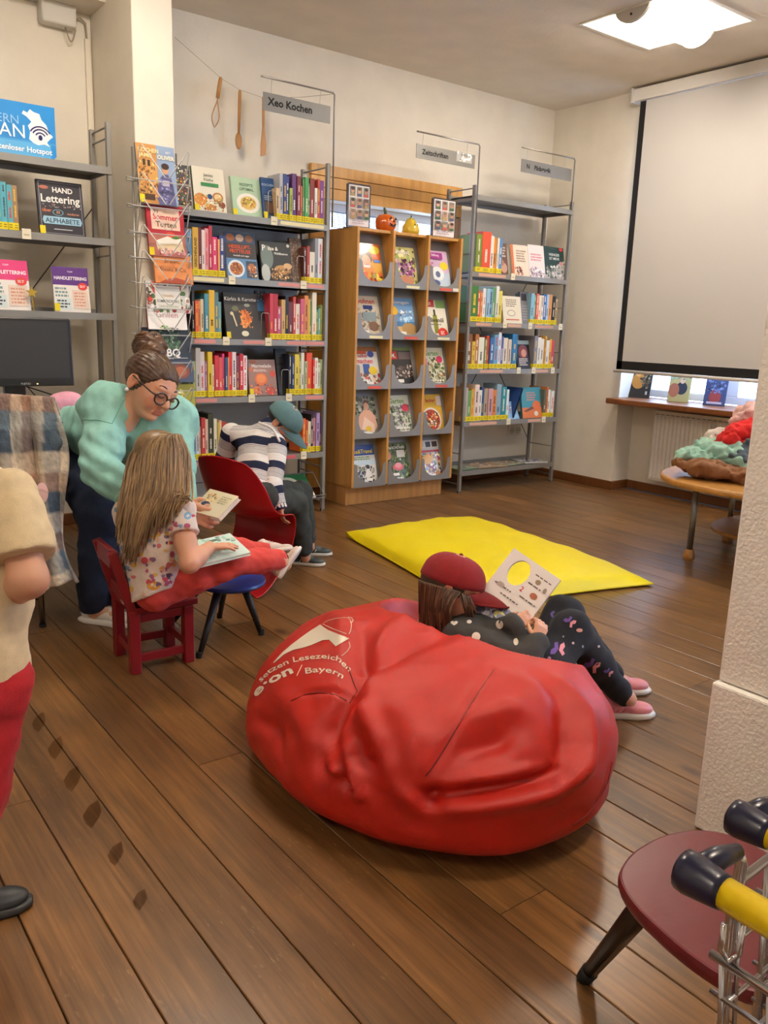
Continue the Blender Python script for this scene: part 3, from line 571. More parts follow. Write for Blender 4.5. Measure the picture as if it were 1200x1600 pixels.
face('education_book', 'cream book with a line drawing, face out in the second education row', 'book', z, 4.345, 787, 816, 463, 504, 'e6dcc4', [('l', .2, .6, .8, .9, 4, '8a7a64', 3), ('e', .45, .38, .22, .12, 'b0a088'), ('e', .45, .38, .18, .09, 'e6dcc4'), ('r', .15, .12, .85, .16, 'c85a3a')], mark=False)
face('education_book', 'grey book face out behind a bookend in the second education row', 'book', z, 4.352, 816, 829, 456, 505, '7c7a7c', [('r', .1, .72, .9, .94, '3a3038'), ('l', .1, .1, .9, .6, 6, '9a989c', 3)], mark=False)
spine_row('', 'second education row, right part', G3, z, yf, X3(829, 506), X3(871, 508), '8ab4c8,6,22 5a9a7a,3,21 d85a34,5,22 e6dcb8,5,21 ecd8c8,4,21 2f66a8,6,22 a8c4dc,4,22 d89a5a,7,22 26262a,6,21 c8a87a,4,19')
z = .88
spine_row('', 'third education row, left part', G3, z, yf, X3(728, 574), X3(807, 576), '8a5a34,9,24 e0c03a,5,19 b0703a,6,24 e8ead8,9,22 8a8a56,4,21 c84a34,5,23 3a6ea8,7,22 6aa4cc,7,24 e4e2ea,5,26 4a5a9a,4,23 e6dccc,8,22 d8c8b8,6,21 2f7ab0,9,25')
face('education_book', 'small black and red book, face out in the third education row', 'book', z, 4.345, 809, 829, 532, 576, '1f1718', [('e', .5, .6, .34, .24, '7a2c24'), ('e', .55, .55, .2, .14, 'c88a70'), ('r', 0, .86, 1, 1, '8a9a98'), ('l', .15, .1, .85, .38, 4, 'd8ccc4', 3)], mark=False)
spine_row('', 'third education row, right part', G3, z, yf, X3(833, 577), X3(866, 578), '8a868c,6,24 e8e4d8,6,23 e6e0cf,6,22 d8a040,3,24 e2e0e0,6,21 e0a83a,4,22 c84a5a,5,21')
z = .51
spine_row('', 'the lowest upright education row', G3, z, yf, X3(722, 659), X3(794, 656), 'b8a896,8,24 6aa05a,5,22 d8a83a,5,23 e8d0c4,7,26 e4e2d8,5,22 34507a,4,24 b09a80,6,23 c89aa0,7,23 d8803a,6,22 8aa8b8,8,26 2f8a92,8,24 d8e8e0,4,22')
rt = thing('book', (X3(800, 655), 4.43, z), 'dark blue book leaning in the lowest upright education row', 'book', G3)
for nm, hx, c, mt in (('cover', .008, '2a4a86', 'satin'), ('pages', .0065, 'e8e2d0', 'paper')):
    ln = rad(-21); e1 = V(math.cos(ln), 0, math.sin(ln)); e3 = V(-math.sin(ln), 0, math.cos(ln)); hh = .118 if nm == 'cover' else .1185
    MB().obox(V(X3(804, 655), 4.43, z)+e3*.118+e1*-.008+EZ*.004, e1, EY, e3, hx, .09, hh, c).build(nm, mt, rt)
face('education_book', 'light blue leaflet lying back at an angle beside the leaning book', 'booklet', z, 4.336, 795, 812, 628, 654, '86aed2', [('b', .1, .3, .9, .9, ['d88ab0', 'b8d0e8', '6a90c0'], 14, .12, 2)], mark=False, t=.003, lean=.5)
face('education_book', 'teal and orange book with a fish, face out in the lowest upright education row', 'book', z, 4.345, 817, 848, 605, 653, '3f8f9c', [('r', 0, 0, 1, .34, 'd8763a'), ('e', .72, .4, .2, .16, 'd86a34'), ('p', [(.05, .22), (.5, .38), (.6, .3), (.2, .2)], '7a4a34'), ('e', .68, .14, .1, .08, 'e0d0c0'), ('l', .25, .55, .8, .85, 4, 'c88a80', 6)], mark=False, spine='3a7f8c')
spine_row('', 'lowest upright education row, right end', G3, z, yf, X3(849, 653), X3(864, 653), '6a6a5a,5,21 d87a3a,4,23 efebe2,6,21 e8e4dc,6,20')
z = .157
for i, (a, b, c, d, ya, c1, lab) in enumerate([(4.03, 4.25, .19, .006, .1, '6a8a5a', 'green brochure lying flat at the left of the bottom education shelf'), (4.22, 4.50, .21, .007, -.12, 'b0906a', 'brown brochure lying flat in the middle of the bottom education shelf'), (4.52, 4.72, .19, .005, .15, '8a9a78', 'olive brochure lying flat right of the middle on the bottom shelf'), (4.72, 4.93, .2, .008, -.2, 'd8d4d0', 'white brochure with dark blue picture lying at the right bottom shelf end')]):
    ex = V(math.cos(ya), math.sin(ya), 0); ey = V(-math.sin(ya), math.cos(ya), 0)
    face_book('brochure', lab, 'brochure', V(a, 4.345+(.02 if ya < 0 else 0), z+d), b-a, c, d, c1, [('b', .05, .1, .95, .95, [['4a6a8a', 'd8dcc0', '3a5a3a'], ['6a4a34', 'd8c0a0', 'c87a4a'], ['5a6a4a', 'b85a44', 'd8d8c8'], ['24407a', '3a5a9a', '24407a']][i], 18, .12, i), ('r', .05, .03, .95, .08, 'f0ece4')], ex=ex, up=ey, mark=False, sheet=True)
# ------------------------------------------------------------------ lettering shelf at the left
z = 1.525; G0 = 'craft books on the left wall shelf'
spine_row('', 'the upper row of the lettering shelf', G0, z, 4.24, XA(-12, 355, 4.24), XA(31, 353, 4.24), '3f9aa0,8,20 4aa0b0,8,21 5aa8b8,8,21 58a4b0,8,20 9a7a5a,8,20')
fb_px('craft_book', 'black book with chalk hand lettering, face out on the upper lettering shelf', 'book', z, 4.27, 63, 134, 284, 357, '26202a', [('r', .04, .03, .96, .97, '8a8890'), ('r', .055, .04, .945, .96, '26202a'), ('t', .56, .79, .13, 'HAND', 'e8e2dc', 'C', .03), ('t', .5, .6, .2, 'Lettering', 'f2ece4', 'C', .02, .85), ('e', .42, .42, .12, .06, '6a9aa8'), ('e', .42, .42, .1, .048, '26202a'), ('t', .42, .4, .07, '33', 'd8a080'), ('t', .18, .42, .09, 'über', 'd87a5a'), ('t', .75, .39, .06, 'moderne', 'd88a6a'), ('p', [(.1, .2), (.9, .2), (.93, .26), (.9, .34), (.1, .34), (.07, .27)], '9ac4d8'), ('t', .5, .225, .12, 'ALPHABETE', '2a3a4a', 'C', .02, .76), ('r', .3, .1, .7, .115, 'c8c8c8'), ('e', .15, .86, .1, .035, 'a85a44'), ('b', .08, .5, .92, .56, ['7a9aa0', 'b88a70', '9a98a0'], 10, .03, 4)], lean=.15)
z = 1.169
def letter_book(lab, l, r, top, colr):
    fb_px('craft_book', lab, 'book', z, 4.26, l, r, top, 480, 'efe8e0', [('r', .0, .6, 1, 1, colr), ('t', .5, .88, .05, 'TOPP', 'f0d8e8'), ('t', .5, .72, .1, 'HANDLETTERING', 'f8f0f4', 'C', .03, .9), ('l', .05, .32, .48, .56, 3, '7a9a98', 2), ('r', .05, .05, .46, .3, 'd8e4e0'), ('l', .08, .08, .42, .28, 3, '4a4a54', 6), ('r', .52, .08, .95, .5, 'ead2c0'), ('l', .56, .12, .9, .46, 5, 'd89a80', 8), ('e', .82, .58, .13, .085, 'dc3a34'), ('l', .74, .55, .9, .61, 2, 'f4d8d0', 3)], lean=.15)
letter_book('white and pink lettering book, face out on the lower lettering shelf', -20, 49, 406, 'e0347a')
letter_book('white and purple lettering book, face out on the lower lettering shelf', 86, 142, 418, '5a2a7e')
c = P(49, 457, 'y', 4.25); m = MB()
stp = [((.028 if k % 2 == 0 else .012)*math.sin(k*math.pi/5), (.028 if k % 2 == 0 else .012)*math.cos(k*math.pi/5)) for k in range(10)]
m.prism(stp, V(c.x, 4.238, c.z), EX, EZ, EY, .006, 'c8a848'); m.tube([(c.x, 4.241, c.z-.02), (c.x+.005, 4.241, z)], .003, 'c8a848', 6); tag(m.build('star_ornament', 'steel'), 'small gold star ornament beside the pink lettering book', 'ornament')
# wifi sign on top of the lettering shelf
z = 1.857; y = 4.30; a = P(-62, 195, 'y', y).x; b = P(86, 195, 'y', y).x; tp = P(80, 168, 'y', y).z
h = tp-z; wd = b-a
pent = [(0, 0), (wd-.02, 0), (wd, .025), (wd, h), (0, h)]
t = thing('hotspot_sign', ((a+b)/2, y, z), 'blue plastic wireless hotspot sign with white state outline on top of the shelf', 'sign')
MB().prism(pent, V(a, y+.006, z), EX, EZ, -EY, .006, '2f8fd8').build('panel', 'gloss', t)
st = [(.705, .36), (.72, .5), (.70, .6), (.74, .68), (.69, .76), (.64, .8), (.66, .86), (.70, .83), (.73, .9), (.77, .86), (.83, .84), (.85, .74), (.9, .66), (.93, .52), (.97, .46), (.93, .4), (.9, .34), (.93, .27), (.87, .3), (.8, .27), (.75, .3)]
el = [('r', .0, .0, .94, .3, '62b4e8'), ('r', .0, .3, .999, .33, '4aa0e0'), ('p', st, 'f4f6f8')]
def arc(cx, cy, r0, r1, a0, a1, col): q = [(cx+r1*math.cos(rad(t_)), cy+r1*math.sin(rad(t_))*wd/h) for t_ in range(a0, a1+1, 8)]+[(cx+r0*math.cos(rad(t_)), cy+r0*math.sin(rad(t_))*wd/h) for t_ in range(a1, a0-1, -8)]; return ('p', q, col)
el += [arc(.83, .4, .05, .065, 30, 150, '2c2c62'), arc(.83, .4, .085, .1, 30, 150, '2c2c62'), arc(.83, .4, .115, .13, 30, 150, '2c2c62'), ('e', .83, .41, .022, .05, '2c2c62'), ('t', .60, .6, .22, 'BAYERN', '9ad0f4', 'R', 0), ('t', .66, .36, .34, 'WLAN', 'ffffff', 'R', 0), ('t', .95, .12, .14, 'Kostenloser Hotspot', 'ffffff', 'R', .02, .9)]
art(MB(), V(a, y, z), EX, EZ, wd, h, -EY, el).build('sign_print', 'gloss', t)
# ------------------------------------------------------------------ hanging category signs
def hang_sign(name, lab, xp, yp, zlow, ztop, xl, plate, words):
    t = thing(name, (xp, yp, zlow), lab, 'sign', 'hanging shelf category signs')
    MB().tube([(xp, yp, zlow), (xp, yp, ztop-.01), (xp-.01, yp, ztop), (xl, yp, ztop)], .005, 'a09c96', 8).build('rod', 'steel', t, smooth=True)
    a, b, z0, z1 = plate
    MB().box(a, b, yp-.002, yp+.002, z0, z1, '85827d').build('plate', 'grey_metal', t)
    for k in (a+.05, b-.07): MB().tube([(k, yp, z1-.012), (k, yp, z1+.02), (k+.004, yp, ztop-.004)], .0014, 'c8c4bc', 5).build('hook', 'steel', t, smooth=True)
    m = MB()
    for s, u, sz in words: m.text(s, V(a+(b-a)*u, yp-.0026, z0+(z1-z0)*.34), EX, EZ, sz, '14110e', 'L', .03)
    m.build('lettering', 'matte', t)
    return t
q = lambda px, py, y: P(px, py, 'y', y)
y = 4.295
hang_sign('category_sign', 'grey hanging sign reading Xeo Kochen above the cookbook shelf', q(521, 250, y).x, y, q(520, 355, y).z, q(521, 145, y).z, q(408, 138, y).x, (q(411, 170, y).x, q(516, 170, y).x, q(465, 183, y).z, q(465, 155, y).z), [('Xeo', .06, .055), ('Kochen', .33, .055)])
t = hang_sign('category_sign', 'grey hanging sign reading Zeitschriften above the magazine rack', q(747, 280, y).x, y, q(743, 365, y).z, q(749, 226, y).z, q(651, 222, y).x, (q(650, 245, y).x, q(742, 245, y).x, q(700, 256, y).z, q(700, 234, y).z), [('Zeitschriften', .09, .042)])
a, b = q(713, 245, y).x, q(737, 245, y).x; z0, z1 = q(725, 254, y).z, q(725, 238, y).z
art(MB(), V(a, y-.003, z0), EX, EZ, b-a, z1-z0, -EY, [('r', 0, 0, 1, 1, 'b8b6b0'), ('b', .05, .1, .95, .9, ['f2f0ea', '8a8884', 'f2f0ea'], 10, .14, 3), ('t', .5, .6, .3, 'Landlust', '3a3834', 'C', .01, .8)]).build('sticker', 'paper', t)
hang_sign('category_sign', 'grey hanging sign reading N Pädagogik above the education shelf', q(897, 270, 4.32).x, 4.32, 2.05, q(897, 248, 4.32).z, q(815, 243, 4.32).x, (q(814, 265, 4.32).x, q(893, 265, 4.32).x, q(853, 276, 4.32).z, q(853, 256, 4.32).z), [('N', .1, .042), ('Pädagogik', .25, .042)])
# ------------------------------------------------------------------ string with wooden kitchen tools
y = 4.62
pts = [P(273, 58, 'y', YB-.005), P(300, 82, 'y', 4.66), P(345, 122, 'y', y), P(374, 140, 'y', y), P(412, 153, 'y', y), P(470, 152, 'y', 4.5), P(521, 147, 'y', 4.30)]
tag(MB().tube(pts, .0012, 'b0a088', 5).build('string', 'matte'), 'thin string strung from the wall corner to the sign rod', 'string')
WO = 'c08a50'
a = P(345, 121, 'y', y); b = P(340, 153, 'y', y); c = P(335, 199, 'y', y)
t = thing('wooden_whisk', (c.x, y, c.z), 'wooden handled loop whisk hanging leftmost on the string', 'utensil', 'kitchen tools on the string')
MB().tube([a, a+(b-a)*.1, (a+b)/2, b], [.008, .011, .012, .010], WO, 10).build('handle', 'beech', t, smooth=True)
lp = [b+(c-b)*s+EX*(.022*math.sin(math.pi*s**1.6)) for s in [k/10 for k in range(11)]]; lp2 = [b+(c-b)*s-EX*(.022*math.sin(math.pi*s**1.6)) for s in [k/10 for k in range(9, -1, -1)]]
MB().tube(lp+lp2, .003, 'c08850', 6).build('loop', 'beech', t, smooth=True)
a = P(375, 141, 'y', y); b = P(373, 210, 'y', y); c = P(372.5, 234, 'y', y)
t = thing('wooden_spoon', (c.x, y, c.z), 'wooden cooking spoon hanging in the middle of the string', 'utensil', 'kitchen tools on the string')
MB().tube([a, a+(b-a)*.03, a+(b-a)*.3, b], [.006, .009, .010, .007], WO, 10).build('handle', 'beech', t, smooth=True)
MB().ell((b+c)/2+EZ*.006, (.022, .007, .046), WO, 14, 9).build('bowl', 'beech', t, smooth=True)
a = P(409.5, 151, 'y', y); b = P(411, 205, 'y', y); c = P(411.5, 245, 'y', y); L_ = (a-c).length
t = thing('wooden_spatula', (c.x, y, c.z), 'flat wooden spatula hanging rightmost on the string', 'utensil', 'kitchen tools on the string')
pl = [(-.009, L_), (.009, L_), (.008, L_*.5), (.014, L_*.35), (.019, L_*.2), (.017, .012), (-.018, 0), (-.018, L_*.2), (-.012, L_*.35), (-.007, L_*.5)]
MB().prism(pl, V(c.x, y+.004, c.z), EX, EZ, -EY, .007, WO).build('blade', 'beech', t, bevel=.002)
# ================================================================== WIRE RACK WITH FACE-OUT COOKBOOKS
y = 4.03; xl, xr = P(222, 400, 'y', y).x, P(299, 400, 'y', y).x
zt = P(230, 232, 'y', y).z; zl = .45
root = thing('wire_rack', ((xl+xr)/2, y+.08, 0), 'silver wire display rack with stacked cookbooks in front of the white column', 'rack')
levels = [P(222, py, 'y', y).z for py in (322, 363, 403, 442, 481, 523, 567, 612, 655, 695)]
for xx in (xl+.01, xr-.02): MB().tube([(xx, y+.115, 0), (xx, y+.115, zt+.02)], .005, 'b4b2ae', 8).build('upright', 'steel', root, smooth=True)
for xx in (xl+.01, xr-.02): MB().tube([(xx, y-.12, .012), (xx, y+.13, .012)], .009, 'b4b2ae', 8).build('foot', 'steel', root, smooth=True)
zz = [P(222, 280, 'y', y).z]+levels
for z in zz:
    MB().tube([(xl-.055, y+.02, z+.008), (xl-.035, y+.0, z), (xr, y, z), (xr, y+.1, z+.004), (xl-.03, y+.1, z+.004), (xl-.055, y+.02, z+.008)], .0028, 'b4b2ae', 6).build('shelf_wire', 'satin', root, smooth=True)
    xm = (xl+xr)/2+.005; hh = .165
    m = MB().tube([(xl+.002, y+.06, z), (xl+.002, y+.0, z+hh-.02), (xl+.012, y-.008, z+hh-.012), (xm-.01, y-.012, z+.02), (xm+.01, y-.012, z+.02), (xr-.014, y-.008, z+hh-.012), (xr-.002, y, z+hh-.02), (xr-.002, y+.06, z)], .0028, 'c4c2be', 6); m.build('front_wire', 'satin', root, smooth=True)
GR = 'cookbooks in the wire rack'
def rb(lab, l, r, top, bot, base, els, dy, **k):
    yy = y+.015+dy; a = P(l, bot, 'y', yy); b = P(r, bot, 'y', yy); tp = P((l+r)/2, top, 'y', yy+.05)
    return face_book('cookbook', lab, 'book', V(a.x, yy, a.z), b.x-a.x, (tp.z-a.z)*1.02, .014, base, els, group=GR, lean=.16, **k)
rb('large cookbook with a standing figure before a sunny house, topmost in the wire rack', 219, 279, 229, 316, '8ea2bf', [('r', 0, 0, .52, 1, 'c08a4a'), ('r', 0, .06, .5, .7, 'd09a52'), ('b', .02, .1, .5, .7, ['a8703a', '6a4a30', 'e0b470', '8a5a34'], 30, .06, 3), ('r', .15, .64, .22, .74, '3a2a20'), ('r', .27, .63, .34, .73, '3a2a20'), ('r', .12, .06, .4, .16, '4a3020'), ('p', [(.5, .0), (.95, .0), (.9, .34), (.86, .46), (.78, .52), (.66, .52), (.58, .46), (.5, .3), (.42, .1), (.46, .08)], '5c5a86'), ('b', .55, .05, .88, .42, ['7a78a8', '48466e', '8a8ab4'], 26, .05, 8), ('r', .62, .32, .8, .42, 'b0a8c0'), ('e', .72, .6, .085, .075, 'd09a78'), ('e', .72, .655, .1, .055, '3c2820'), ('p', [(.44, .1), (.5, .12), (.46, .3), (.42, .28)], 'c89070'), ('t', .05, .86, .095, 'KOCHEN', 'f0dca0', 'L', .03, .52), ('t', .05, .775, .095, 'JAMIE', 'f0dca0', 'L', .03, .4), ('t', .98, .77, .095, 'OLIVER', 'e8e0c0', 'R', .03, .48), ('t', .82, .87, .06, 'MIT', 'c8ccd8', 'C')], .02, spine='5a7a94')
rb('colourful cookbook half hidden behind the topmost book of the wire rack', 276, 300, 260, 318, '4a4a48', [('b', .02, .02, .98, .98, ['d88a30', '8a2a20', 'e8c060', '3a5a34', 'd8d0c0', '5a3a6a'], 60, .1, 12)], .045, mark=False)
rb('red cookbook about summer cakes with a fruit tart, in the wire rack', 234, 292, 322, 399, 'b02430', [('r', .12, .52, .88, .94, 'ecc8b4'), ('t', .26, .83, .1, '99', '8a7050', 'C', .03), ('t', .62, .835, .07, 'köstliche', '9a7a5a', 'C', 0, .42), ('t', .5, .71, .15, 'Sommer', 'c82c38', 'C', .02, .74), ('t', .5, .57, .15, 'Torten', '7a5a34', 'C', .02, .7), ('r', .0, .0, 1, .42, 'b06a58'), ('p', [(.2, .22), (.9, .3), (.95, .1), (.25, .05)], 'e0c8a0'), ('p', [(.2, .3), (.6, .42), (.9, .36), (.9, .28), (.2, .22)], 'f0e8d8'), ('e', .72, .38, .12, .03, '5a8a3a'), ('e', .6, .43, .12, .05, 'd8502c'), ('b', .25, .02, .98, .14, ['d88a90', 'e8b0b0', 'c05a60'], 14, .07, 5)], .012)
rb('orange cookbook about roasts and steaks in the wire rack', 243, 302, 400, 441, 'dd8a4c', [('t', .48, .72, .2, 'Braten,', '4a3020', 'C', .0, .6), ('t', .5, .42, .2, 'Steaks & Co.', '4a3020', 'C', 0, .84), ('p', [(.1, 0), (.9, 0), (.8, .12), (.55, .2), (.3, .14)], 'b04a2a'), ('p', [(.86, .36), (.9, .36), (.8, .05), (.76, .05)], '7a6a60')], -.004, mark=False)
rb('pale cookbook about summer cooking in the wire rack, above the white grill book', 231, 298, 441, 487, 'd8d2cc', [('b', .0, .0, .95, 1, ['c8c0bc', '8a6a5a', 'b8342c', '4a6a34', 'e0d8d0'], 46, .1, 7), ('r', .2, .12, .78, .86, 'e6e2da'), ('t', .49, .5, .12, 'Schnelle', 'd8a878', 'C'), ('t', .49, .32, .13, 'SOMMERDRINKS', '4a4a48', 'C', .01, .52), ('t', .49, .16, .1, 'UND BOWLEN', '8aa878', 'C', 0, .5)], .006, mark=False)
rb('white cookbook about grilling with thin red title in the wire rack', 232, 293, 478, 514, 'f0ebe6', [('t', .5, .5, .36, 'Grillen', 'b86a70', 'C', -.005, .86), ('b', .3, .02, .5, .14, ['5a8a3a', '7aa84a'], 8, .04, 2), ('b', .5, .02, .75, .08, ['6a6a6a', '9a9a9a'], 6, .03, 3)], -.006, spine='a03a4a', mark=False)
rb('dark blue barbecue cookbook with herbs and white letters in the wire rack', 229, 304, 513, 598, '26303f', [('b', .2, .62, .75, .95, ['4a6a4a', '6a8a6a', '34503a', '8aa08a'], 44, .06, 6), ('t', .55, .48, .2, 'BBQ', 'f0ece8', 'C', .03), ('r', .3, .44, .9, .455, 'b8b8b8'), ('r', .0, .0, 1, .4, '44506a'), ('e', .72, .2, .2, .14, '8a4a38'), ('e', .72, .2, .13, .09, 'b86a48')], -.002, mark=False)
rb('olive green cookbook with pale flower low in the wire rack', 262, 307, 600, 654, 'a8a02c', [('b', .1, .35, .6, .85, ['d8d4a0', 'e8e4c4', 'c8c070'], 14, .12, 6), ('r', .0, 0, 1, .12, 'c89a60')], -.002, mark=False)
# ================================================================== MAGAZINE RACK
yfr = 4.285; A = P(559, 352, 'y', yfr); B = P(724, 377, 'y', yfr)
X0, X1, ZT, ZB = A.x, B.x, 1.735, P(550, 762, 'y', yfr).z
YBK = 4.625; WD = 'c69048'; PG = '8d8a88'
root = thing('magazine_rack', ((X0+X1)/2, 4.45, 0), 'wooden magazine rack with fifteen grey pockets and pumpkin decorations on top', 'rack')
th = .018
colx = [X0+(X1-X0)*k/3 for k in range(4)]
for i, xx in enumerate(colx):
    a = xx-th/2 if 0 < i < 3 else (xx if i == 0 else xx-th)
    f = yfr+(.0 if i in (0, 3) else .004)
    MB().box(a, a+th, f, YBK, ZB-.005 if i in (0, 3) else ZB, ZT, WD).build('side_panel' if i in (0, 3) else 'divider', 'beech', root, bevel=.002)
MB().box(X0+.002, X1-.002, yfr+.03, YBK, ZT-.02, ZT-.002, WD).build('top_board', 'beech', root, bevel=.002)
MB().box(X0+.002, X1-.002, YBK-.008, YBK, .1, ZT-.02, 'b07838').build('back_board', 'beech', root)
MB().box(X0+.012, X1-.02, 4.365, YBK-.02, 0, ZB+.005, 'c89254').build('plinth', 'beech', root, bevel=.002)
rows_z = [P(575, py, 'y', yfr).z for py in (447, 529.5, 608.5, 685.5, 761)]
pitch = (rows_z[0]-rows_z[4])/4
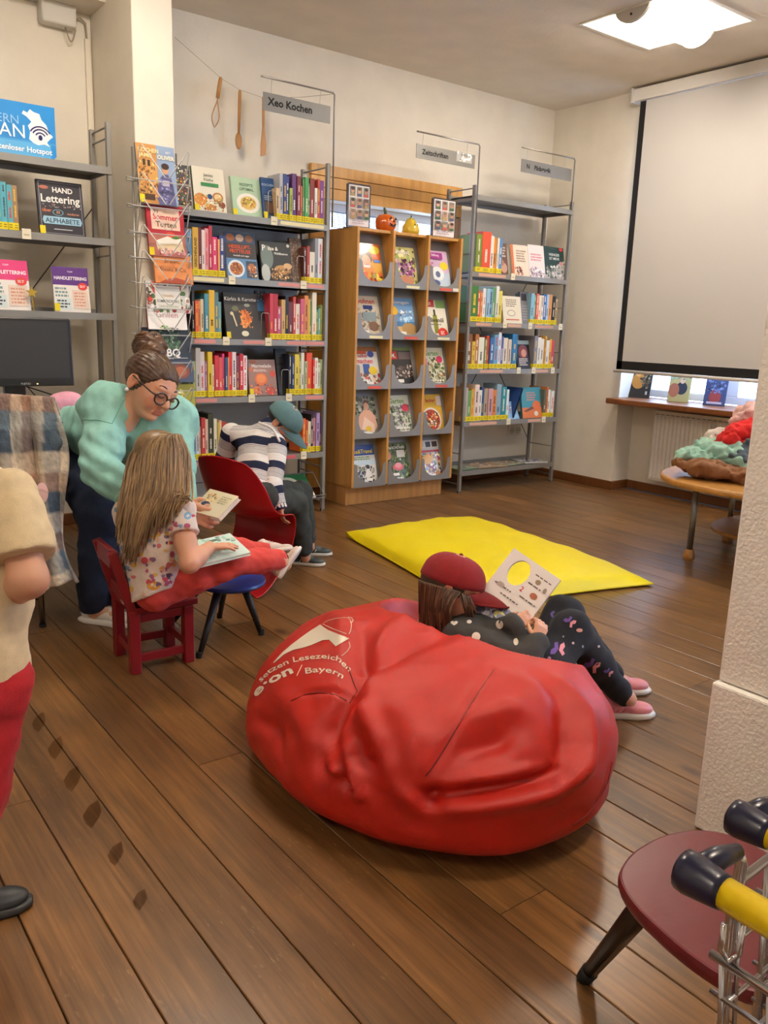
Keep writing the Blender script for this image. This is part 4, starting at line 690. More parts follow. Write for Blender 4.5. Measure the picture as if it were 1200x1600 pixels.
MAG = [
 ('orange and yellow womens magazine with a smiling portrait', 'e8a83c', [('r', 0, .7, .5, .98, 'd8447a'), ('r', .6, .6, 1, 1, 'd86a34'), ('e', .78, .85, .2, .1, 'e8d030'), ('e', .42, .66, .24, .2, '5a3828'), ('p', [(.25, .5), (.62, .5), (.68, .3), (.2, .3)], 'e8944a'), ('e', .43, .56, .17, .16, 'e2ae8c'), ('r', .37, .48, .5, .495, 'b84a44'), ('r', .02, .7, .3, .78, '3a4a8a'), ('r', .7, .55, .95, .62, '4a7ac0'), ('r', .3, .42, .55, .48, 'f4f0ea'), ('b', .05, .0, .95, .3, ['e8c040', 'e07a38', 'd85a3a', 'f0d880'], 18, .12, 4)]),
 ('countryside magazine with purple flowers on the cover', 'c8bc7a', [('b', 0, .0, 1, .95, ['a8a850', '6a7a3a', 'd8c89a', '8a9a5a'], 40, .12, 2), ('b', .3, .3, .9, .7, ['7a3a6a', '9a5a8a', '4a2a4a', 'c89ab8'], 26, .1, 6), ('e', .55, .18, .3, .12, 'c8886a'), ('t', .5, .83, .15, 'landlust', 'f4f0e4', 'C', .02, .9)]),
 ('lilac consumer test magazine with a white appliance', 'd8b8d8', [('r', 0, .0, 1, .45, 'c4d4e6'), ('r', .05, .8, .8, .95, 'b04a9a'), ('t', .5, .86, .08, 'Stiftung', 'f4e8f4', 'C', .02, .7), ('t', .5, .76, .09, 'Warentest', '7a2a6a', 'C', .02, .8), ('l', .05, .55, .4, .7, 3, 'b8506a', 4), ('e', .8, .62, .17, .1, 'ecd83a'), ('e', .5, .42, .26, .18, 'eef2f6'), ('e', .5, .4, .1, .08, '6a7a9a'), ('e', .35, .18, .2, .08, '4a5a8a')]),
 ('beige home living magazine with a red title', 'cfc4b2', [('t', .5, .82, .17, 'wohnen', 'c8402c', 'C', .02, .92), ('b', .05, .05, .95, .7, ['b8a890', '8a9a90', 'd8d0c0', 'a08a78'], 36, .1, 5), ('r', .4, .68, .75, .78, '2c3c7a'), ('r', .35, .4, .85, .62, '8a9aa0'), ('e', .1, .68, .12, .09, '3a9a8a'), ('r', .3, .1, .5, .18, 'f0ece4'), ('e', .7, .28, .18, .12, '7a5a48')]),
 ('blue travel magazine with beach and sea', '6f9fd0', [('r', 0, 0, 1, .3, 'd8b478'), ('r', 0, .3, 1, .42, '4a7fae'), ('e', .75, .25, .3, .14, 'b08a54'), ('b', .3, .42, .95, .7, ['a8c8e8', 'd8e6f4', '86b0dc'], 12, .12, 3), ('e', .2, .68, .18, .12, 'e8b828'), ('t', .5, .86, .11, 'Reisemagazin', 'f4f4f4', 'C', .01, .94), ('r', .35, .1, .6, .17, 'f0ece4')]),
 ('pale test magazine with an olive oil bottle and red badge', 'ece6d6', [('r', 0, .82, .55, 1, 'c83a3a'), ('t', .28, .87, .1, 'TEST', 'f4e8e0', 'C', .02, .45), ('r', .6, .8, 1, 1, '8ab06a'), ('r', .42, .15, .6, .62, '8a8a2a'), ('r', .47, .6, .55, .76, '3a3a20'), ('t', .5, .44, .16, 'Olivenöl', '2a2620', 'C', .01, .92), ('l', .3, .36, .9, .4, 1, '6a6458', 2), ('e', .75, .17, .2, .13, 'd8382e'), ('l', .66, .12, .84, .22, 3, 'f4d0c8', 3)]),
 ('do it yourself magazine with a blue machine and red title', 'd8d4cc', [('r', 0, .88, 1, 1, '8a5a34'), ('r', 0, .82, .6, .9, 'c8502c'), ('t', .45, .74, .12, 'selber', 'c8324a', 'C', .02, .7), ('t', .48, .6, .16, 'machen', 'c8324a', 'C', .02, .85), ('e', .75, .82, .12, .08, '3a4a9a'), ('r', .4, .34, .65, .58, '34509a'), ('e', .75, .42, .16, .1, 'e0c030'), ('b', .02, .02, .98, .34, ['b84a44', 'e8e0d8', '6a5a50', 'c8a070'], 22, .1, 6), ('r', .5, .08, .72, .15, 'f0ece4')]),
 ('black science magazine with a red square logo', '2c2a2c', [('r', 0, .92, 1, 1, '6a7a4a'), ('r', 0, .7, .45, .9, 'c0302c'), ('t', .22, .74, .15, 'P.M.', 'f4ece8', 'C', .03, .36), ('r', .5, .7, 1, .88, '6a5a5a'), ('e', .6, .4, .3, .14, '5a4a48'), ('b', .2, .25, .95, .55, ['8a7a74', '3a3434', 'b0a098'], 20, .08, 4), ('r', .35, .12, .58, .2, 'f0ece4'), ('l', .1, .02, .9, .1, 1, 'd8d0cc', 2)]),
 ('garden magazine with sunlit beds and a pink badge', 'd8d8c4', [('b', 0, .0, 1, .74, ['6a7a4a', '9aa06a', '4a5a3a', 'c8b88a', 'b08a6a'], 60, .1, 9), ('t', .5, .8, .17, 'Garten', '6f9a5a', 'C', .02, .92), ('e', .82, .7, .13, .09, 'd83a6a'), ('r', .03, .55, .3, .72, 'c87a9a'), ('l', .35, .05, .95, .2, 2, 'f4f0e4', 4)]),
 ('sports magazine with a pale seated figure', '8a8a84', [('b', 0, .3, 1, 1, ['5a6a5a', 'a8a898', '3a4038', 'c8c4b0'], 30, .14, 4), ('e', .62, .82, .1, .09, '5a3a2c'), ('e', .62, .75, .1, .09, 'd8a48a'), ('p', [(.2, .2), (.3, .52), (.5, .66), (.75, .66), (.92, .5), (.95, .25), (.8, .12)], 'dca890'), ('p', [(.35, .2), (.5, .5), (.85, .3), (.8, .1)], 'e8c8b4'), ('e', .6, .2, .12, .07, 'e0b83a'), ('e', .5, .08, .25, .06, 'ece8e0')]),
 ('garden magazine with white pergola and a pink badge', 'd4d8c8', [('b', 0, .0, 1, .74, ['7a8a6a', '5a6a4a', 'a8b090', '8a8a90', 'b8a8b0'], 60, .1, 19), ('t', .5, .8, .17, 'Garten', '6f9a5a', 'C', .02, .92), ('e', .82, .68, .14, .1, 'd83a5a'), ('l', .3, .05, .95, .22, 2, 'f4f0ec', 4)]),
 ('food magazine with a red pasta dish', 'd8a83a', [('r', 0, .6, 1, 1, 'e0b43c'), ('e', .1, .84, .18, .1, 'd8403a'), ('e', .5, .34, .42, .32, 'e8ded0'), ('e', .5, .34, .36, .27, 'b8442c'), ('b', .22, .14, .78, .54, ['d8a060', 'c8502c', '4a6a34', 'e8d8c0', '8a2a24'], 40, .07, 8), ('r', .8, .7, 1, .95, 'e8d8d0'), ('t', .55, .8, .13, 'lecker', 'c8342c', 'C', .02, .5)]),
 ('blue cycling magazine with yellow title and a cyclist', 'e6e6e4', [('r', 0, .74, 1, 1, '1f4a9a'), ('t', .5, .79, .14, 'Bike&Travel', 'ecd030', 'C', .02, .94), ('l', .2, .62, .85, .72, 2, '6a9a5a', 3), ('r', 0, .5, 1, .62, 'c8dce8'), ('e', .08, .66, .12, .08, 'd84a3a'), ('b', .1, .05, .9, .48, ['2a3454', '8a8a78', '4a4a48', 'b8b8b0'], 40, .1, 5), ('e', .68, .44, .07, .06, '3a3a44'), ('p', [(.5, .2), (.62, .4), (.72, .4), (.8, .22), (.66, .18)], 'ece8e4'), ('r', .55, .1, .8, .17, 'f0ece4')]),
 ('garden magazine with pink water lily on dark green', '5a6a4a', [('b', 0, .0, 1, .95, ['4a5a3a', '7a8a5a', '2c3a24', '9aa080', '3a4a3a'], 70, .09, 4), ('t', .5, .84, .09, 'MEIN SCHÖNER', 'e8e8dc', 'C', .02, .92), ('r', .55, .62, .88, .8, 'e0dcd0'), ('e', .15, .68, .18, .11, 'd89a7a'), ('e', .55, .38, .22, .09, 'd86a78'), ('e', .55, .42, .13, .07, 'e89aa0'), ('r', .3, .16, .55, .23, 'f0ece4'), ('l', .2, .05, .9, .14, 1, 'e8e4dc', 2)]),
 ('cookery magazine with colourful dishes and a red band', 'd4d0cc', [('r', 0, .8, 1, 1, 'e4e0dc'), ('r', .45, .82, .66, .96, '3a4450'), ('r', .72, .82, .95, .96, '4a3a3c'), ('t', .2, .85, .09, 'essen', '3a5a4a', 'C', .02, .35), ('r', 0, .68, 1, .74, 'b83a40'), ('b', .0, .05, 1, .66, ['c87a3a', 'e8c870', '8a2a3a', '4a6a9a', 'd8d0c8', '6a4a34', 'd8a858'], 60, .1, 3), ('e', .45, .5, .22, .13, 'e0ac50'), ('r', .4, .04, .7, .12, 'f0ece4')]),
]
RED, CRM = 'd85a48', 'e8e0b4'
strip = {1: CRM, 2: RED, 3: CRM, 4: RED, 5: CRM, 6: RED, 8: RED}
for r in range(5):
    for c in range(3):
        i = r*3+c; a = colx[c]+(th if c == 0 else th/2); b = colx[c+1]-(th if c == 2 else th/2); z0 = rows_z[r]; z1 = z0+pitch-.022
        if r == 0: z1 = ZT-.045
        # slanted grey backing, bottom lip and cut-out pocket front
        m = MB(); m.add([V(a, yfr+.035, z0), V(b, yfr+.035, z0), V(b, yfr+.135, z1+.03), V(a, yfr+.135, z1+.03)], [(0, 1, 2, 3)], PG)
        m.box(a, b, yfr+.004, yfr+.035, z0, z0+.004, PG)
        m.build('backing', 'grey_metal', root)
        wd = b-a; ph = .155; u = [(0, 0), (wd, 0), (wd, ph)]; n = 14; cx = wd*.5; hw = wd*.40
        u += [(wd*.94, ph)]+[(cx+hw*math.cos(math.pi*k/n)**1 if False else cx+hw*math.copysign(abs(math.cos(math.pi*k/n))**.8, math.cos(math.pi*k/n)), ph-.012-.112*math.sin(math.pi*k/n)**.8) for k in range(n+1)]+[(wd*.06, ph), (0, ph)]
        pk = MB().prism(u, V(a, yfr+.004, z0), EX, EZ, -EY, .003, PG).build('pocket_front', 'grey_metal', root)
        if i in strip: MB().box(a+wd*.36, a+wd*.76, yfr-.0008, yfr+.001, z0+.004, z0+.02, strip[i]).build('label_strip', 'paper', pk)
        if i == 2: MB().box(a+wd*.8, b-.004, yfr-.0008, yfr+.001, z0+.004, z0+.024, 'e8e4da').build('label_strip', 'paper', pk)
        lab, base, els = MAG[i]
        mw = min(.208, wd-.045); mh = min(.268, (z1-z0)*.93); ln = .30
        face_book('magazine', lab+', %s rack row' % ['top', 'second', 'middle', 'fourth', 'bottom'][r], 'magazine', V(a+.006+(wd-.012-mw)*.18, yfr+.026, z0+.006), mw, mh, .006, base, els, group='magazines in the wooden rack', lean=ln, sheet=True, mark=False)
# things on top of the rack
z = ZT-.002
def collage(lab, l, r, bot, top):
    y = 4.36; a, b = P(l, bot, 'y', y), P(r, bot, 'y', y); h = P((l+r)/2, top, 'y', y).z-z; wd = b.x-a.x
    t = thing('photo_display', ((a.x+b.x)/2, y, z), lab, 'picture frame', 'photo collages on the magazine rack')
    MB().prism([(.008, 0), (wd-.008, 0), (wd, .008), (wd, h-.008), (wd-.008, h), (.008, h), (0, h-.008), (0, .008)], V(a.x, y+.014, z), EX, EZ, -EY, .014, '4a4040').build('frame', 'gloss', t)
    els = [('r', .06, .04, .94, .96, 'efe6e6')]; rr = random.Random(int(l))
    for i in range(3):
        for j in range(3):
            x0, y0 = .1+j*.285, .71-i*.255; els += [('r', x0, y0, x0+.23, y0+.22, rr.choice(['a8907c', '8a8a7c', 'c0a490', '6a6a72'])), ('e', x0+.115, y0+.12, .07, .055, rr.choice(['d8a888', 'b88a70', 'c89a80'])), ('e', x0+.115, y0+.17, .075, .035, rr.choice(['4a342a', '6a5040', '8a7a70'])), ('r', x0+.03, y0, x0+.2, y0+.06, rr.choice(['c85a4a', '4a6a4a', '5a5a7a', 'b89a60']))]
    els += [('l', .18, .08, .82, .17, 2, 'b0a4b0', 2)]
    art(MB(), V(a.x, y, z), EX, EZ, wd, h, -EY, els).build('photo_print', 'paper', t)
    MB().box(a.x+.02, b.x-.02, y+.012, y+.07, z, z+.004, '4a4040').build('stand', 'gloss', t)
collage('dark framed collage of nine small photos at the left of the rack top', 542, 578, 352, 287)
collage('dark framed collage of nine small photos at the right of the rack top', 674, 711, 371, 310)
# ceramic pumpkin
def ribbed(name, cx, cy, prof, col, ribs, amp, parent, n=48):
    m = MB(); rows = []
    for r_, z_ in prof: rows.append([V(cx+r_*(1+amp*(abs(math.cos(ribs*t*math.pi/n))-.6))*math.cos(2*math.pi*t/n), cy+r_*(1+amp*(abs(math.cos(ribs*t*math.pi/n))-.6))*math.sin(2*math.pi*t/n), z_) for t in range(n)])
    m.grid(rows, col, True); m.poly(list(reversed(rows[0])), col); m.poly(rows[-1], col)
    return m.build(name, 'gloss', parent, smooth=True)
y = 4.41; c = P(602, 358, 'y', y); t = thing('ceramic_pumpkin', (c.x, y, z), 'orange ceramic pumpkin with a carved grin on the magazine rack', 'ornament')
R_ = .066; ribbed('body', c.x, y, [(.03, z), (.05, z+.008), (.063, z+.03), (R_, z+.055), (.062, z+.08), (.045, z+.1), (.02, z+.108)], 'd8641c', 9, .06, t)
MB().tube([(c.x, y, z+.1), (c.x-.004, y, z+.125), (c.x-.014, y, z+.148)], [.012, .009, .006], '4a5a3a', 8).build('stem', 'satin', t, smooth=True)
d = V(.25, -1, 0).normalized(); ex = V(1, .25, 0).normalized(); fr = V(c.x, y, z+.058)+d*(R_*1.02)
def stuck(m, poly, col, c0=fr, e1=ex, e2=EZ, nn=d, bend=.0): m.prism(poly, c0, e1, e2, nn, .004, col)
m = MB()
for s in (-1, 1): stuck(m, [(s*.026-.01, .016), (s*.026+.01, .016), (s*.022, .032)], '2a1408', fr-d*.006)
stuck(m, [(-.007, 0), (.007, 0), (0, .013)], '2a1408'); stuck(m, [(-.03, -.008), (-.018, -.012), (-.01, -.008), (0, -.015), (.01, -.009), (.018, -.012), (.03, -.006), (.02, -.024), (0, -.03), (-.02, -.024)], '2a1408', fr-d*.006)
m.build('carved_face', 'matte', t)
c = P(641, 364, 'y', y); t = thing('ceramic_gourd', (c.x, y, z), 'yellow ceramic pear shaped gourd with a small face on the magazine rack', 'ornament')
ribbed('body', c.x, y, [(.035, z), (.055, z+.008), (.06, z+.028), (.052, z+.055), (.036, z+.08), (.027, z+.096), (.012, z+.106)], 'd8b83a', 8, .02, t)
m = MB()
for k in range(6): m.prism([(0, 0), (.014, .006), (.03, 0), (.014, -.006)], V(c.x, y, z+.104), V(math.cos(k), math.sin(k), -.25), V(-math.sin(k), math.cos(k), 0), EZ, .003, '5a7a34')
m.tube([(c.x, y, z+.1), (c.x+.004, y, z+.122)], .004, '4a5a2a', 6); m.build('leaves', 'satin', t)
m = MB()
for sx, sz in ((-.014, .062), (.016, .064), (.0, .05)): m.ell(V(c.x, y, z+sz)+ex*sx+d*.046, (.004, .004, .005), '3a2a14', 8, 5)
m.build('painted_face', 'matte', t)
# books on the window sill under the screen
for i, (l, r, top, py, base, els, lab) in enumerate([
  (977, 1009, 580, 615, '241c1a', [('e', .45, .5, .28, .24, 'c8873a'), ('e', .42, .72, .12, .1, 'e0a860'), ('b', .55, .3, .95, .85, ['5a4a34', '8a7a5a', '3a302a'], 14, .1, 2), ('r', .8, .1, .88, .2, 'c8c0b8')], 'dark picture book with golden figure, left on the window sill'),
  (1042, 1071, 588, 622, 'b8a86a', [('e', .6, .42, .26, .2, '2a2c3a'), ('e', .25, .35, .25, .22, 'b0684a'), ('e', .6, .66, .12, .1, 'd8b090'), ('b', .0, .7, 1, .98, ['8aa06a', 'c8b88a', '6a8a7a'], 14, .12, 4)], 'tan picture book with a dark jacket figure, middle of the window sill'),
  (1098, 1128, 590, 629, '3a4470', [('r', 0, .75, 1, .98, '2a3050'), ('e', .5, .25, .28, .2, 'a03a3a'), ('e', .5, .86, .2, .08, '8a4a3a'), ('b', .1, .35, .9, .7, ['5a6a9a', '2a3458', '7a86b0'], 14, .12, 3), ('r', .15, .04, .85, .1, 'c8b8c8')], 'blue picture book with red shape, right on the window sill')]):
    xw = 5.25; a, b = P(l, py, 'x', xw), P(r, py, 'x', xw); h = P((l+r)/2, top, 'x', xw).z-.695
    ex = V(.35, -1, 0).normalized(); bk = V(1, .35, 0).normalized()
    face_book('picture_book', lab, 'book', V(xw, a.y, .697), (a.y-b.y)*1.0, h/math.cos(.25)*1.25, .015, base, els, ex=ex, up=(EZ*math.cos(.25)+bk*math.sin(.25)).normalized(), mark=False, group='books on the window sill')
# ================================================================== SOFT SHAPES: signed distance fields turned into smooth meshes
class SDF:
    def __init__(s, k=.02): s.p = []; s.k = k
    def cap(s, a, b, ra, rb=None, k=None, flat=None):
        s.p.append(('c', np.array(a, float), np.array(b, float), ra, ra if rb is None else rb, s.k if k is None else k, flat)); return s
    def chain(s, pts, rs, k=None, flat=None):
        for i in range(len(pts)-1): s.cap(pts[i], pts[i+1], rs[i], rs[i+1], k, flat)
        return s
    def ell(s, c, r, R=None, k=None): s.p.append(('e', np.array(c, float), np.array(r, float), None if R is None else np.array(R, float), s.k if k is None else k)); return s
    def cut(s, c, r, k=.01): s.p.append(('x', np.array(c, float), np.array(r, float), k)); return s
    def half(s, o, n, k=.004): s.p.append(('h', np.array(o, float), np.array(n, float)/np.linalg.norm(n), k)); return s   # removes the side n points to
    def ev(s, X):
        d = np.full(X.shape[:-1], 1e3)
        for q in s.p:
            if q[0] == 'c':
                _, a, b, ra, rb, k, flat = q; ab = b-a; L2 = max(ab @ ab, 1e-12); t = np.clip(((X-a) @ ab)/L2, 0, 1); v = X-a-t[..., None]*ab
                if flat is not None: n = np.array(flat[0], float); n /= np.linalg.norm(n); v = v+((v @ n)*(flat[1]-1))[..., None]*n
                e = np.sqrt((v*v).sum(-1))-(ra+(rb-ra)*t)
            elif q[0] == 'e':
                _, c, r, R, k = q; v = X-c
                if R is not None: v = v @ R
                l = np.sqrt(((v/r)**2).sum(-1)); e = (l-1)*min(r)*.9
                e = np.where(l > 1e-6, l*(l-1)/np.maximum(np.sqrt(((v/(r*r))**2).sum(-1)), 1e-6), e)
            elif q[0] == 'x':
                _, c, r, k = q; v = (X-c)/r; e = -((np.sqrt((v*v).sum(-1))-1)*min(r)); h = np.clip(.5-.5*(e-d)/k*-1, 0, 1); h = np.clip(.5+.5*(e-d)/k, 0, 1); d = d*(1-h)+e*h+k*h*(1-h); continue
            else:
                _, o, n, k = q; e = (X-o) @ n; h = np.clip(.5+.5*(e-d)/k, 0, 1); d = d*(1-h)+e*h+k*h*(1-h); continue
            h = np.clip(.5+.5*(d-e)/k, 0, 1); d = d*(1-h)+e*h-k*h*(1-h)
        return d
    def mesh(s, vox, disp=None):
        lo = np.full(3, 1e9); hi = -lo
        for q in s.p:
            if q[0] == 'c': m = max(q[3], q[4]); lo = np.minimum(lo, np.minimum(q[1], q[2])-m); hi = np.maximum(hi, np.maximum(q[1], q[2])+m)
            elif q[0] == 'e': m = q[2].max() if q[3] is not None else q[2]; lo = np.minimum(lo, q[1]-m); hi = np.maximum(hi, q[1]+m)
        lo -= vox*3+.012; hi += vox*3+.012; n = np.ceil((hi-lo)/vox).astype(int)+1
        ax = [lo[i]+vox*np.arange(n[i]) for i in range(3)]
        F_ = np.empty(tuple(n), np.float32); step = max(1, int(250000/(n[1]*n[2])))
        for i in range(0, n[0], step):
            X = np.stack(np.meshgrid(ax[0][i:i+step], ax[1], ax[2], indexing='ij'), -1); d = s.ev(X)
            if disp is not None:
                nb = np.abs(d) < .05
                if nb.any(): d[nb] += disp(X[nb])
            F_[i:i+step] = d
        return nets(F_, lo, vox)
def nets(F_, lo, h):
    sg = F_ < 0; c = [(i, j, k) for i in (0, 1) for j in (0, 1) for k in (0, 1)]
    sl = lambda A, o: A[o[0]:A.shape[0]-1+o[0], o[1]:A.shape[1]-1+o[1], o[2]:A.shape[2]-1+o[2]]
    cnt = sum(sl(sg, o).astype(np.int8) for o in c); act = (cnt > 0) & (cnt < 8)
    idx = np.full(act.shape, -1, np.int64); ijk = np.argwhere(act); idx[act] = np.arange(len(ijk))
    val = np.stack([sl(F_, o)[act] for o in c], 1); pos = np.zeros((len(ijk), 3)); num = np.zeros(len(ijk))
    for a in range(8):
        for b in range(a+1, 8):
            if sum(abs(c[a][q]-c[b][q]) for q in range(3)) != 1: continue
            va, vb = val[:, a], val[:, b]; m = (va < 0) != (vb < 0); t = np.where(m, va/np.where(va == vb, 1, va-vb), 0)
            pos += np.where(m[:, None], np.array(c[a])+t[:, None]*(np.array(c[b])-np.array(c[a])), 0); num += m
    V_ = lo+h*(ijk+pos/num[:, None]); faces = []
    for ax in range(3):
        u, v = [(1, 2), (2, 0), (0, 1)][ax]; sA = [slice(None)]*3; sB = [slice(None)]*3; sA[ax] = slice(0, -1); sB[ax] = slice(1, None)
        e = sg[tuple(sA)] != sg[tuple(sB)]; ins = sg[tuple(sA)]; p = np.argwhere(e); p = p[(p[:, u] > 0) & (p[:, v] > 0) & (p[:, u] < F_.shape[u]-1) & (p[:, v] < F_.shape[v]-1)]
        if not len(p): continue
        du = np.zeros(3, int); du[u] = 1; dv = np.zeros(3, int); dv[v] = 1
        q = [idx[tuple((p-o).T)] for o in (du+dv, dv, np.zeros(3, int), du)]
        q = np.stack(q, 1); f = ins[tuple(p.T)]; q[~f] = q[~f][:, ::-1]; faces.append(q)
    return V_, np.concatenate(faces)
def snoise(scale, amp, seed=0):
    r = np.random.default_rng(seed); W_ = r.normal(size=(7, 3))*scale; ph = r.uniform(0, 6.28, 7)
    return lambda X: amp*np.sin(X @ W_.T+ph).sum(-1)/3
def build_vf(name, vf, m, parent=None, col='808080', vcol=None, attr=None, smooth=True, subsurf=0):
    mb = MB(); vs_, fs = vf; mb.v = vs_.tolist(); mb.f = [tuple(int(i) for i in f) for f in fs]; mb.c = [col]*len(fs)
    if vcol is not None: mb.vc = vcol
    if attr is not None: mb.attr = attr
    return mb.build(name, m, parent, smooth, subsurf=subsurf)
def vjoin(*parts):
    V_ = []; F_ = []; n = 0
    for v, f in parts: V_.append(v); F_.append(np.asarray(f)+n); n += len(v)
    return np.concatenate(V_), np.concatenate(F_)
def A(v): return np.array(tuple(v), float)
# ================================================================== DESK CORNER
root = thing('desk', (.95, 3.9, 0), 'light topped computer desk under the lettering shelf at left', 'desk')
MB().box(.35, 1.45, 3.62, 4.20, .70, .728, 'e6d8bc').build('top', 'satin', root, bevel=.003)
for xx in (.38, 1.40): MB().box(xx, xx+.03, 3.68, 4.16, 0, .70, '6a645c').build('leg', 'grey_metal', root, bevel=.003)
MB().box(.41, 1.40, 4.10, 4.12, .35, .70, '8a8278').build('modesty_panel', 'matte', root)
y = 3.98; a = P(107, 498, 'y', y+.02); b = P(119, 603, 'y', y-.02); x1 = (a.x+b.x)/2; z0 = b.z; z1 = a.z; x0 = x1-.55
root = thing('computer_monitor', (x1-.28, y, .728), 'black flat computer monitor switched off on the desk', 'monitor')
ey = V(0, .06, 1).normalized(); nn = V(0, -1, .06).normalized(); c = V((x0+x1)/2, y, (z0+z1)/2)
MB().obox(c-nn*.015, EX, ey, nn, (x1-x0)/2, (z1-z0)/2, .018, '17171a').build('casing', 'plastic', root, bevel=.006)
MB().obox(c+nn*.0036+ey*.01, EX, ey, nn, (x1-x0)/2-.016, (z1-z0)/2-.026, .0006, '2a2a2c').build('display', 'satin', root)
m = MB().text('FUJITSU', c+nn*.0044-ey*((z1-z0)/2-.008)+EX*.06, EX, ey, .012, 'b0b0b0', 'C'); m.build('logo', 'satin', root)
MB().obox(c+nn*.004-ey*((z1-z0)/2-.011)+EX*.11, EX, ey, nn, .003, .002, .001, 'ffb040').build('power_light', 'led', root)
MB().box(c.x+.0-.045+.02, c.x+.045+.02, y+.01, y+.05, .74, z0+.08, '141416').build('stand', 'plastic', root, bevel=.004)
MB().box(c.x-.10, c.x+.14, y-.09, y+.1, .728, .742, '141416').build('foot', 'plastic', root, bevel=.004)
m = MB().tube([(c.x+.05, y+.06, .84), (c.x+.16, y+.03, .80), (c.x+.24, y+.0, .77), (c.x+.36, y+.06, .75), (c.x+.42, y+.12, .735)], .003, '141416', 6); m.build('cable', 'plastic', root, smooth=True)
c = D(124, 607, 3.75)
tag(MB().obox(V(c.x, c.y, .728+.035), V(.9, -.2, .1).normalized(), V(-.1, .3, .9).normalized(), V(.2, .9, -.3).normalized(), .045, .034, .001, 'e0cbaa').build('paper_note', 'paper'), 'small cream paper note standing on the desk behind the woman', 'note')
c = D(106, 640, 3.62); s = SDF(.03).ell((c.x, c.y, .728+.052), (.075, .06, .052)).ell((c.x-.05, c.y, .728+.04), (.05, .05, .04))
tag(build_vf('pink_pouch', s.mesh(.008), 'fabric', col='e0a0b4'), 'pink rounded pouch on the desk edge behind the woman', 'pouch')
# ================================================================== CHAIR WITH A PLAID COAT
ft = V(.80, 3.13, 0)
root = thing('coat_chair', (.72, 3.28, 0), 'chrome legged chair under a hanging plaid coat at left', 'chair')
fx = V(.18, .98, 0)       # from the back towards the seat front
sx = V(-.62, .78, 0).normalized()
bl, br = ft+sx*.44, ft
for p, q in ((br, .62), (bl, .62)): MB().tube([p, p+V(0, 0, .42), p+fx*.03+V(0, 0, q)], .011, 'c0c0c4', 10).build('back_leg', 'chrome', root, smooth=True)
for p in (br, bl): MB().tube([p+fx*.34, p+fx*.33+V(0, 0, .43)], .011, 'c0c0c4', 10).build('front_leg', 'chrome', root, smooth=True)
c = (br+bl)/2+fx*.19+V(0, 0, .44); MB().obox(c, sx, fx, EZ, .20, .17, .018, '2c3a5c').build('seat', 'fabric', root, bevel=.01)
c = (br+bl)/2+fx*.02+V(0, 0, .62); MB().obox(c, sx, fx, EZ, .20, .012, .11, '2c3a5c').build('backrest', 'fabric', root, bevel=.008)
for p in (br, bl): MB().lathe(p, [(.013, 0), (.013, .012)], '222222', 10).build('foot_cap', 'matte', root)
# the coat: thick cloth hanging over the backrest
rows = []; cols = []; NU, NV = 60, 70
t0, t1 = D(-60, 628, 3.0), D(84, 638, 3.06); b0, b1 = D(-30, 925, 2.85), D(126, 915, 2.97)
PL = [lin(q) for q in ('46576a', 'd9c9b4', 'a07a64', '6b7d8a', 'e2d6c4', '3c4a5c', 'b08a72')]
rg = np.random.default_rng(3)
def plaid(u, v):
    a = [1, 0, 4, 3, 5, 1, 2][int((u*1.25+.12*math.sin(v*3))*7) % 7]; b = [4, 2, 3, 0, 1, 6, 0, 4, 2, 3][int((v*1.05)*10) % 10]
    ca, cb = np.array(PL[a]), np.array(PL[b]); n = rg.uniform(.75, 1.2); return (.42*ca+.58*cb)*n
vcs = []
for j in range(NV+1):
    v = j/NV; row = []
    for i in range(NU+1):
        u = i/NU
        if v < .12:     # over the top of the backrest
            w_ = (v/.12); p = t0.lerp(t1, u)+V(.55, .8, 0)*(.07*(1-w_))*1+EZ*(.0+.035*math.sin(w_*math.pi*.55)-.03*(1-w_))
        else:
            w_ = (v-.12)/.88; p = (t0.lerp(t1, u)+EZ*.0355).lerp(b0.lerp(b1, u)+EZ*.02*math.sin(u*9), w_)
            f = .022*math.sin(u*15+v*2.2)+.014*math.sin(u*31+1.5)+.008*math.sin(v*17+u*5); p += V(-.45, -.85, 0)*(f*min(1, w_*4)+.03*math.sin(w_*3.1))
            if u > .8: p += V(.8, -.6, 0)*(.035*math.sin(w_*6.0)*(u-.8)/.2)
        row.append(p); vcs.append(plaid(u, v))
    rows.append(row)
m = MB().grid(rows); m.vc = np.array(vcs)
coat = tag(m.build('plaid_coat', 'fleece', smooth=True, solid=.016), 'blue, brown and cream plaid fleece coat draped over the chair', 'coat')
cl = SDF(.02).cap(D(72, 645, 3.06), D(90, 695, 3.02), .03, .036)
vf = cl.mesh(.008, snoise(60, .004, 2)); build_vf('collar', vf, 'fleece', coat, col='566878')
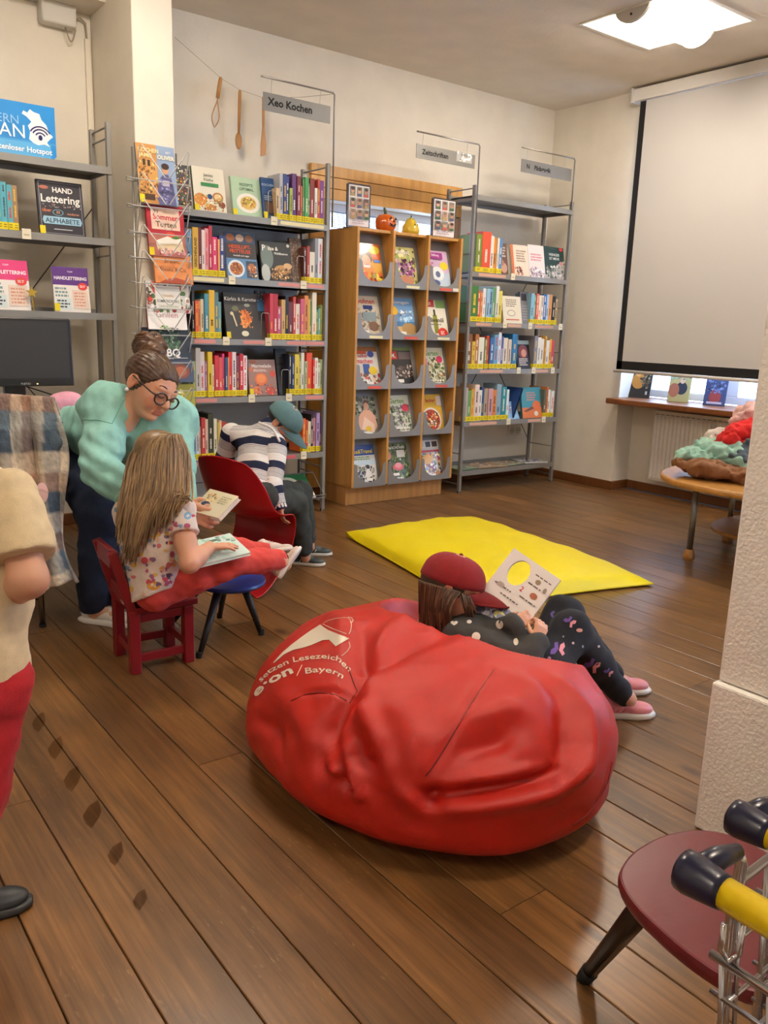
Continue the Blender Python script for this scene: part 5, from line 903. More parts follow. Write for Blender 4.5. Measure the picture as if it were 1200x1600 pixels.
# ================================================================== LITTLE RED CHAIR
RD = '7d141b'
def rchair():
    L = [V(.945, 2.715, 0), V(.931, 2.532, 0), V(1.118, 2.532, 0), V(1.123, 2.705, 0)]
    zs_ = P(297, 938, 'y', 2.532).z; zb = P(190, 857, 'x', .915).z
    root = thing('childs_chair', (1.03, 2.62, 0), 'small dark red wooden chair carrying the long haired girl', 'chair')
    for i, p in enumerate(L):
        if i < 2: q = p+V(-.058, .012, zb); m = MB().bar(p, p+V(0, 0, zs_), .034, .034, RD).bar(p+V(0, 0, zs_-.02), q, .034, .030, RD)
        else: m = MB().bar(p, p+V(0, 0, zs_-.012), .034, .034, RD)
        m.build('leg', 'paint', root, bevel=.003)
    c = (L[0]+L[1]+L[2]+L[3])/4+V(.012, 0, zs_)
    MB().obox(c, EX, EY, EZ, .110, .108, .011, RD).build('seat', 'paint', root, bevel=.004)
    for k, (f, hh) in enumerate(((.93, .03), (.3, .022))):
        a = L[0]+V(-.058*f, .012*f, zs_+(zb-zs_)*f-.012); b = L[1]+V(-.058*f, .012*f, zs_+(zb-zs_)*f-.012); MB().obox((a+b)/2, (b-a).normalized(), EX, EZ, (b-a).length/2-.012, .010, hh, RD).build('back_rail', 'paint', root, bevel=.003)
    for (i, j, z) in ((0, 1, .07), (1, 2, .05), (2, 3, .07), (0, 3, .05), (1, 2, zs_-.03), (0, 3, zs_-.03)):
        a, b = L[i]+V(0, 0, z), L[j]+V(0, 0, z); MB().bar(a, b, .016, .028, RD).build('stretcher', 'paint', root, bevel=.002)
    return zs_
RC_Z = rchair()
# ================================================================== BLUE STOOL
c = P(362, 903, 'y', 2.69); BS_Z = c.z
BS = V(c.x-.004, 2.69, BS_Z)
root = thing('blue_stool', (BS.x, BS.y, 0), 'blue round topped stool with black tapered legs under the girls leg', 'stool')
MB().lathe(BS-EZ*.026, [(.02, 0), (.11, 0), (.125, .006), (.13, .014), (.127, .022), (.115, .026), (.02, .026)], '1f3a8a', 40).build('seat', 'paint', root, smooth=True, angle=50)
for p in (V(1.162, 2.54, 0), V(1.451, 2.617, 0), V(1.404, 2.87, 0), V(1.13, 2.80, 0)):
    q = BS+(p-BS)*.42; q.z = BS_Z-.024; MB().tube([p+(q-p)*.03, q], [.009, .016], '1c1a1c', 10).build('leg', 'satin', root, smooth=True)
    MB().lathe(p, [(.011, 0), (.011, .02)], '111111', 10).build('foot_cap', 'matte', root)
# ================================================================== RED CANTILEVER SHELL CHAIR
SC = V(1.735, 3.225, 0); fw = V(math.cos(rad(20)), math.sin(rad(20)), 0); sd = V(fw.y, -fw.x, 0)      # sd: towards the camera side
prof = [(-.205, .60, .085, .0), (-.202, .588, .125, .01), (-.195, .56, .155, .03), (-.18, .50, .178, .05), (-.155, .42, .188, .055), (-.115, .355, .192, .04), (-.05, .315, .192, .02), (.03, .305, .19, .0), (.09, .303, .185, -.01), (.125, .285, .18, -.02), (.128, .24, .178, -.05), (.11, .17, .18, -.085), (.075, .10, .186, -.11), (.03, .05, .192, -.12), (-.04, .014, .195, -.10), (-.13, .004, .185, -.05)]
rows = []
for i, (f, z, hw, lf) in enumerate(prof):
    row = []
    for k in range(-14, 15):
        u = k/14; lip = abs(u)**2.4; up_ = .03*lip if 4 <= i <= 8 else (-.3*z*lip if i > 9 else (-.018*lip if i == 0 else 0)); row.append(SC+fw*(f+lf*lip)+sd*(u*hw)+EZ*max(.004, z+up_))
    rows.append(row)
root = thing('shell_chair', tuple(SC), 'red one piece cantilever plastic chair seen from behind, with the boy on it', 'chair')
MB().grid(rows, 'b0101a').build('shell', 'plastic', root, smooth=True, solid=.007, subsurf=1)
# ================================================================== YELLOW FLOOR CUSHION
a, b, c_, d_ = V(2.57, 3.67, 0), V(3.47, 3.63, 0), V(3.305, 2.20, 0), V(2.32, 2.40, 0)
rows_t, rows_b = [], []; N_ = 44
for j in range(N_+1):
    rt_, rb_ = [], []
    for i in range(N_+1):
        u, v = i/N_, j/N_; p = a.lerp(b, u).lerp(d_.lerp(c_, u), v)
        eu, ev = 4*u*(1-u), 4*v*(1-v); e = (eu*ev)**.38
        # sides pull in between the corners
        cx_ = (a+b+c_+d_)/4; p += (cx_-p)*(.035*(eu*(1-ev)**6+ev*(1-eu)**6))
        wr = .003*math.sin(u*21+v*9)+.002*math.sin(v*33-u*8)+.0015*math.sin(u*47+v*31)
        hgt = .012+.105*e*(1-.25*math.sin(u*2.6+.4)*math.sin(v*3.0))+wr*min(1, e*2)
        if u < .1 and v < .1: hgt += .02*(1-u*10)*(1-v*10)
        rt_.append(V(p.x, p.y, hgt+.002)); rb_.append(V(p.x, p.y, .002+.006*(1-e)))
    rows_t.append(rt_); rows_b.append(rb_)
root = thing('floor_cushion', tuple((a+b+c_+d_)/4), 'large flat bright yellow floor cushion lying on the boards', 'cushion')
m = MB().grid(rows_t, 'f0da00'); m.grid([list(reversed(r)) for r in rows_b], 'f0da00'); 
per = lambda R_: R_[0]+[r[-1] for r in R_[1:]]+list(reversed(R_[-1]))[1:]+[r[0] for r in reversed(R_)][1:-1]
pt, pb = per(rows_t), per(rows_b); m.grid([pb, pt], 'f0da00', True)
m.build('cushion_body', 'nylon', root, smooth=True)
MB().tube([p+EZ*-.004 for p in pt], .005, 'e6d000', 6, closed=True).build('piping', 'nylon', root, smooth=True)
# ================================================================== RED BEANBAG
def beanbag():
    cx, cy, rx, ry, rot, zc, H, dx, dy, e = 1.328, 1.552, .417, .537, .031, .125, .41, .037, -.065, .66
    nt_, nf = 260, 120; th_ = np.linspace(0, 2*np.pi, nt_, endpoint=False); ph = np.linspace(-np.pi/2+.02, np.pi/2-.002, nf)
    t, f = np.meshgrid(th_, ph); cf = np.cos(f)**e; s = np.sin(f)
    X = rx*cf*np.cos(t); Y = ry*cf*np.sin(t); Z = np.where(s > 0, zc+(H-zc)*s, zc-zc*np.abs(s)**.6); up = np.clip(s, 0, 1)
    Pn = np.stack([X*math.cos(rot)-Y*math.sin(rot)+cx+dx*up, X*math.sin(rot)+Y*math.cos(rot)+cy+dy*up, Z], -1)
    def normals(Q):
        du = np.roll(Q, -1, 1)-np.roll(Q, 1, 1); dv = np.gradient(Q, axis=0); n = np.cross(du, dv); return n/np.maximum(np.linalg.norm(n, axis=-1, keepdims=True), 1e-9)
    nr = normals(Pn); R3 = np.array([tuple(_r), tuple(_u), tuple(_f)])
    def proj(Q): c = (Q-A(CAM)) @ R3.T; return np.stack([600+FPX*c[..., 0]/c[..., 2], 800-FPX*c[..., 1]/c[..., 2]], -1), c[..., 2]
    uv, dep = proj(Pn); vis = ((Pn-A(CAM))*nr).sum(-1) < 0
    def locate(px, py):
        d = np.hypot(uv[..., 0]-px, uv[..., 1]-py)+np.where(vis, 0, 1e4); return Pn.reshape(-1, 3)[d.argmin()]
    flat = Pn.reshape(-1, 3); disp = np.zeros(len(flat))
    def crease(pts, amp, w_, taper=True):
        q = [locate(*p) for p in pts]; best = np.full(len(flat), 9.); bt = np.zeros(len(flat)); L = len(q)-1
        for i in range(L):
            ab = q[i+1]-q[i]; tt = np.clip(((flat-q[i]) @ ab)/max(ab @ ab, 1e-9), 0, 1); d = np.linalg.norm(flat-q[i]-tt[:, None]*ab, axis=1); m = d < best; best[m] = d[m]; bt[m] = (i+tt[m])/L
        return amp*np.exp(-(best/w_)**2)*(np.sin(np.pi*np.clip(bt*.86+.07, 0, 1))**.6 if taper else 1)
    C_ = [  # (photo pixels along the fold, height, width)
        ([(560, 985), (568, 1040), (552, 1090), (520, 1140), (508, 1195)], -.040, .030), ([(575, 1050), (566, 1100), (590, 1160), (612, 1215)], .022, .024), ([(575, 1052), (560, 1075), (535, 1120), (527, 1150)], .020, .016),
        ([(515, 960), (545, 985), (560, 1030)], .016, .035), ([(640, 965), (600, 1000), (572, 1045)], .016, .025), ([(700, 990), (640, 1010), (590, 1040)], -.012, .03), ([(470, 1085), (520, 1080), (550, 1085)], -.010, .006),
        ([(505, 1165), (512, 1200), (530, 1205), (545, 1165)], .016, .014), ([(545, 1170), (556, 1215), (560, 1240), (540, 1245)], .020, .015), ([(530, 1185), (535, 1215), (548, 1245)], -.018, .012), ([(570, 1150), (560, 1180), (585, 1200), (600, 1170)], -.014, .018),
        ([(770, 1045), (735, 1100), (700, 1160), (662, 1217)], -.010, .006), ([(772, 1048), (738, 1102), (702, 1162), (664, 1217)], .006, .022),
        ([(672, 1258), (676, 1245), (682, 1262)], -.022, .016), ([(676, 1252), (740, 1240), (820, 1222), (880, 1208)], -.026, .018), ([(690, 1265), (780, 1248), (860, 1232), (920, 1195)], .020, .024), ([(700, 1225), (780, 1215), (850, 1205)], .014, .016),
        ([(840, 1060), (875, 1110), (885, 1160), (872, 1195)], -.020, .028), ([(880, 1075), (915, 1120), (922, 1170), (900, 1205)], .022, .026), ([(730, 1130), (790, 1110), (820, 1115)], .014, .022), ([(725, 1175), (780, 1160), (800, 1145)], -.014, .022), ([(690, 1100), (720, 1075), (740, 1050)], -.008, .03),
        ([(800, 1065), (850, 1085), (890, 1130)], .010, .03), ([(620, 1230), (640, 1250), (660, 1270)], .010, .02), ([(610, 1090), (650, 1150), (650, 1210)], .012, .035), ([(400, 1120), (430, 1140), (445, 1200)], -.010, .02), ([(430, 1075), (460, 1110), (490, 1160)], .010, .03), ([(952, 1200), (935, 1250), (895, 1290)], -.004, .005)]
    for pts, amp, w_ in C_: disp += crease(pts, amp*1.3, w_)
    disp += snoise(14, .006, 5)(flat)+snoise(40, .0016, 6)(flat)
    low = np.clip((flat[:, 2]-.01)/.08, 0, 1); out = flat+nr.reshape(-1, 3)*(disp*low)[:, None]; out[:, 2] = np.maximum(out[:, 2], .002)
    # hollow pressed in by the girl lying on the far right slope
    for a_, b_, r_ in ((D(690, 985, 2.36), D(755, 1012, 2.32), .115), (D(755, 1012, 2.32), D(838, 1045, 2.28), .115), (D(838, 1045, 2.28), D(905, 1055, 2.34), .075), (D(715, 1000, 2.28), D(822, 1052, 2.19), .0)):
        a_, b_ = A(a_), A(b_); ab = b_-a_; tt = np.clip(((out[:, :2]-a_[:2]) @ ab[:2])/(ab[:2] @ ab[:2]), 0, 1); q3 = a_+tt[:, None]*ab; d = np.linalg.norm(out[:, :2]-q3[:, :2], axis=1); zm = q3[:, 2]-(.095 if r_ else .05)+np.maximum(0, d-.055)*(1.1 if r_ else 1.4)+np.maximum(0, d-.16)*3; kk = .03; hh = np.clip(.5+.5*(zm-out[:, 2])/kk, 0, 1); out[:, 2] = zm*(1-hh)+out[:, 2]*hh-kk*hh*(1-hh)
    out[:, 2] = np.maximum(out[:, 2], .002)
    F_ = [(j*nt_+i, j*nt_+(i+1) % nt_, (j+1)*nt_+(i+1) % nt_, (j+1)*nt_+i) for j in range(nf-1) for i in range(nt_)]
    F_.append(tuple(reversed(range(nt_)))); F_.append(tuple((nf-1)*nt_+i for i in range(nt_)))
    root = thing('beanbag', (1.33, 1.55, 0), 'big red vinyl beanbag with white print lying on the wooden floor', 'beanbag')
    mb = MB(); mb.v = out.tolist(); mb.f = F_; mb.c = ['b61a0b']*len(F_); mb.build('bag', 'vinyl', root, smooth=True)
    from mathutils.bvhtree import BVHTree
    bvh = BVHTree.FromPolygons([tuple(p) for p in out], F_)
    def lay(px, py, off=.0012):
        h, n, _, _ = bvh.ray_cast(CAM, ray(px, py).normalized())
        return None if h is None else h+n*(off if n.dot(ray(px, py)) < 0 else -off)
    # seams
    for pts in ([(772, 1046), (752, 1076), (735, 1102), (718, 1131), (700, 1160), (682, 1190), (662, 1217)], [(956, 1190), (949, 1222), (935, 1252), (915, 1275), (890, 1292)], [(455, 1095), (480, 1084), (500, 1082), (525, 1086), (545, 1097)], [(543, 1040), (553, 1068), (558, 1080), (550, 1092), (545, 1100)]):
        q = [];
        for k in range(len(pts)-1):
            for s_ in range(6):
                f_ = s_/6; h = lay(pts[k][0]*(1-f_)+pts[k+1][0]*f_, pts[k][1]*(1-f_)+pts[k+1][1]*f_, .0002)
                if h: q.append(h)
        if len(q) > 2: MB().tube(q, .0018, '7a100e', 5).build('seam', 'vinyl', root, smooth=True)
    # white print
    WHT = 'ded2be'
    def ptext(txt, path, hpx, bold, nm):
        vv, ff, x0, x1 = textmesh(txt, bold); pts = [np.array(p, float) for p in path]; sg = [np.linalg.norm(pts[i+1]-pts[i]) for i in range(len(pts)-1)]; tot = sum(sg); o = []
        for x, y in vv:
            s_ = (x-x0)/(x1-x0)*tot; i = 0
            while i < len(sg)-1 and s_ > sg[i]: s_ -= sg[i]; i += 1
            d = (pts[i+1]-pts[i])/sg[i]; n = np.array([d[1], -d[0]]); p = pts[i]+d*s_+n*(y*hpx/.7); h = lay(*p); o.append(h)
        ok = [f for f in ff if all(o[i] is not None for i in f)]
        if ok: m = MB(); m.add([h if h is not None else V(1.3, 1.5, .1) for h in o], ok, WHT); m.build(nm, 'satin', root)
    ptext('setzen', [(408, 1066), (425, 1050), (452, 1037)], 7.5, .01, 'lettering'); ptext('Lesezeichen', [(459, 1035), (480, 1031), (505, 1029), (528, 1033), (545, 1050)], 8, .01, 'lettering')
    ptext('e·on', [(402, 1090), (413, 1076), (432, 1064), (459, 1051)], 13, .03, 'lettering'); ptext('Bayern', [(478, 1053), (500, 1050), (518, 1052), (535, 1061)], 9, .01, 'lettering')
    def ppoly(pts, nm):
        m = MB(); P_ = [];
        for k in range(len(pts)):
            a_, b_ = pts[k], pts[(k+1) % len(pts)]
            for s_ in range(3): P_.append((a_[0]+(b_[0]-a_[0])*s_/3, a_[1]+(b_[1]-a_[1])*s_/3))
        hs = [lay(395+p[0]/5.854, 940+p[1]/5.854, .0025) for p in P_]; hs = [h for h in hs if h is not None]
        if len(hs) > 5: m.poly(hs, WHT); m.build(nm, 'satin', root)
    # the light band, cut into strips so that it follows the bulge
    topl = [(190, 560), (270, 470), (350, 400), (440, 332), (530, 268), (620, 212), (690, 262), (780, 298), (880, 340)]; botl = [(196, 566), (290, 486), (370, 446), (450, 428), (540, 400), (640, 356), (700, 352), (760, 412), (840, 366)]
    m = MB(); g = []
    for k in range(len(topl)-1):
        for s_ in range(4 if k < len(topl)-2 else 5):
            f_ = s_/4; a_ = [topl[k][i]*(1-f_)+topl[k+1][i]*f_ for i in (0, 1)]; b_ = [botl[k][i]*(1-f_)+botl[k+1][i]*f_ for i in (0, 1)]
            col_ = [lay(395+(a_[0]+(b_[0]-a_[0])*q/5)/5.854, 940+(a_[1]+(b_[1]-a_[1])*q/5)/5.854, .0014) for q in range(6)]
            if all(h is not None for h in col_): g.append(col_)
    if len(g) > 2: m.grid(g, WHT).build('print_band', 'satin', root, smooth=True)
    for pl in ([(650, 195), (700, 170), (760, 155), (830, 148), (870, 150), (893, 170)], [(893, 170), (903, 215), (895, 265), (875, 305)], [(640, 205), (720, 245), (800, 275), (870, 300)], [(880, 370), (890, 410), (865, 455), (800, 510)], [(870, 142), (905, 150), (918, 175), (905, 192), (888, 182)]):
        q = [];
        for k in range(len(pl)-1):
            for s_ in range(5): f_ = s_/5; h = lay(395+(pl[k][0]*(1-f_)+pl[k+1][0]*f_)/5.854, 940+(pl[k][1]*(1-f_)+pl[k+1][1]*f_)/5.854, .0004); q += [h] if h else []
        if len(q) > 2: MB().tube(q, .0011, WHT, 5).build('print_line', 'satin', root)
    q = [lay(464+8*k/6, 1056-17*k/6, .0004) for k in range(7)]; q = [h for h in q if h]
    if len(q) > 2: MB().tube(q, .001, WHT, 5).build('print_line', 'satin', root)
beanbag()
# ================================================================== FRONT RIGHT: DARK RED STOOL AND SHOPPING TROLLEYS
SZ = .385; base = [(967, 1372), (975, 1345), (1000, 1322), (1040, 1303), (1090, 1295), (1140, 1302), (1178, 1318), (1215, 1345), (1235, 1400), (1240, 1470), (1225, 1530), (1185, 1552), (1130, 1527), (1075, 1490), (1030, 1452), (990, 1412)]
pp = [P(x, y, 'z', SZ) for x, y in base]; n = len(pp); sm = []
for i in range(n):      # smooth closed outline
    for s_ in range(4):
        t_ = s_/4; p0, p1, p2, p3 = pp[i-1], pp[i], pp[(i+1) % n], pp[(i+2) % n]; sm.append(.5*((2*p1)+(p2-p0)*t_+(2*p0-5*p1+4*p2-p3)*t_*t_+(-p0+3*p1-3*p2+p3)*t_**3))
cen = sum(sm, V(0, 0, 0))/len(sm)
root = thing('dark_red_stool', (cen.x, cen.y, 0), 'dark red stool with rounded seat and splayed black legs beside the trolleys', 'stool')
rows = [[cen+(p-cen)*k+EZ*dz for p in sm] for k, dz in ((.90, -.024), (.975, -.022), (1., -.014), (1., -.007), (.985, -.001), (.96, 0))]
m = MB().grid(rows, '62141d', True); m.poly(rows[-1], '62141d'); m.poly(list(reversed(rows[0])), '62141d'); m.build('seat', 'paint', root, smooth=True, angle=50)
for fx_, fy_ in ((1.105, .79), (1.36, .42), (1.02, .19)):
    ftp = V(fx_, fy_, 0); tp = cen+(ftp-cen)*.28; tp.z = SZ-.024
    MB().tube([ftp+(tp-ftp)*.06, tp], [.013, .024], '17100c', 12).build('leg', 'paint', root, smooth=True)
    MB().tube([ftp, ftp+(tp-ftp)*.09], [.014, .0155], '0c0a0a', 12).build('foot_cap', 'matte', root, smooth=True)
def trolley(lab, x0, y1, z):
    root = thing('shopping_trolley', (x0+.2, y1-.17, 0), lab, 'trolley', 'nested childrens shopping trolleys')
    y0 = y1-.36; CH = 'c8c8cc'
    MB().tube([(x0, y0+.04, z), (x0, y1-.035, z)], .0135, 'd8b80e', 16).build('handle', 'plastic', root, smooth=True)
    for s_, yy in ((1, y1), (-1, y0)):
        k = MB().tube([(x0, yy-s_*.042, z), (x0, yy-s_*.036, z), (x0, yy-s_*.012, z), (x0, yy-s_*.004, z), (x0, yy, z)], [.0145, .0155, .0185, .0175, .010], '0c0e2c', 16); k.tube([(x0, yy-s_*.014, z), (x0+.03, yy-s_*.017, z+.006), (x0+.056, yy-s_*.02, z+.004)], [.013, .010, .007], '0c0e2c', 10)
        k.build('handle_end', 'plastic', root, smooth=True)
        yb = yy-s_*.02
        MB().tube([(x0+.056, yb, z+.002), (x0+.066, yb, z-.012), (x0+.062, yb, z-.07), (x0+.075, yb, z-.2), (x0+.10, yb, .12), (x0+.11, yb, .08)], .0055, CH, 8).build('frame_tube', 'chrome', root, smooth=True)
        MB().tube([(x0+.066, yb, z-.03), (x0+.25, yb, z-.02), (x0+.50, yb, z-.012)], .0045, CH, 8).build('rim_tube', 'chrome', root, smooth=True)
        MB().tube([(x0+.11, yb, .08), (x0+.5, yb, .08)], .0055, CH, 8).build('base_tube', 'chrome', root, smooth=True)
        for xx in (x0+.12, x0+.49): MB().lathe((xx, yb-.009, .035), [(.02, 0), (.035, .002), (.035, .016), (.02, .018)], '3a3a40', 16, EY).build('wheel', 'plastic', root, smooth=True, angle=40); 
        for xx in (x0+.12, x0+.49): MB().tube([(xx, yb, .035), (xx, yb, .08)], .005, CH, 6).build('caster_post', 'chrome', root, smooth=True)
    # hinged rear gate with a wire loop, side and floor wires of the basket
    yy = y1-.03; m = MB().tube([(x0+.03, yy, z-.05), (x0+.03, yy, z-.075), (x0+.034, yy-.006, z-.085), (x0+.038, yy-.012, z-.075), (x0+.038, yy-.012, z-.04)], .003, CH, 6); m.build('hinge_loop', 'chrome', root, smooth=True)
    MB().tube([(x0+.034, y1-.02, z-.088), (x0+.034, y0+.02, z-.088)], .004, CH, 8).build('gate_bar', 'chrome', root, smooth=True)
    for k in range(8): MB().tube([(x0+.034, y1-.03-k*.043, z-.086), (x0+.07, y1-.03-k*.043, z-.28)], .0026, CH, 6).build('gate_wire', 'chrome', root, smooth=True)
    for zz in (.13, .18, .23, .28): MB().tube([(x0+.034+(zz-.088)*.19, y1-.02, z-zz), (x0+.034+(zz-.088)*.19, y0+.02, z-zz)], .0024, CH, 6).build('gate_wire', 'chrome', root, smooth=True)
    for s_, yy in ((1, y1-.02), (-1, y0+.02)):
        for k in range(11): MB().tube([(x0+.07+k*.043, yy, z-.028+k*.0015), (x0+.085+k*.04, yy-s_*.012, z-.27)], .0024, CH, 6).build('side_wire', 'chrome', root, smooth=True)
        for zz in (.09, .15, .21, .27): MB().tube([(x0+.066, yy-s_*zz*.04, z-zz), (x0+.5, yy-s_*zz*.04, z-zz+.012)], .0024, CH, 6).build('side_wire', 'chrome', root, smooth=True)
    for k in range(9): MB().tube([(x0+.07, y1-.035-k*.037, z-.27), (x0+.49, y1-.035-k*.037, z-.26)], .0022, CH, 6).build('floor_wire', 'chrome', root, smooth=True)
c = D(1062, 1345, .70); trolley('nearer small wire shopping trolley with yellow handle and blue grips', c.x, c.y, D(1092, 1350, .70).z-.003)
c2 = D(1140, 1272, .815); trolley('rear small wire shopping trolley with yellow handle, nested behind', c2.x, c2.y, c2.z)
# ================================================================== TABLE WITH CLOTHES AT THE RIGHT
TC = V(4.23, 2.12, 0); TZ = .442; R_ = .57
root = thing('low_table', tuple(TC), 'low round edged wooden table with steel legs carrying clothes', 'table')
out = [(R_*math.copysign(abs(math.cos(t*math.pi/32))**.8, math.cos(t*math.pi/32)), R_*math.copysign(abs(math.sin(t*math.pi/32))**.8, math.sin(t*math.pi/32))) for t in range(64)]
ang = rad(8); e1, e2 = V(math.cos(ang), math.sin(ang), 0), V(-math.sin(ang), math.cos(ang), 0)
MB().prism(out, TC+EZ*(TZ-.032), e1, e2, EZ, .032, 'b8823e').build('top', 'beech', root, bevel=.012)
for p in (V(3.907, 2.40, 0), V(4.45, 2.5, 0), V(4.45, 1.75, 0), V(3.95, 1.72, 0)):
    MB().tube([p+EZ*.03, p+EZ*(TZ-.03)], .016, '8a8884', 14).build('leg', 'steel', root, smooth=True)
    MB().lathe(p, [(.03, 0), (.031, .02), (.022, .045), (.018, .05)], 'a87438', 16).build('foot', 'beech', root, smooth=True, angle=50)
MB().prism([(x*.62, y*.62) for x, y in out], TC+V(.14, .02, .13), e1, e2, EZ, .02, 'b07a3c').build('lower_shelf', 'beech', root, bevel=.006)
MB().box(TC.x+.05, TC.x+.13, TC.y-.03, TC.y+.03, .15, TZ-.03, '8a8078').build('centre_post', 'matte', root, bevel=.004)
def garment(name, lab, blobs, col, seed, mt='fabric', amp=.010, cat='clothes'):
    s = SDF(.035)
    for (px, py, d, r) in blobs: q = D(px, py, d); q.z = max(q.z, TZ+r[2]*.85); s.ell(tuple(q), r)
    s.half((0, 0, TZ+.001), (0, 0, -1), .002)
    tag(build_vf(name, s.mesh(.0085, lambda X, a=snoise(38, amp*1.2, seed), b=snoise(90, amp*.55, seed+50): a(X)+b(X)-.012*np.abs(np.sin(X @ np.array([31., 18, 45])+a(X)*120))), mt, col=col), lab, cat, 'clothes piled on the low table')
garment('brown_trousers', 'brown trousers at the bottom of the clothes pile', [(1095, 727, 4.30, (.12, .12, .035)), (1140, 735, 4.25, (.14, .14, .035)), (1175, 740, 4.2, (.12, .14, .04))], '8a5c3a', 1)
garment('mint_jacket', 'mint green jacket low in the clothes pile', [(1090, 712, 4.36, (.11, .10, .03)), (1125, 702, 4.34, (.10, .12, .045)), (1155, 712, 4.24, (.06, .05, .06)), (1165, 730, 4.2, (.05, .05, .06))], '9cc4b0', 2)
garment('white_garment', 'pale cream garment sticking out in the clothes pile', [(1125, 688, 4.42, (.07, .08, .05)), (1150, 690, 4.42, (.08, .08, .06))], 'dcd0c4', 3)
garment('grey_garment', 'slate grey garment in the clothes pile beside the pillar', [(1163, 712, 4.22, (.05, .06, .06)), (1175, 695, 4.3, (.08, .1, .07))], '55626c', 4)
garment('red_jacket', 'bright red jacket high in the clothes pile', [(1140, 690, 4.30, (.06, .06, .03)), (1160, 678, 4.30, (.08, .08, .04)), (1180, 675, 4.32, (.1, .1, .05))], 'd4201c', 5)
garment('pink_blouse', 'pink and white patterned blouse on top of the clothes pile', [(1165, 658, 4.42, (.06, .07, .05)), (1180, 648, 4.42, (.09, .09, .06))], 'dcb0a8', 6, 'fleece')
# ================================================================== PEOPLE
_n = -_f
def B(r, u, n): return (_r*r+_u*u+_n*n).normalized()           # direction from picture right, picture up, towards the viewer
def basis(f, u):
    f = f.normalized(); u = (u-f*u.dot(f)).normalized(); x = f.cross(u); return x, f, u
def local(vf, c, ax, H):
    x, f, u = (A(q) for q in ax); return A(c)+H*(vf[0][:, :1]*x+vf[0][:, 1:2]*f+vf[0][:, 2:3]*u), vf[1]
def LP(c, ax, H, p): return c+(ax[0]*p[0]+ax[1]*p[1]+ax[2]*p[2])*H
SKIN = np.array(lin('dba283'))
def head_mesh(c, ax, H, child=False, vox=.017):
    s = SDF(.07); s.ell((0, -.07, .12), (.355, .43, .37)); s.ell((0, .12, -.12), (.275 if not child else .30, .27, .36), k=.1)
    s.ell((0, .27, -.385), (.11, .095, .075), k=.09)
    for q in (-1, 1): s.ell((q*.15, .24, -.15), (.125, .12, .13), k=.08)
    s.cap((-.17, .335, .085), (.17, .335, .085), .045, k=.07)
    for q in (-1, 1): s.cut((q*.135, .43, .005), (.085, .075, .055), .05)
    s.cap((0, .37, .03), (0, .455, -.115), .032, .05, k=.04)
    for q in (-1, 1): s.ell((q*.042, .415, -.135), (.04, .045, .033), k=.025)
    s.cap((-.085, .365, -.25), (.085, .365, -.25), .026, k=.025); s.cap((-.075, .36, -.295), (.075, .36, -.295), .028, k=.02); s.cut((0, .41, -.2725), (.11, .04, .008), .012)
    for q in (-1, 1): s.ell((q*.365, -.06, -.03), (.035, .085, .13), k=.03); s.cut((q*.41, -.05, -.02), (.03, .045, .075), .02)
    for q in (-1, 1): s.ell((q*.135, .335, .0), (.085, .06, .055), k=.02)
    s.cap((0, -.12, -.35), (0, -.16, -.75), .2, .22, k=.08)
    v, f = s.mesh(vox); col = np.tile(SKIN, (len(v), 1))
    m = (np.abs(v[:, 0]) < .10) & (np.abs(v[:, 2]+.273) < .05) & (v[:, 1] > .33); col[m] *= (.85, .55, .55)
    m = ((np.abs(v[:, 0])-.17)**2+(v[:, 2]+.16)**2 < .012) & (v[:, 1] > .2); col[m] *= (1., .86, .84)
    m = (np.abs(v[:, 0]) > .34); col[m] *= (1., .85, .82)
    return local((v, f), c, ax, H), col
def face_parts(root, c, ax, H, brow='4a3020', lids=True):
    for q in (-1, 1):
        m = MB(); pts = [LP(c, ax, H, (q*(.055+.16*k/6), .375-.05*(k/6)**2, .105+.035*math.sin(k/6*2.6))) for k in range(7)]; m.tube(pts, [H*.008+H*.006*math.sin(k/6*3.1) for k in range(7)], brow, 5); m.build('eyebrow', 'hair', root, smooth=True)
        m = MB(); pts = [LP(c, ax, H, (q*(.065+.14*k/6), .40-.045*abs(k/6-.4), -.012-.022*math.sin(k/6*3.1))) for k in range(7)]; m.tube(pts, H*.008, '2a1810', 5); m.build('eyelid_line', 'hair', root, smooth=True)
def hand_sdf(s, w, d, n, side, L, curls, thumb=.5, spread=.12):
    """w wrist, d finger direction, n out of the palm, side towards the thumb"""
    d = d.normalized(); n = (n-d*n.dot(d)).normalized(); side = (side-d*side.dot(d)-n*side.dot(n)).normalized(); k = L*.035
    for q in (-1.5, -.5, .5, 1.5): s.cap(w+d*(L*.05)+side*(q*L*.07), w+d*(L*.46)+side*(q*L*.105), L*.085, L*.075, k=L*.06)
    for i, (q, ln) in enumerate(((1.5, .40), (.5, .46), (-.5, .43), (-1.5, .33))):
        p = w+d*(L*.48)+side*(q*L*.108); a = curls[i] if isinstance(curls, (list, tuple)) else curls; ang = a*.5; dd = (d+side*(q*spread)).normalized()
        for j, fr in enumerate((.44, .31, .25)):
            v = dd*math.cos(ang)+n*math.sin(ang); e = p+v*(L*ln*fr); s.cap(p, e, L*(.058-.006*j), L*(.054-.007*j), k=k); p = e; ang += a*.75
    p = w+d*(L*.12)+side*(L*.15); v = (d*.75+side*.75+n*thumb).normalized(); e = p+v*(L*.2); s.cap(w+d*L*.1+side*L*.05, p, L*.09, L*.075, k=L*.05); s.cap(p, e, L*.072, L*.06, k=k)
    v2 = (d*1.1+side*.2+n*thumb*1.4).normalized(); s.cap(e, e+v2*(L*.2), L*.06, L*.048, k=k); return s
def skincol(v, f=1.): return np.tile(SKIN*f, (len(v), 1))
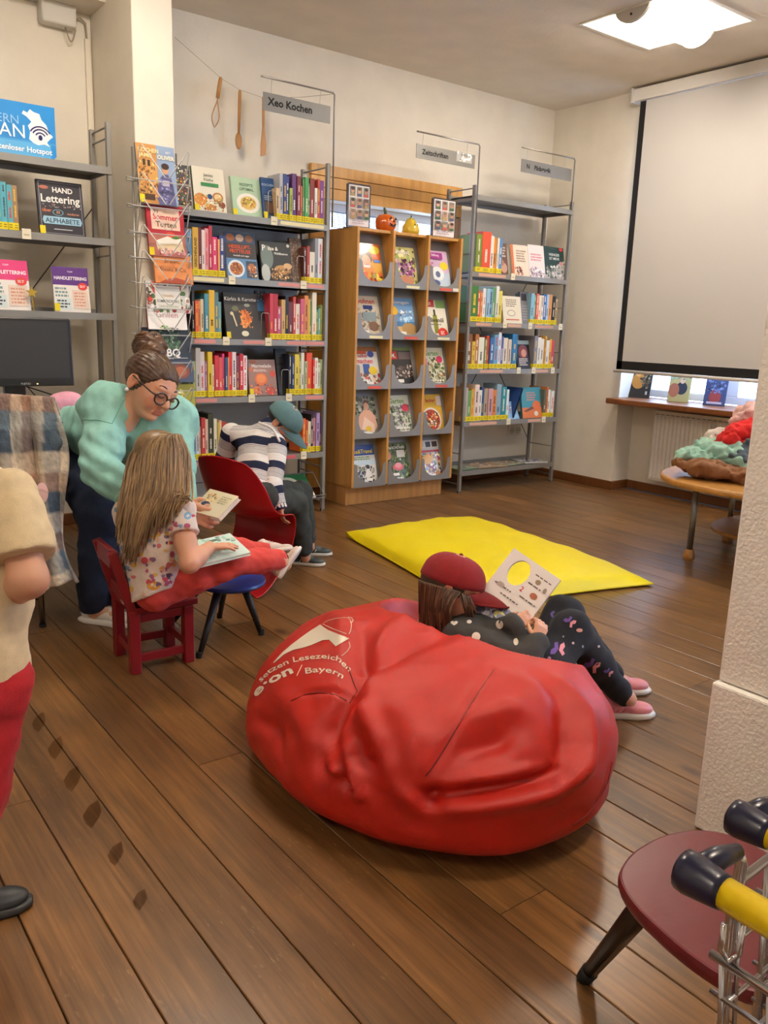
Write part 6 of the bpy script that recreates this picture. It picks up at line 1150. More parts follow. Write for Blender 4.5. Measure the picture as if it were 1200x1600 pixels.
def shoe(root, heel, toe_dir, up, L, upper, sole, laces='efe8e0', accent=None, ankle_open=.0):
    x, f, u = basis(toe_dir, up); W_ = L*.19; nm = lambda p: heel+x*(p[0]*L)+f*(p[1]*L)+u*(p[2]*L)
    out = [(-.10, .02), (.10, .02), (.135, .12), (.125, .35), (.14, .55), (.175, .72), (.15, .88), (.06, .985), (-.05, .985), (-.14, .90), (-.165, .74), (-.13, .52), (-.12, .3), (-.13, .12)]
    s = SDF(.05); s.ell((0, .17, .17), (.13, .16, .15)); s.ell((0, .42, .16), (.14, .26, .135)); s.ell((-.005, .74, .12), (.16, .24, .10)); s.cap((0, .17, .2), (0, .14, .36), .13, .125); s.cap((0, .27, .33), (0, .62, .20), .075, .055)
    s.half((0, .1, .42), (0, -.3, 1), .01); s.half((0, 0, .055), (0, 0, -1), .005)
    vf = s.mesh(.022); v = vf[0].copy(); vf2 = (A(heel)+L*(v[:, :1]*A(x)+v[:, 1:2]*A(f)+v[:, 2:3]*A(u)), vf[1])
    sh = build_vf('shoe', vf2, 'satin', root, col=upper)
    rows = [[nm((p[0]*k, .5+(p[1]-.5)*k, z)) for p in out] for k, z in ((.94, 0), (1.04, .02), (1.06, .055), (1.03, .085), (.96, .095))]
    m = MB().grid(rows, sole, True); m.poly(list(reversed(rows[0])), sole); m.poly(rows[-1], sole); m.build('sole', 'satin', sh, smooth=True, angle=60)
    m = MB()
    for k in range(4):
        yy, zz = .37+k*.075, .372-k*.037; pts = [nm((q*.085, yy-.012*abs(q), zz-.05*q*q+.006)) for q in (-1, -.5, 0, .5, 1)]; m.tube(pts, L*.014, laces, 6)
    m.build('laces', 'fabric', sh, smooth=True)
    if accent:
        m = MB()
        for q in (-1, 1):
            for k in range(3): a_ = nm((q*.137, .30+k*.09, .12)); b_ = nm((q*.125, .36+k*.09, .2)); m.tube([a_, b_], L*.012, accent, 5)
        m.build('side_stripe', 'satin', sh, smooth=True)
    return sh
def decals(vf, root, items, name, mt='fabric', off=.0015, kind='e'):
    from mathutils.bvhtree import BVHTree
    bvh = BVHTree.FromPolygons([tuple(p) for p in vf[0]], [tuple(int(i) for i in f) for f in vf[1]]); m = MB()
    for it in items:
        px, py, rx, ry, col = it[:5]; shp = it[5] if len(it) > 5 else 'e'; rot = it[6] if len(it) > 6 else 0
        if shp == 'e': pts = [(math.cos(t*math.pi/6), math.sin(t*math.pi/6)) for t in range(12)]
        elif shp == 's': pts = [((1 if t % 2 == 0 else .45)*math.sin(t*math.pi/5), -(1 if t % 2 == 0 else .45)*math.cos(t*math.pi/5)) for t in range(10)]
        elif shp == 'w': pts = [(0, .1), (.35, -.7), (.95, -.9), (1., -.3), (.55, .1), (.75, .7), (.3, .9)]
        elif shp == 'h': pts = [(0, 1), (-.8, .2), (-.95, -.45), (-.5, -.85), (0, -.5), (.5, -.85), (.95, -.45), (.8, .2)]
        c_, s_ = math.cos(rot), math.sin(rot); o = []
        for a, b in pts:
            h, n, _, _ = bvh.ray_cast(CAM, ray(px+(a*c_-b*s_)*rx, py+(a*s_+b*c_)*ry).normalized()); o.append(None if h is None else h+n*(off if n.dot(_f) < 0 else -off))
        ctr = bvh.ray_cast(CAM, ray(px, py).normalized())
        if any(h is None for h in o) or ctr[0] is None or max((h-ctr[0]).length for h in o) > .06: continue
        cc = ctr[0]+ctr[1]*(off*1.2); n0 = len(m.v); m.v += [tuple(cc)]+[tuple(h) for h in o]; k = len(o); m.f += [(n0, n0+1+i, n0+1+(i+1) % k) for i in range(k)]; m.c += [col]*k
    if m.v: m.build(name, mt, root)
def seam_on(vf, root, pts, r, col, name='seam', mt='fabric'):
    from mathutils.bvhtree import BVHTree
    bvh = BVHTree.FromPolygons([tuple(p) for p in vf[0]], [tuple(int(i) for i in f) for f in vf[1]]); q = []
    for (a, b), (c, d) in zip(pts, pts[1:]):
        for k in range(5):
            h = bvh.ray_cast(CAM, ray(a+(c-a)*k/5, b+(d-b)*k/5).normalized())
            if h[0] is not None and (not q or (h[0]-q[-1]).length < .05): q.append(h[0])
    if len(q) > 3: MB().tube(q, r, col, 5).build(name, mt, root, smooth=True)
def strands(paths, r0, cols, name, root, seed=0):
    m = MB(); rr = random.Random(seed)
    for p in paths:
        k = len(p); m.tube(p, [r0*(.5+.5*math.sin(math.pi*min(1, .25+.75*i/(k-1))))*(1 if i < k-1 else .25) for i in range(k)], rr.choice(cols), 5)
    return m.build(name, 'hair', root, smooth=True)
def catmull(pts, n):
    o = []; q = [pts[0]]+list(pts)+[pts[-1]]
    for i in range(1, len(q)-2):
        for k in range(n): t = k/n; p0, p1, p2, p3 = q[i-1:i+3]; o.append(.5*((2*p1)+(p2-p0)*t+(2*p0-5*p1+4*p2-p3)*t*t+(-p0+3*p1-3*p2+p3)*t**3))
    return o+[pts[-1]]
def cap_hat(root, c, ax, H, col, brimcol, under, logo=None):
    rows = []; n = 40
    for j in range(13):
        ph = math.pi/2*j/12; z = .075+.40*math.sin(ph)**.92; k = math.cos(ph)**.75
        rows.append([LP(c, ax, H, ((.425*k)*math.sin(2*math.pi*t/n)*(1+.012*math.cos(6*2*math.pi*t/n)), -.07+.49*k*math.cos(2*math.pi*t/n), z-.10*(1-k)*0+(.02*math.cos(2*math.pi*t/n) if j < 3 else 0))) for t in range(n)])
    hat = MB().grid(rows, col, True).build('cap', 'fabric', root, smooth=True, solid=.004)
    for t in range(6):
        a_ = 2*math.pi*t/6+.26; pts = [LP(c, ax, H, (.43*math.cos(p)**.75*math.sin(a_), -.07+.495*math.cos(p)**.75*math.cos(a_), .079+.402*math.sin(p)**.92)) for p in [math.pi/2*k/10*.985 for k in range(11)]]; MB().tube(pts, H*.006, brimcol, 5).build('seam', 'fabric', hat, smooth=True)
    MB().ell(LP(c, ax, H, (0, -.07, .485)), (H*.035,)*3, brimcol, 10, 6).build('button', 'fabric', hat, smooth=True)
    top, bot = [], []
    for j in range(9):
        e = j/8; rt, rb = [], []
        for t in range(-12, 13):
            a_ = t/12; x = .40*a_*(1-.12*e*e); y = -.07+.49*math.sqrt(max(0, 1-(x/.425)**2))-.01+e*(.44*(1-abs(a_)**2.6*.92)); z = .085-.16*e*.55-.10*a_*a_+.02*math.sin(e*3)
            rt.append(LP(c, ax, H, (x, y, z+.012))); rb.append(LP(c, ax, H, (x, y, z-.008)))
        top.append(rt); bot.append(rb)
    MB().grid(top, brimcol).build('brim_top', 'fabric', hat, smooth=True); MB().grid([list(reversed(q)) for q in bot], under).build('brim_underside', 'fabric', hat, smooth=True)
    e_ = top[-1]; MB().tube([p for p in e_], H*.016, brimcol, 6).build('brim_edge', 'fabric', hat, smooth=True)
    if logo: decals_logo = None
    return hat
folds = lambda seed, amp=.005: (lambda X, a=snoise(38, amp, seed), b=snoise(85, amp*.45, seed+9): a(X)+b(X))
# ------------------------------------------------------------------ the woman
def woman():
    root = thing('person', (1.05, 3.08, 0), 'woman in mint green sweater and glasses bending over the long haired girl', 'person')
    hc = D(236, 604, 2.90); ax = basis(B(.76, -.52, .40), B(.50, .84, .10)); H = .222
    rsh, lsh = D(165, 637, 2.93), D(272, 655, 3.08); chest = D(222, 662, 3.08); hip = D(122, 690, 3.36); nb = D(220, 622, 2.99)
    rel, rwr = D(157, 733, 2.80), D(197, 768, 2.79); lel, lwr = D(275, 735, 2.98), D(291, 792, 2.93)
    rhip, lhip = D(112, 712, 3.28), D(150, 708, 3.40); rk, ra = D(160, 798, 3.10), D(147, 918, 3.13); lk, la = D(208, 790, 3.22), D(200, 925, 3.22)
    # body under the clothes
    s = SDF(.04); s.chain([nb, chest, hip], [.055, .10, .11]); s.cap(rsh, lsh, .05); s.chain([rsh, rel, rwr], [.05, .038, .028]); s.chain([lsh, lel, lwr], [.05, .038, .028]); s.chain([rhip, rk, ra], [.07, .05, .04]); s.chain([lhip, lk, la], [.07, .05, .04]); s.cap(nb, LP(hc, ax, H, (0, -.14, -.45)), .052, .048)
    s.chain([ra, V(.985, 3.075, .05), V(1.05, 2.99, .03)], [.035, .03, .025]); s.chain([la, V(1.12, 3.16, .05), V(1.2, 3.06, .03)], [.035, .03, .025])
    bv = s.mesh(.012); (hv, hcol) = head_mesh(hc, ax, H)
    h1 = SDF(.01); h1.cap(lel, lwr, .036, .027); hand_sdf(h1, lwr, B(.62, -.3, .35), B(.2, .2, -.95), B(.4, .9, 0), .155, [.5, .55, .6, .6], .6)
    h2 = SDF(.01); h2.cap(rel, rwr, .036, .027); hand_sdf(h2, rwr, B(.8, -.3, .1), B(0, -.9, .3), B(.2, .1, -.95), .155, [.5, .55, .6, .6], .6)
    h1 = h1.mesh(.0045); h2 = h2.mesh(.0045)
    vf = vjoin(bv, hv, h1, h2); col = np.concatenate([skincol(bv[0]), hcol, skincol(h1[0], .95), skincol(h2[0], .95)])
    build_vf('body', vf, 'skin', root, vcol=col)
    face_parts(root, hc, ax, H, '4a3022')
    # sweater
    s = SDF(.05); s.chain([D(238, 655, 3.04), chest, D(168, 680, 3.22), hip], [.11, .125, .132, .14], flat=(B(0, .2, 1), 1.05)); s.cap(rsh, lsh, .078, .08); s.cap(rsh+_n*-.03, chest, .085, .11)
    s.chain([rsh, rsh.lerp(rel, .45)], [.080, .070], k=.03); s.chain([lsh, lel], [.085, .066], k=.03)
    s.half(hip+(hip-chest).normalized()*.06, (hip-chest))
    s.cut(A(LP(hc, ax, H, (0, .20, -.66))), (.05, .05, .058), .012)
    s2 = SDF(.03); s2.chain([rsh.lerp(rel, .3), rsh.lerp(rel, .6), rel, rel.lerp(rwr, .5), rwr], [.071, .070, .064, .058, .044], k=.02); s2.half(rwr+(rwr-rel).normalized()*.0, (rwr-rel), .004)
    s3 = SDF(.03); s3.chain([lel, lwr], [.066, .042]); s3.half(lwr, lwr-lel, .004)
    def wf(X, a=snoise(26, .006, 3), b=snoise(60, .0022, 4)):
        t = (X-A(rel)) @ A((rwr-rel).normalized()); d = np.linalg.norm(X-A(rel), axis=-1); near = np.exp(-(d/.10)**2); q = (X-A(rel)) @ A(B(.5, .8, 0)); return a(X)+b(X)+near*.008*np.sin(q*130)
    sw = vjoin(s.mesh(.0085, wf), s2.mesh(.007, wf), s3.mesh(.008)); sweater = build_vf('sweater', sw, 'fabric', root, col='90c6bb')
    seam_on(sw, sweater, [(128, 655), (140, 656), (152, 656), (164, 659), (175, 662), (182, 648), (188, 634), (196, 622)], .0022, '70aa9c'); seam_on(sw, sweater, [(236, 676), (234, 700), (228, 722)], .0022, '70aa9c')
    cf = rwr+(rwr-rel).normalized()*.004; x_, y_ = frame((rwr-rel)); m = MB().tube([cf+x_*(.048*math.cos(t*.4488))+y_*(.048*math.sin(t*.4488)) for t in range(14)], .007, '90c6bb', 6, True); m.build('cuff', 'fabric', sweater, smooth=True)
    # jeans
    s = SDF(.05); s.cap(rhip, lhip, .135, .13); s.chain([rhip, rk, rk.lerp(ra, .5), ra, V(.98, 3.08, .06)], [.125, .088, .070, .056, .054], k=.03); s.chain([lhip, lk, la, la-EZ*.07], [.125, .085, .056, .054], k=.03); s.half((0, 0, .055), (0, 0, -1))
    build_vf('jeans', s.mesh(.010, folds(7, .005)), 'denim', root, col='1b2740')
    # hair and bun
    s = SDF(.04); s.ell((0, -.09, .14), (.385, .45, .39)); s.half((0, .235, .14), (0, .80, -.60), .03); s.half((0, -.1, -.24), (0, .25, -1), .03)
    for q in (-1, 1): s.cut((q*.42, .02, -.04), (.12, .10, .17), .03)
    hair = s.mesh(.016, lambda X, a=snoise(9, .02, 2), b=snoise(30, .006, 5): .005*np.sin(np.arctan2(X[..., 0], X[..., 2]-.1)*37+X[..., 1]*6+a(X)*60)+a(X)*.5+b(X)); hv = local(hair, hc, ax, H); g = .75+.5*np.random.default_rng(1).random(len(hv[0])); base = np.array(lin('4c3422'))
    hr = build_vf('hair', hv, 'hair', root, vcol=base*g[:, None])
    bc = D(232, 541, 2.98); s = SDF(.03).ell(tuple(bc), (.052, .05, .044)).ell(tuple(bc+_r*.02+_u*.0), (.04, .04, .036)).cap(bc, LP(hc, ax, H, (0, -.25, .42)), .035, .04)
    bun = s.mesh(.005, lambda X, a=snoise(130, .005, 8): a(X)); build_vf('bun', bun, 'hair', hr, col='5a3c28')
    rr = random.Random(5); ps = []
    for k in range(60):
        a, b = rr.uniform(0, 6.28), rr.uniform(-.9, 1.2); d1 = V(math.cos(a)*math.cos(b), math.sin(a)*math.cos(b), math.sin(b)); t = d1.cross(EZ).normalized(); p0 = bc+d1*.045; ps.append([p0, p0+d1*.009+t*.012, p0+d1*.005+t*.026, p0-d1*.002+t*.036+EZ*rr.uniform(-.01, .01)])
    strands([catmull(p, 4) for p in ps], .0042, ['4c3422', '5e4029', '6b4a30'], 'curls', hr)
    # glasses and earring
    gl = MB(); GC = '2a1c1e'
    for q in (-1, 1): gl.tube([LP(hc, ax, H, (q*.15+.125*math.cos(t*.3927), .435-.10*abs(q*.15+.125*math.cos(t*.3927)), -.045+.095*math.sin(t*.3927))) for t in range(16)], H*.014, GC, 6, True)
    gl.tube([LP(hc, ax, H, p) for p in ((-.03, .43, -.02), (0, .445, -.005), (.03, .43, -.02))], H*.012, GC, 6)
    for q in (-1, 1): gl.tube([LP(hc, ax, H, p) for p in ((q*.275, .405, -.02), (q*.36, .34, -.005), (q*.405, .1, .03), (q*.40, -.06, .05))], H*.013, GC, 6)
    gl = gl.build('glasses', 'plastic', root, smooth=True)
    for q in (-1, 1): MB().poly([LP(hc, ax, H, (q*.15+.122*math.cos(t*.3927), .434-.10*abs(q*.15+.122*math.cos(t*.3927)), -.045+.092*math.sin(t*.3927))) for t in range(16)], 'ffffff').build('lens', 'clear_plastic', gl)
    MB().ell(LP(hc, ax, H, (.40, -.03, -.19)), (H*.03,)*3, 'e8e4e0', 10, 7).build('earring', 'gloss', root, smooth=True)
    a = P(136, 972, 'z', 0); b = P(172, 984, 'z', 0)
    shoe(root, V(.945, 3.125, 0), V(.62, -.78, 0), EZ, .235, 'dfdad2', 'ece8e2', 'd8cfc0')
    shoe(root, V(1.08, 3.21, 0), V(.62, -.78, 0), EZ, .235, 'dfdad2', 'ece8e2', 'd8cfc0')
woman()
# open picture book in the woman's hand
def open_book(name, lab, cen, ex, up, w, h, t, page1, page2, els1, els2, ang=.5, cat='book'):
    n = ex.cross(up).normalized(); root = thing(name, cen, lab, cat)
    for s_, els, pc in ((-1, els1, page1), (1, els2, page2)):
        e = (ex*math.cos(ang)*s_+n*math.sin(ang)); nn = (e.cross(up)*s_).normalized(); c = cen+e*(w/2)
        MB().obox(c-nn*(t/2), e, up, nn, w/2, h/2, t/2, 'efe6d6').build('page_block', 'paper', root)
        MB().obox(c-nn*(t+.001), e, up, nn, w/2+.003, h/2+.003, .0012, 'd8d2c8').build('cover', 'paper', root)
        o = cen-up*(h/2)+(e*w if s_ < 0 else V(0, 0, 0)); art(MB(), o, e*s_, up, w, h, nn, [('r', .01, .01, .99, .99, pc)]+els).build('page_print', 'paper', root)
    return root
a, b, c_ = D(303, 800, 2.92), D(352, 757, 3.02), D(338, 808, 2.86)
cen = D(322, 782, 2.93)
face_book('picture_book', 'thick open picture book with cream pages held before the red chair', 'book', D(296, 797, 2.90), .125, .105, .022, 'e8ddc4', [('r', .02, .02, .98, .98, 'eadfb8'), ('r', .52, .05, .95, .95, 'e8e0c4'), ('b', .1, .45, .45, .85, ['d8b888', 'c89a6a', 'e0cfa0'], 10, .08, 3), ('e', .28, .4, .14, .1, '3a4468'), ('e', .38, .34, .1, .08, 'd8a890'), ('l', .58, .5, .92, .85, 4, 'b8ac80', 4)], ex=B(.88, -.22, .42), up=B(.62, .72, -.32), mark=False)
# ------------------------------------------------------------------ the long haired girl on the red chair
def girl1():
    root = thing('person', (1.06, 2.62, 0), 'girl with long blond hair and patterned shirt reading on the small red chair', 'person')
    hc = D(250, 722, 2.70); ax = basis(B(.72, -.38, -.58), B(.28, .93, 0)); H = .185
    pel = V(1.035, 2.62, RC_Z+.075); nb = D(246, 782, 2.70); ch = D(240, 832, 2.70)
    rsh, lsh = D(281, 800, 2.66), D(200, 802, 2.78); rel, rwr = D(296, 880, 2.60), D(328, 855, 2.68); lel, lwr = D(240, 880, 2.85), D(300, 850, 2.92)
    rhp, lhp = D(240, 925, 2.72), D(232, 915, 2.80); rk, ra = D(362, 880, 2.80), D(434, 874, 2.93); lk, la = D(350, 858, 2.98), D(414, 862, 3.12)
    s = SDF(.03); s.chain([nb, ch, pel], [.03, .07, .075]); s.cap(rsh, lsh, .035); s.chain([rhp, rk, ra], [.05, .036, .026]); s.chain([lhp, lk, la], [.05, .036, .026]); s.cap(nb, hc, .03)
    s.chain([lsh, lel, lwr], [.035, .028, .02]); s.cap(ra, D(446, 882, 2.95), .024); s.cap(la, D(424, 862, 3.14), .024)
    bv = s.mesh(.010); hv, hcol = head_mesh(hc, ax, H, True, .022)
    h1 = SDF(.012); h1.chain([rsh, rsh.lerp(rel, .6), rel], [.036, .034, .031]); h1.chain([rel, rel.lerp(rwr, .35), rwr], [.031, .030, .020]); hand_sdf(h1, rwr, B(.93, .08, -.3), B(.0, -.9, -.3), B(.0, .5, -.85), .098, [.25, .2, .22, .3], .25, .16); h1 = h1.mesh(.0036)
    h2 = SDF(.01); hand_sdf(h2, lwr, B(.9, 0, -.3), B(0, -.9, .3), B(0, -.2, .9), .098, .4); h2 = h2.mesh(.005)
    vf = vjoin(bv, hv, h1, h2); build_vf('body', vf, 'skin', root, vcol=np.concatenate([skincol(bv[0]), hcol, skincol(h1[0], .97), skincol(h2[0])]))
    face_parts(root, hc, ax, H, '8a6a48')
    s = SDF(.04); s.chain([nb-_u*.02, ch, pel-EZ*.025], [.075, .098, .113], flat=(B(.3, 0, 1), 1.1)); s.cap(rsh, lsh, .05, .048); s.chain([lsh, lsh.lerp(lel, .48)], [.052, .05], k=.02); s.cap(ch, rhp, .088, .074); s.half(D(255, 923, 2.66), B(.34, -.94, .0))
    s2 = SDF(.02); s2.chain([rsh-_r*.012, rsh.lerp(rel, .5)], [.052, .052]); s2.half(rsh.lerp(rel, .46), rel-rsh, .004)
    sh = vjoin(s.mesh(.0065, folds(11, .003)), s2.mesh(.006, folds(12, .003))); shirt = build_vf('t_shirt', sh, 'fabric', root, col='e2d2c6')
    rr = random.Random(8); pal = ['c8485a', 'd8787a', '6a4a6a', '7a9ab8', 'e0b860', 'd89aa0', 'b85a78', 'e8c0a8', '8a6a8a']; it = []
    for k in range(260):
        x, y = rr.uniform(168, 306), rr.uniform(775, 950); it.append((x, y, rr.uniform(2.6, 5.6), rr.uniform(2.6, 5.6), rr.choice(pal), rr.choice('eesh'), rr.uniform(0, 3)))
    it += [(240, 915, 10, 7, 'd89a3a'), (240, 914, 5, 3.4, 'f0e0c8'), (268, 786, 10, 9, 'e0b04a'), (262, 790, 4, 4, 'e8d8b8'), (293, 806, 6, 6, '8ab0cc'), (293, 806, 2.6, 2.6, 'e8dcd0')]
    decals(sh, shirt, it, 'print')
    s = SDF(.035); s.cap(rhp, lhp, .060, .058); s.ell(tuple(pel-EZ*.03), (.088, .088, .045)); s.chain([rhp, rhp.lerp(rk, .5), rk, rk.lerp(ra, .6), ra], [.060, .054, .048, .043, .036], k=.02); s.chain([lhp, lk, la], [.058, .048, .036], k=.02); s.half((0, 0, RC_Z+.012), (0, 0, -1), .002) if False else None
    build_vf('trousers', s.mesh(.007, folds(13, .0035)), 'fabric', root, col='d0453c')
    for q in (ra, la): MB().tube([q, q+(q-rk).normalized()*.03], [.026, .025], '2a2430', 10).build('sock', 'fabric', root, smooth=True)
    shoe(root, D(438, 905, 2.93), B(.55, .80, -.25), B(-.70, .55, -.1), .135, 'd8c4b8', 'e4dcd4', 'e8d8cc')
    shoe(root, D(404, 868, 3.10), B(.95, .12, -.3), B(-.15, .9, -.3), .135, 'd8c4b8', 'e4dcd4', 'e8d8cc')
    # long hair: a soft mass with many loose strands over it
    s = SDF(.05); s.ell((0, -.08, .13), (.41, .46, .41)); s.half((0, .26, .1), (0, 1, -.35), .04); hm = local(s.mesh(.022), hc, ax, H)
    s2 = SDF(.05); s2.chain([hc-_r*.005, D(240, 775, 2.66), D(222, 825, 2.635), D(212, 858, 2.62)], [.08, .066, .045, .018], flat=(_n, 1.6)); s2.chain([hc+_r*.02, D(276, 760, 2.67)], [.075, .035]); m2 = s2.mesh(.008, snoise(70, .003, 4))
    vf = vjoin(hm, m2); rg_ = np.random.default_rng(2); g = .8+.35*rg_.random(len(vf[0])); hr = build_vf('hair', vf, 'hair', root, vcol=np.array(lin('7e6344'))*g[:, None])
    rr = random.Random(3); ps = []; top = LP(hc, ax, H, (0, .05, .55))
    for k in range(420):
        u = rr.uniform(0, 1); px0 = 205+u*95; w_ = (u-.5)
        a_ = top+_r*(w_*.03)+_n*rr.uniform(-.02, .03)
        b_ = D(200+u*98, 712+rr.uniform(-12, 12)+abs(w_)*24, 2.70-.088*math.sqrt(max(0, 1-(w_*1.9)**2))-.004-rr.uniform(0, .006))
        c1 = D(192+u*104+rr.uniform(-6, 6), 772+rr.uniform(-8, 8), 2.60-.022*(1-(w_*2)**2)-rr.uniform(0, .008))
        end_y = (872-max(0, u-.25)*118+rr.uniform(-30, 18)) if u > .12 else 842+rr.uniform(-25, 15)
        ex_ = 172+u*112+rr.uniform(-7, 7)
        if u < .55: ex_ = 186+u*66+rr.uniform(-8, 8)
        d_ = D((c1 and ex_), end_y, 2.585+rr.uniform(-.008, .014)+.05*max(0, .25-u)); mid = c1.lerp(d_, .5)+_n*.008+_r*rr.uniform(-.006, .006)
        ps.append(catmull([a_, a_.lerp(b_, .5)+_u*.018+_n*.03, b_, c1, mid, d_], 4))
    strands(ps, .0034, ['7a6044', '876b4a', '937652', '6f573c', '9c8058'], 'strands', hr, 4)
    # book on her lap
    o = D(291, 886, 2.60); e1 = (D(392, 861, 2.74)-o); e1n = e1.normalized(); e2 = (D(337, 836, 2.80)-o); e2 = (e2-e1n*e2.dot(e1n)); 
    face_book('picture_book', 'pale mint picture book lying open on the lap of the long haired girl', 'book', o-_u*.004, e1.length, min(e2.length, .16), .012, 'c8d8d0', [('r', .01, .01, .99, .99, 'cfe0d8'), ('b', .5, .3, .95, .95, ['9ac4a8', 'b8d4c0', 'a8c8b8'], 12, .08, 3), ('r', .62, .78, .74, .88, '5a7468'), ('l', .06, .1, .5, .5, 5, '9ab8ac', 5)], ex=e1n, up=e2.normalized(), mark=False)
girl1()
# ------------------------------------------------------------------ the boy on the red shell chair
def boy():
    root = thing('person', (1.80, 3.30, 0), 'boy in striped shirt and teal cap bending forward on the red plastic chair', 'person')
    hc = D(444, 662, 3.86); ax = basis(B(.62, -.72, .12), B(.60, .68, .28)); H = .185
    pel = SC+fw*.03+EZ*.392; nb = D(424, 668, 3.86); ch = D(405, 697, 3.84)
    rsh, lsh = D(431, 695, 3.79), D(362, 678, 3.88); rel, rwr = D(426, 760, 3.70), D(438, 795, 3.69); lel, lwr = D(350, 720, 3.95), D(385, 770, 4.0)
    rhp, lhp = pel+sd*.055, pel-sd*.06; rk, ra = D(462, 785, 3.92), D(474, 856, 4.02); lk, la = D(470, 770, 4.15), D(480, 840, 4.2)
    s = SDF(.03); s.chain([nb, ch, pel], [.03, .065, .07]); s.cap(rsh, lsh, .035); s.chain([rsh, rel, rwr], [.034, .028, .020]); s.chain([lsh, lel, lwr], [.034, .028, .02]); s.chain([rhp, rk, ra], [.05, .036, .026]); s.chain([lhp, lk, la], [.05, .036, .026]); s.cap(nb, LP(hc, ax, H, (0, -.14, -.5)), .034); s.cap(ra, D(478, 872, 4.05), .024); s.cap(la, D(485, 855, 4.2), .024)
    bv = s.mesh(.010); hv, hcol = head_mesh(hc, ax, H, True, .020)
    h1 = SDF(.01); hand_sdf(h1, rwr, B(.25, -.95, 0), B(.9, 0, -.3), B(.3, 0, -.9), .092, [.7, .7, .7, .7], .5); h1 = h1.mesh(.0045); h2 = SDF(.01); hand_sdf(h2, lwr, B(.6, -.6, -.3), B(0, -.9, -.3), B(0, .3, .9), .092, .5); h2 = h2.mesh(.005)
    build_vf('body', vjoin(bv, hv, h1, h2), 'skin', root, vcol=np.concatenate([skincol(bv[0], .86), hcol*.86, skincol(h1[0], .86), skincol(h2[0], .86)])); face_parts(root, hc, ax, H, '2a1c14')
    # striped shirt
    if 'stripes' not in MATS:
        m = bpy.data.materials.new('stripes'); m.use_nodes = True; nt = m.node_tree; N = nt.nodes; L = nt.links; b_ = N['Principled BSDF']; b_.inputs['Roughness'].default_value = .9
        at = N.new('ShaderNodeAttribute'); at.attribute_name = 'S'; mo = N.new('ShaderNodeMath'); mo.operation = 'FRACT'; L.new(at.outputs['Fac'], mo.inputs[0]); cr = N.new('ShaderNodeValToRGB'); cr.color_ramp.interpolation = 'CONSTANT'; L.new(mo.outputs[0], cr.inputs[0])
        nv, wh = (*lin('1c2340'), 1), (*lin('e2dcd8'), 1); el = cr.color_ramp.elements; el[0].position = 0; el[0].color = nv; el[1].position = .30; el[1].color = wh; p = .335
        for k in range(7): e = el.new(p); e.color = nv; e = el.new(p+.018); e.color = wh; p += .052
        L.new(cr.outputs[0], b_.inputs['Base Color']); MATS['stripes'] = m
    tor = SDF(.035); tor.chain([nb-(nb-ch).normalized()*.015, ch, ch.lerp(pel, .5), pel+EZ*.03], [.066, .094, .096, .086], flat=(B(.4, -.5, -.6), 1.12)); tor.cap(rsh, lsh, .048, .048)
    arm = SDF(.02); arm.chain([rsh, rel, rwr], [.052, .043, .032]); arm.half(rwr+(rwr-rel).normalized()*.004, rwr-rel, .003); arl = SDF(.02).chain([lsh, lel, lwr], [.052, .043, .032])
    tv, av, lv = tor.mesh(.007, folds(21, .003)), arm.mesh(.006, folds(22, .0025)), arl.mesh(.007)
    axis = A((nb-pel).normalized()); st = (A(nb)+axis*.03-tv[0]) @ axis/.128+.02
    def sarm(v, a, e, w): d1 = A((e-a).normalized()); d2 = A((w-e).normalized()); l1 = (e-a).length; t1 = (v-A(a)) @ d1; t2 = (v-A(e)) @ d2; return np.where(t1 < l1*.92, t1, l1+t2)/.118+.0
    vf = vjoin(tv, av, lv); shirt = build_vf('striped_shirt', vf, 'stripes', root, attr=np.concatenate([st, sarm(av[0], rsh, rel, rwr)+.12, sarm(lv[0], lsh, lel, lwr)+.12]))
    MB().tube([nb+frame(nb-ch)[0]*(.05*math.cos(t*.449))+frame(nb-ch)[1]*(.046*math.sin(t*.449)) for t in range(14)], .008, '1c2340', 6, True).build('collar', 'fabric', shirt, smooth=True)
    for a_, b_ in (((404, 660), (437, 690)),):
        MB().tube(catmull([D(a_[0], a_[1], 3.765), D((a_[0]+b_[0])/2+5, (a_[1]+b_[1])/2-5, 3.755), D(b_[0], b_[1], 3.735)], 5), .006, 'e2dcd8', 6).build('shoulder_stripe', 'fabric', shirt, smooth=True)
    MB().tube([rwr+(rwr-rel).normalized()*q for q in (-.02, .006)], [.034, .032], '1c2340', 12).build('cuff', 'fabric', shirt, smooth=True)
    s = SDF(.03); s.cap(rhp, lhp, .070); s.chain([rhp, rk, rk.lerp(ra, .5), ra], [.070, .056, .05, .044], k=.02); s.chain([lhp, lk, la], [.074, .056, .044], k=.02); s.half(ra-EZ*.0, (0, 0, -1)) if False else None
    build_vf('trousers', s.mesh(.008, folds(23, .004)), 'denim', root, col='363a38')
    s = SDF(.03).ell((0, -.1, .1), (.375, .43, .37)); s.half((0, .2, .1), (0, .9, -.3), .03); s.half((0, 0, -.25), (0, 0, -1), .03); build_vf('hair', local(s.mesh(.025), hc, ax, H), 'hair', root, col='1e1612')
    cap_hat(root, hc, ax, H, '55777c', '4a686e', 'c85a2a')
    shoe(root, V(2.035, 3.385, 0), B(.98, -.05, .1)-EZ*B(.98, -.05, .1).z, EZ, .175, '3c4646', 'd8d4c8', '2a3232', 'e4e4dc'); shoe(root, V(2.15, 3.50, 0), V(.85, -.5, 0), EZ, .175, '3c4646', 'd8d4c8', '2a3232', 'e4e4dc')
boy()
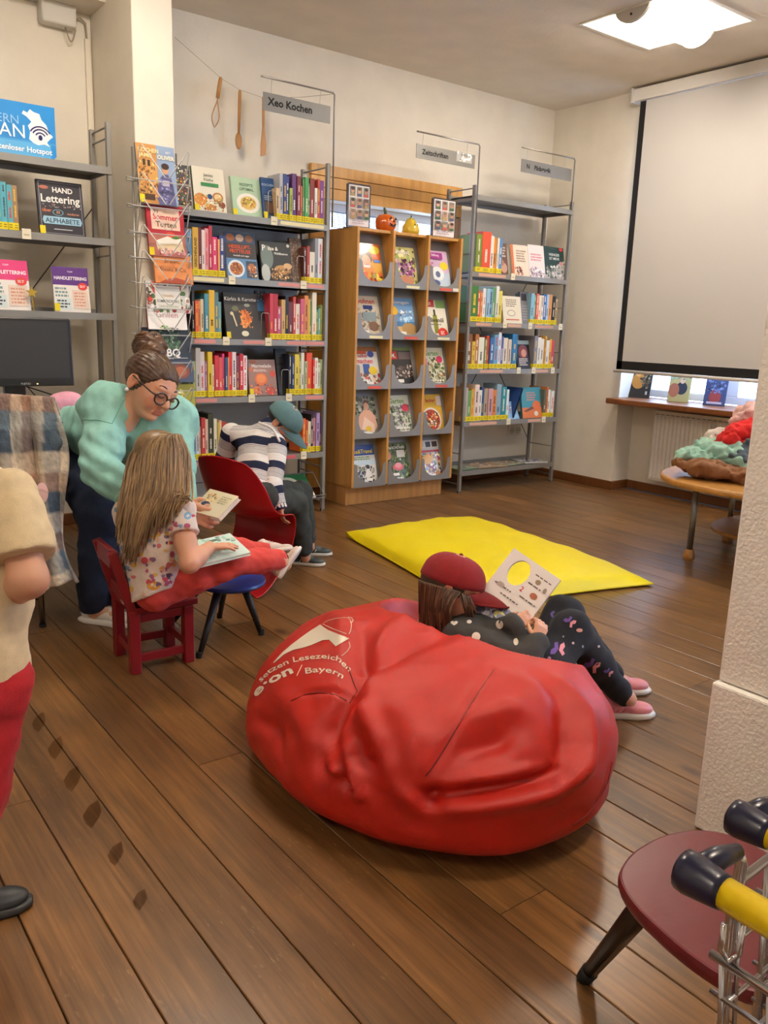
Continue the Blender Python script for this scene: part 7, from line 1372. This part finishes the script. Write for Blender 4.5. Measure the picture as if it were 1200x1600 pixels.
# ------------------------------------------------------------------ the girl lying on the beanbag
def girl2():
    root = thing('person', (1.66, 1.52, 0), 'girl in red cap and dark clothes lying on the beanbag reading', 'person')
    hc = D(711, 918, 2.36); ax = basis(B(.90, -.32, .18), B(.32, .93, .12)); H = .19
    nb = D(697, 985, 2.37); ch = D(755, 1012, 2.34); pel = D(838, 1040, 2.31)
    rsh, lsh = D(722, 1000, 2.28), D(752, 972, 2.46); rel, rwr = D(812, 1042, 2.20), D(838, 1004, 2.24); lel, lwr = D(785, 1000, 2.36), D(800, 976, 2.26)
    rhp, lhp = D(842, 1050, 2.27), D(845, 1030, 2.38); rk, ra = D(893, 985, 2.36), D(966, 1078, 2.50); lk, la = D(880, 958, 2.46), D(955, 1052, 2.64)
    s = SDF(.03); s.chain([nb, ch, pel], [.035, .065, .07]); s.cap(rsh, lsh, .035); s.chain([rsh, rel], [.034, .028]); s.chain([lsh, lel], [.034, .028]); s.chain([rhp, rk, ra], [.05, .036, .026]); s.chain([lhp, lk, la], [.05, .036, .026]); s.cap(nb, LP(hc, ax, H, (0, -.14, -.5)), .034); s.cap(ra, ra+V(.03, -.02, -.03), .024); s.cap(la, la+V(.03, -.02, -.03), .024)
    bv = s.mesh(.010); hv, hcol = head_mesh(hc, ax, H, True, .018)
    h1 = SDF(.012); h1.cap(rel, rwr, .028, .019); hand_sdf(h1, rwr, B(.35, .80, -.35), B(-.25, .25, -.93), B(-.85, .4, .2), .094, [.95, 1.0, 1.0, 1.0], .5); h1 = h1.mesh(.003)
    h2 = SDF(.012); h2.cap(lel, lwr, .028, .019); hand_sdf(h2, lwr, B(.75, .25, -.3), B(.3, -.2, -.9), B(.1, .9, -.2), .094, [.7, .8, .85, .9], .5); h2 = h2.mesh(.003)
    build_vf('body', vjoin(bv, hv, h1, h2), 'skin', root, vcol=np.concatenate([skincol(bv[0]), hcol, skincol(h1[0]), skincol(h2[0])])); face_parts(root, hc, ax, H, '5a3c28')
    s = SDF(.035); s.chain([nb, ch, pel], [.062, .092, .09]); s.cap(rsh, lsh, .05); s.chain([rsh, rsh.lerp(rel, .5), rel, rwr], [.056, .052, .046, .033], k=.02); s.chain([lsh, lel, lwr], [.056, .046, .034], k=.02); s.half(rwr+(rwr-rel).normalized()*.002, rwr-rel, .003) if False else None
    sw = s.mesh(.0065, folds(31, .0035)); sh = build_vf('sweatshirt', sw, 'fabric', root, col='3a3836')
    decals(sw, sh, [(710, 974, 6, 4, 'd8ccc0', 'h'), (744, 995, 7, 7, 'e0d4c8'), (757, 1018, 6, 7, 'd8b0a0'), (781, 976, 6, 7, 'c8b8a8'), (791, 1021, 6, 4, 'e0d4c8'), (806, 1003, 4, 6, 'd8c8b0'), (737, 1012, 4, 4, 'd8b0a0'), (800, 960, 6, 4, 'e0d4c8', 'h'), (760, 955, 4, 3, 'd8ccc0'), (834, 1035, 3, 7, 'd8ccc0'), (770, 1040, 4, 4, 'd8b0a0'), (733, 972, 4, 3, 'd8ccc0')], 'print')
    s = SDF(.03); s.cap(rhp, lhp, .078); s.cap(pel, rhp, .08); ra2, la2 = ra+(ra-rk).normalized()*.035, la+(la-lk).normalized()*.035; s.chain([rhp, rk, rk.lerp(ra, .55), ra, ra2], [.070, .054, .045, .034, .030], k=.02); s.chain([lhp, lk, la, la2], [.068, .053, .034, .03], k=.02)
    lg = s.mesh(.0065, folds(33, .0025)); le = build_vf('leggings', lg, 'fabric', root, col='14141c')
    bf = []
    for (x, y, sc, r_) in ((872, 1015, 11, -.2), (925, 1040, 11, .3), (890, 972, 8, .5), (902, 1062, 8, 1.), (950, 1050, 6, .4)): bf += [(x, y, sc, sc*1.1, '6a4a96', 'w', r_+3.6), (x+1, y+1, sc*.95, sc, 'd88a94', 'w', r_)]
    decals(lg, le, bf+[(905, 985, 5, 3, 'd89a90'), (935, 1010, 2, 2, 'c8b8c8'), (860, 960, 7, 6, '5a4a86', 'w', 0), (910, 1010, 2, 3, 'b8b0c8', 's'), (880, 995, 2, 2, 'b8b0c8', 's'), (895, 1005, 2, 2, 'c8a8b0'), (858, 1030, 3, 4, 'a87088'), (845, 1010, 3, 3, '7a5a98')], 'print')
    rr = random.Random(6); ps = []
    s = SDF(.03).ell((0, -.1, .05), (.385, .45, .36)); s.half((0, .18, 0), (0, 1, -.1), .03); s.half((0, 0, -.32), (0, .2, -1), .03); hm = local(s.mesh(.022), hc, ax, H)
    s2 = SDF(.03).chain([D(686, 930, 2.37), D(682, 960, 2.37), D(684, 985, 2.36)], [.045, .036, .016]).chain([D(676, 925, 2.40), D(670, 955, 2.40)], [.04, .025]); m2 = s2.mesh(.008)
    hr = build_vf('hair', vjoin(hm, m2), 'hair', root, col='4a3222')
    for k in range(220):
        u = rr.random(); a_ = LP(hc, ax, H, (.40, .12-.62*u, .04-.05*u)); e_ = D(662+u*-4+(1-u)*44+rr.uniform(-4, 4), 985-u*8+rr.uniform(-16, 8), 2.29+.05*u); mid = D(656+(1-u)*50+rr.uniform(-2, 2), 946+rr.uniform(-6, 6), 2.272+.06*u)
        ps.append(catmull([a_, mid, e_], 6))
    for k in range(14): u = rr.random(); a_ = LP(hc, ax, H, (.385, .06+.2*u, .03)); e_ = D(722+20*u+rr.uniform(-3, 3), 965+rr.uniform(-10, 6), 2.285); ps.append(catmull([a_, a_.lerp(e_, .5)+_n*.012, e_], 6))
    strands(ps, .0028, ['4a3222', '5e4230', '7a5a3e', '3c281c'], 'strands', hr, 7)
    cap_hat(root, hc, ax, H, '86151a', '781217', '6c1014')
    dr = V(.80, -.60, 0)
    shoe(root, V(1.965, 1.485, .0), V(.82, -.57, 0), EZ, .205, 'd8848a', 'e6ded4', 'e09aa0', 'c86a78')
    shoe(root, V(2.105, 1.60, .0), V(.82, -.57, 0), EZ, .205, 'd8848a', 'e6ded4', 'e09aa0', 'c86a78')
girl2()
# board book with a round hole in the girl's hands
def board_book():
    tl, tr, br_ = D(803, 856, 2.37), D(876, 906, 2.30), D(846, 985, 2.27)
    ex = (tr-tl).normalized(); ey = -(br_-tr); ey = (ey-ex*ey.dot(ex)).normalized(); w = (tr-tl).length; h = (tr-br_).length; n = ex.cross(ey).normalized(); o = tl-ey*h
    root = thing('board_book', (o+ex*w/2), 'white board book with a round hole held by the girl in the cap', 'book')
    def page(off, name, col='ece4e0'):
        m = MB(); N_ = 32; hx, hy, R1 = .34, .66, .30
        ring = [(hx*w+R1*w*.62*math.cos(2*math.pi*k/N_), hy*h+R1*w*.80*math.sin(2*math.pi*k/N_)) for k in range(N_)]
        def edge(k):
            a = 2*math.pi*k/N_; c_, s_ = math.cos(a), math.sin(a); cx_, cy_ = hx*w, hy*h; ts = []
            if c_ > 1e-6: ts.append((w-cx_)/c_)
            if c_ < -1e-6: ts.append(-cx_/c_)
            if s_ > 1e-6: ts.append((h-cy_)/s_)
            if s_ < -1e-6: ts.append(-cy_/s_)
            t = min(ts); return (cx_+c_*t, cy_+s_*t)
        ou = [edge(k) for k in range(N_)]
        for cx, cy in ((0, 0), (w, 0), (w, h), (0, h)):
            k = min(range(N_), key=lambda q: (ou[q][0]-cx)**2+(ou[q][1]-cy)**2); ou[k] = (cx, cy)
        f3 = lambda p, z: o+ex*p[0]+ey*p[1]+n*z
        m.grid([[f3(p, off) for p in ou], [f3(p, off) for p in ring], [f3(p, off-.0022) for p in ring], [f3(p, off-.0022) for p in ou], [f3(p, off) for p in ou]], col, True); return m.build(name, 'paper', root)
    for k in range(4): page(-.0028*k, 'page')
    art(MB(), o, ex, ey, w, h, n, [('l', .6, .80, .95, .84, 1, '6a5a54', 3), ('e', .72, .72, .05, .05, 'a08a70'), ('l', .58, .6, .9, .64, 1, '6a5a54', 5), ('t', .56, .40, .14, '2', 'c8343a'), ('e', .8, .46, .07, .06, 'b06a50'), ('e', .9, .66, .03, .05, '9a8a7a'), ('l', .6, .3, .98, .34, 1, '6a5a54', 8), ('l', .1, .26, .5, .30, 1, '6a5a54', 9), ('l', .3, .14, .7, .18, 1, '6a5a54', 4), ('e', .22, .30, .07, .04, 'b8a8a0')]).build('page_print', 'paper', root)
    # lower page lying back towards the girl
    e2 = (ey*-.35-n*-.94).normalized(); e2 = B(-.55, -.62, .30); e2 = (e2-ex*e2.dot(ex)).normalized(); n2 = e2.cross(ex).normalized()
    if n2.dot(_n) < 0: n2 = -n2
    hh = .062; MB().obox(o+ex*(w/2)+e2*(hh/2)-n2*.003, ex, e2, n2, w/2, hh/2, .003, 'dcd6d8').build('page', 'paper', root)
    art(MB(), o, ex, e2, w, hh, n2, [('r', .03, .04, .97, .96, '6a7090'), ('b', .05, .05, .95, .95, ['8a90ac', 'b0b4c8', '585e80', 'd0d0dc'], 26, .12, 3), ('e', .55, .5, .12, .2, 'd8d080'), ('e', .6, .56, .1, .17, '8a90ac')]).build('page_print', 'paper', root)
board_book()
# ------------------------------------------------------------------ the child cut off by the left edge of the picture
def kid():
    root = thing('person', (.24, 1.56, 0), 'child in beige t-shirt and red trousers standing at the left picture edge', 'person')
    d = 1.62; hip = D(-45, 1040, d); ch = D(-40, 830, d); nb = D(-62, 735, d); hc = D(-100, 640, d); ax = basis(B(.35, -.3, -.88), B(.05, .95, .2)); H = .19
    rsh, lsh = D(18, 775, d-.02), D(-110, 775, d+.05); rel, rwr = D(44, 905, d-.06), D(-5, 945, d+.06); lel, lwr = D(-120, 900, d+.06), D(-60, 930, d+.16)
    rhp, lhp = D(-22, 1075, d), D(-75, 1075, d+.03); ra = V(.225, 1.585, .09); la = V(.12, 1.64, .09); rk, lk = rhp.lerp(ra, .5)+V(.01, -.01, 0), lhp.lerp(la, .5)
    s = SDF(.03); s.chain([nb, ch, hip], [.03, .07, .075]); s.cap(rsh, lsh, .035); s.chain([lsh, lel, lwr], [.035, .03, .02]); s.chain([rhp, rk, ra], [.05, .036, .026]); s.chain([lhp, lk, la], [.05, .036, .026]); s.cap(nb, hc, .034); s.cap(ra, ra+V(.0, 0, -.04), .024); s.cap(la, la+V(0, 0, -.04), .024)
    bv = s.mesh(.010); hv, hcol = head_mesh(hc, ax, H, True, .024); h1 = SDF(.015); h1.chain([rsh, rel], [.038, .034]); h1.chain([rel, rwr], [.036, .024]); hand_sdf(h1, rwr, B(-.6, .5, -.5), B(-.5, -.5, .3), B(.4, .6, -.3), .1, .8); h1 = h1.mesh(.0045); h2 = SDF(.01); hand_sdf(h2, lwr, B(.6, .4, -.5), B(.5, -.5, .3), B(0, .6, -.3), .1, .8); h2 = h2.mesh(.006)
    build_vf('body', vjoin(bv, hv, h1, h2), 'skin', root, vcol=np.concatenate([skincol(bv[0], .82), hcol*.82, skincol(h1[0], .82), skincol(h2[0], .82)])); face_parts(root, hc, ax, H)
    s = SDF(.03).ell((0, -.1, .1), (.39, .45, .39)); s.half((0, .2, .1), (0, .9, -.3), .03); s.half((0, 0, -.25), (0, 0, -1), .03); build_vf('hair', local(s.mesh(.03), hc, ax, H), 'hair', root, col='3a2a1e')
    s = SDF(.03); s.chain([nb-_u*.02, ch, ch.lerp(hip, .5), hip-EZ*.035], [.066, .098, .102, .108], flat=(_n, 1.1)); s.cap(rsh, lsh, .05); e_ = rsh.lerp(rel, .72)
    sl = SDF(.02); sl.chain([rsh-_r*.005, e_], [.055, .066]); sl.half(rsh.lerp(rel, .76), rel-rsh, .003); s.chain([lsh, lsh.lerp(lel, .7)], [.055, .06], k=.02); s.half(hip-EZ*.062, (0, 0, -1), .003)
    sv = vjoin(s.mesh(.007, folds(41, .0035)), sl.mesh(.006, folds(42, .003))); sh = build_vf('t_shirt', sv, 'fabric', root, col='d2bc96')
    s = SDF(.03); s.cap(rhp, lhp, .082); s.chain([rhp, rk, ra], [.076, .058, .042], k=.02); s.chain([lhp, lk, la], [.076, .058, .042], k=.02); s.half((0, 0, .05), (0, 0, -1), .003); build_vf('trousers', s.mesh(.008, folds(43, .005)), 'fabric', root, col='a61019')
    shoe(root, V(.165, 1.615, 0), V(.55, -.16, 0), EZ, .19, '2a2c30', '34363a', '1c1e20'); shoe(root, V(.12, 1.62, 0), V(.6, .2, 0), EZ, .175, '2a2c30', '34363a', '1c1e20')
    a_, b_ = D(66, 770, 1.78), D(42, 835, 1.72)
    t = thing('clear_tube', tuple(b_), 'clear tube with flat pink end sticking up beside the beige shirt', 'toy')
    x_, y_ = frame(a_-b_); MB().tube([b_, a_], .0145, 'ffffff', 16).build('tube', 'clear_plastic', t, smooth=True); MB().tube([b_+(a_-b_)*.04, b_+(a_-b_)*.4], .012, '8a8a20', 14).build('filling', 'plastic', t, smooth=True)
    nn = B(.35, .1, .93); e1, e2 = frame(nn); MB().prism([(.012*math.cos(k*.314)*1.0, .022*math.sin(k*.314)) for k in range(20)], a_, e1, e2, nn, .003, 'dcb4b8').build('end_cap', 'satin', t)
kid()
# tidy up the build-time bookkeeping
for o in bpy.data.objects:
    if '_o' in o: del o['_o']
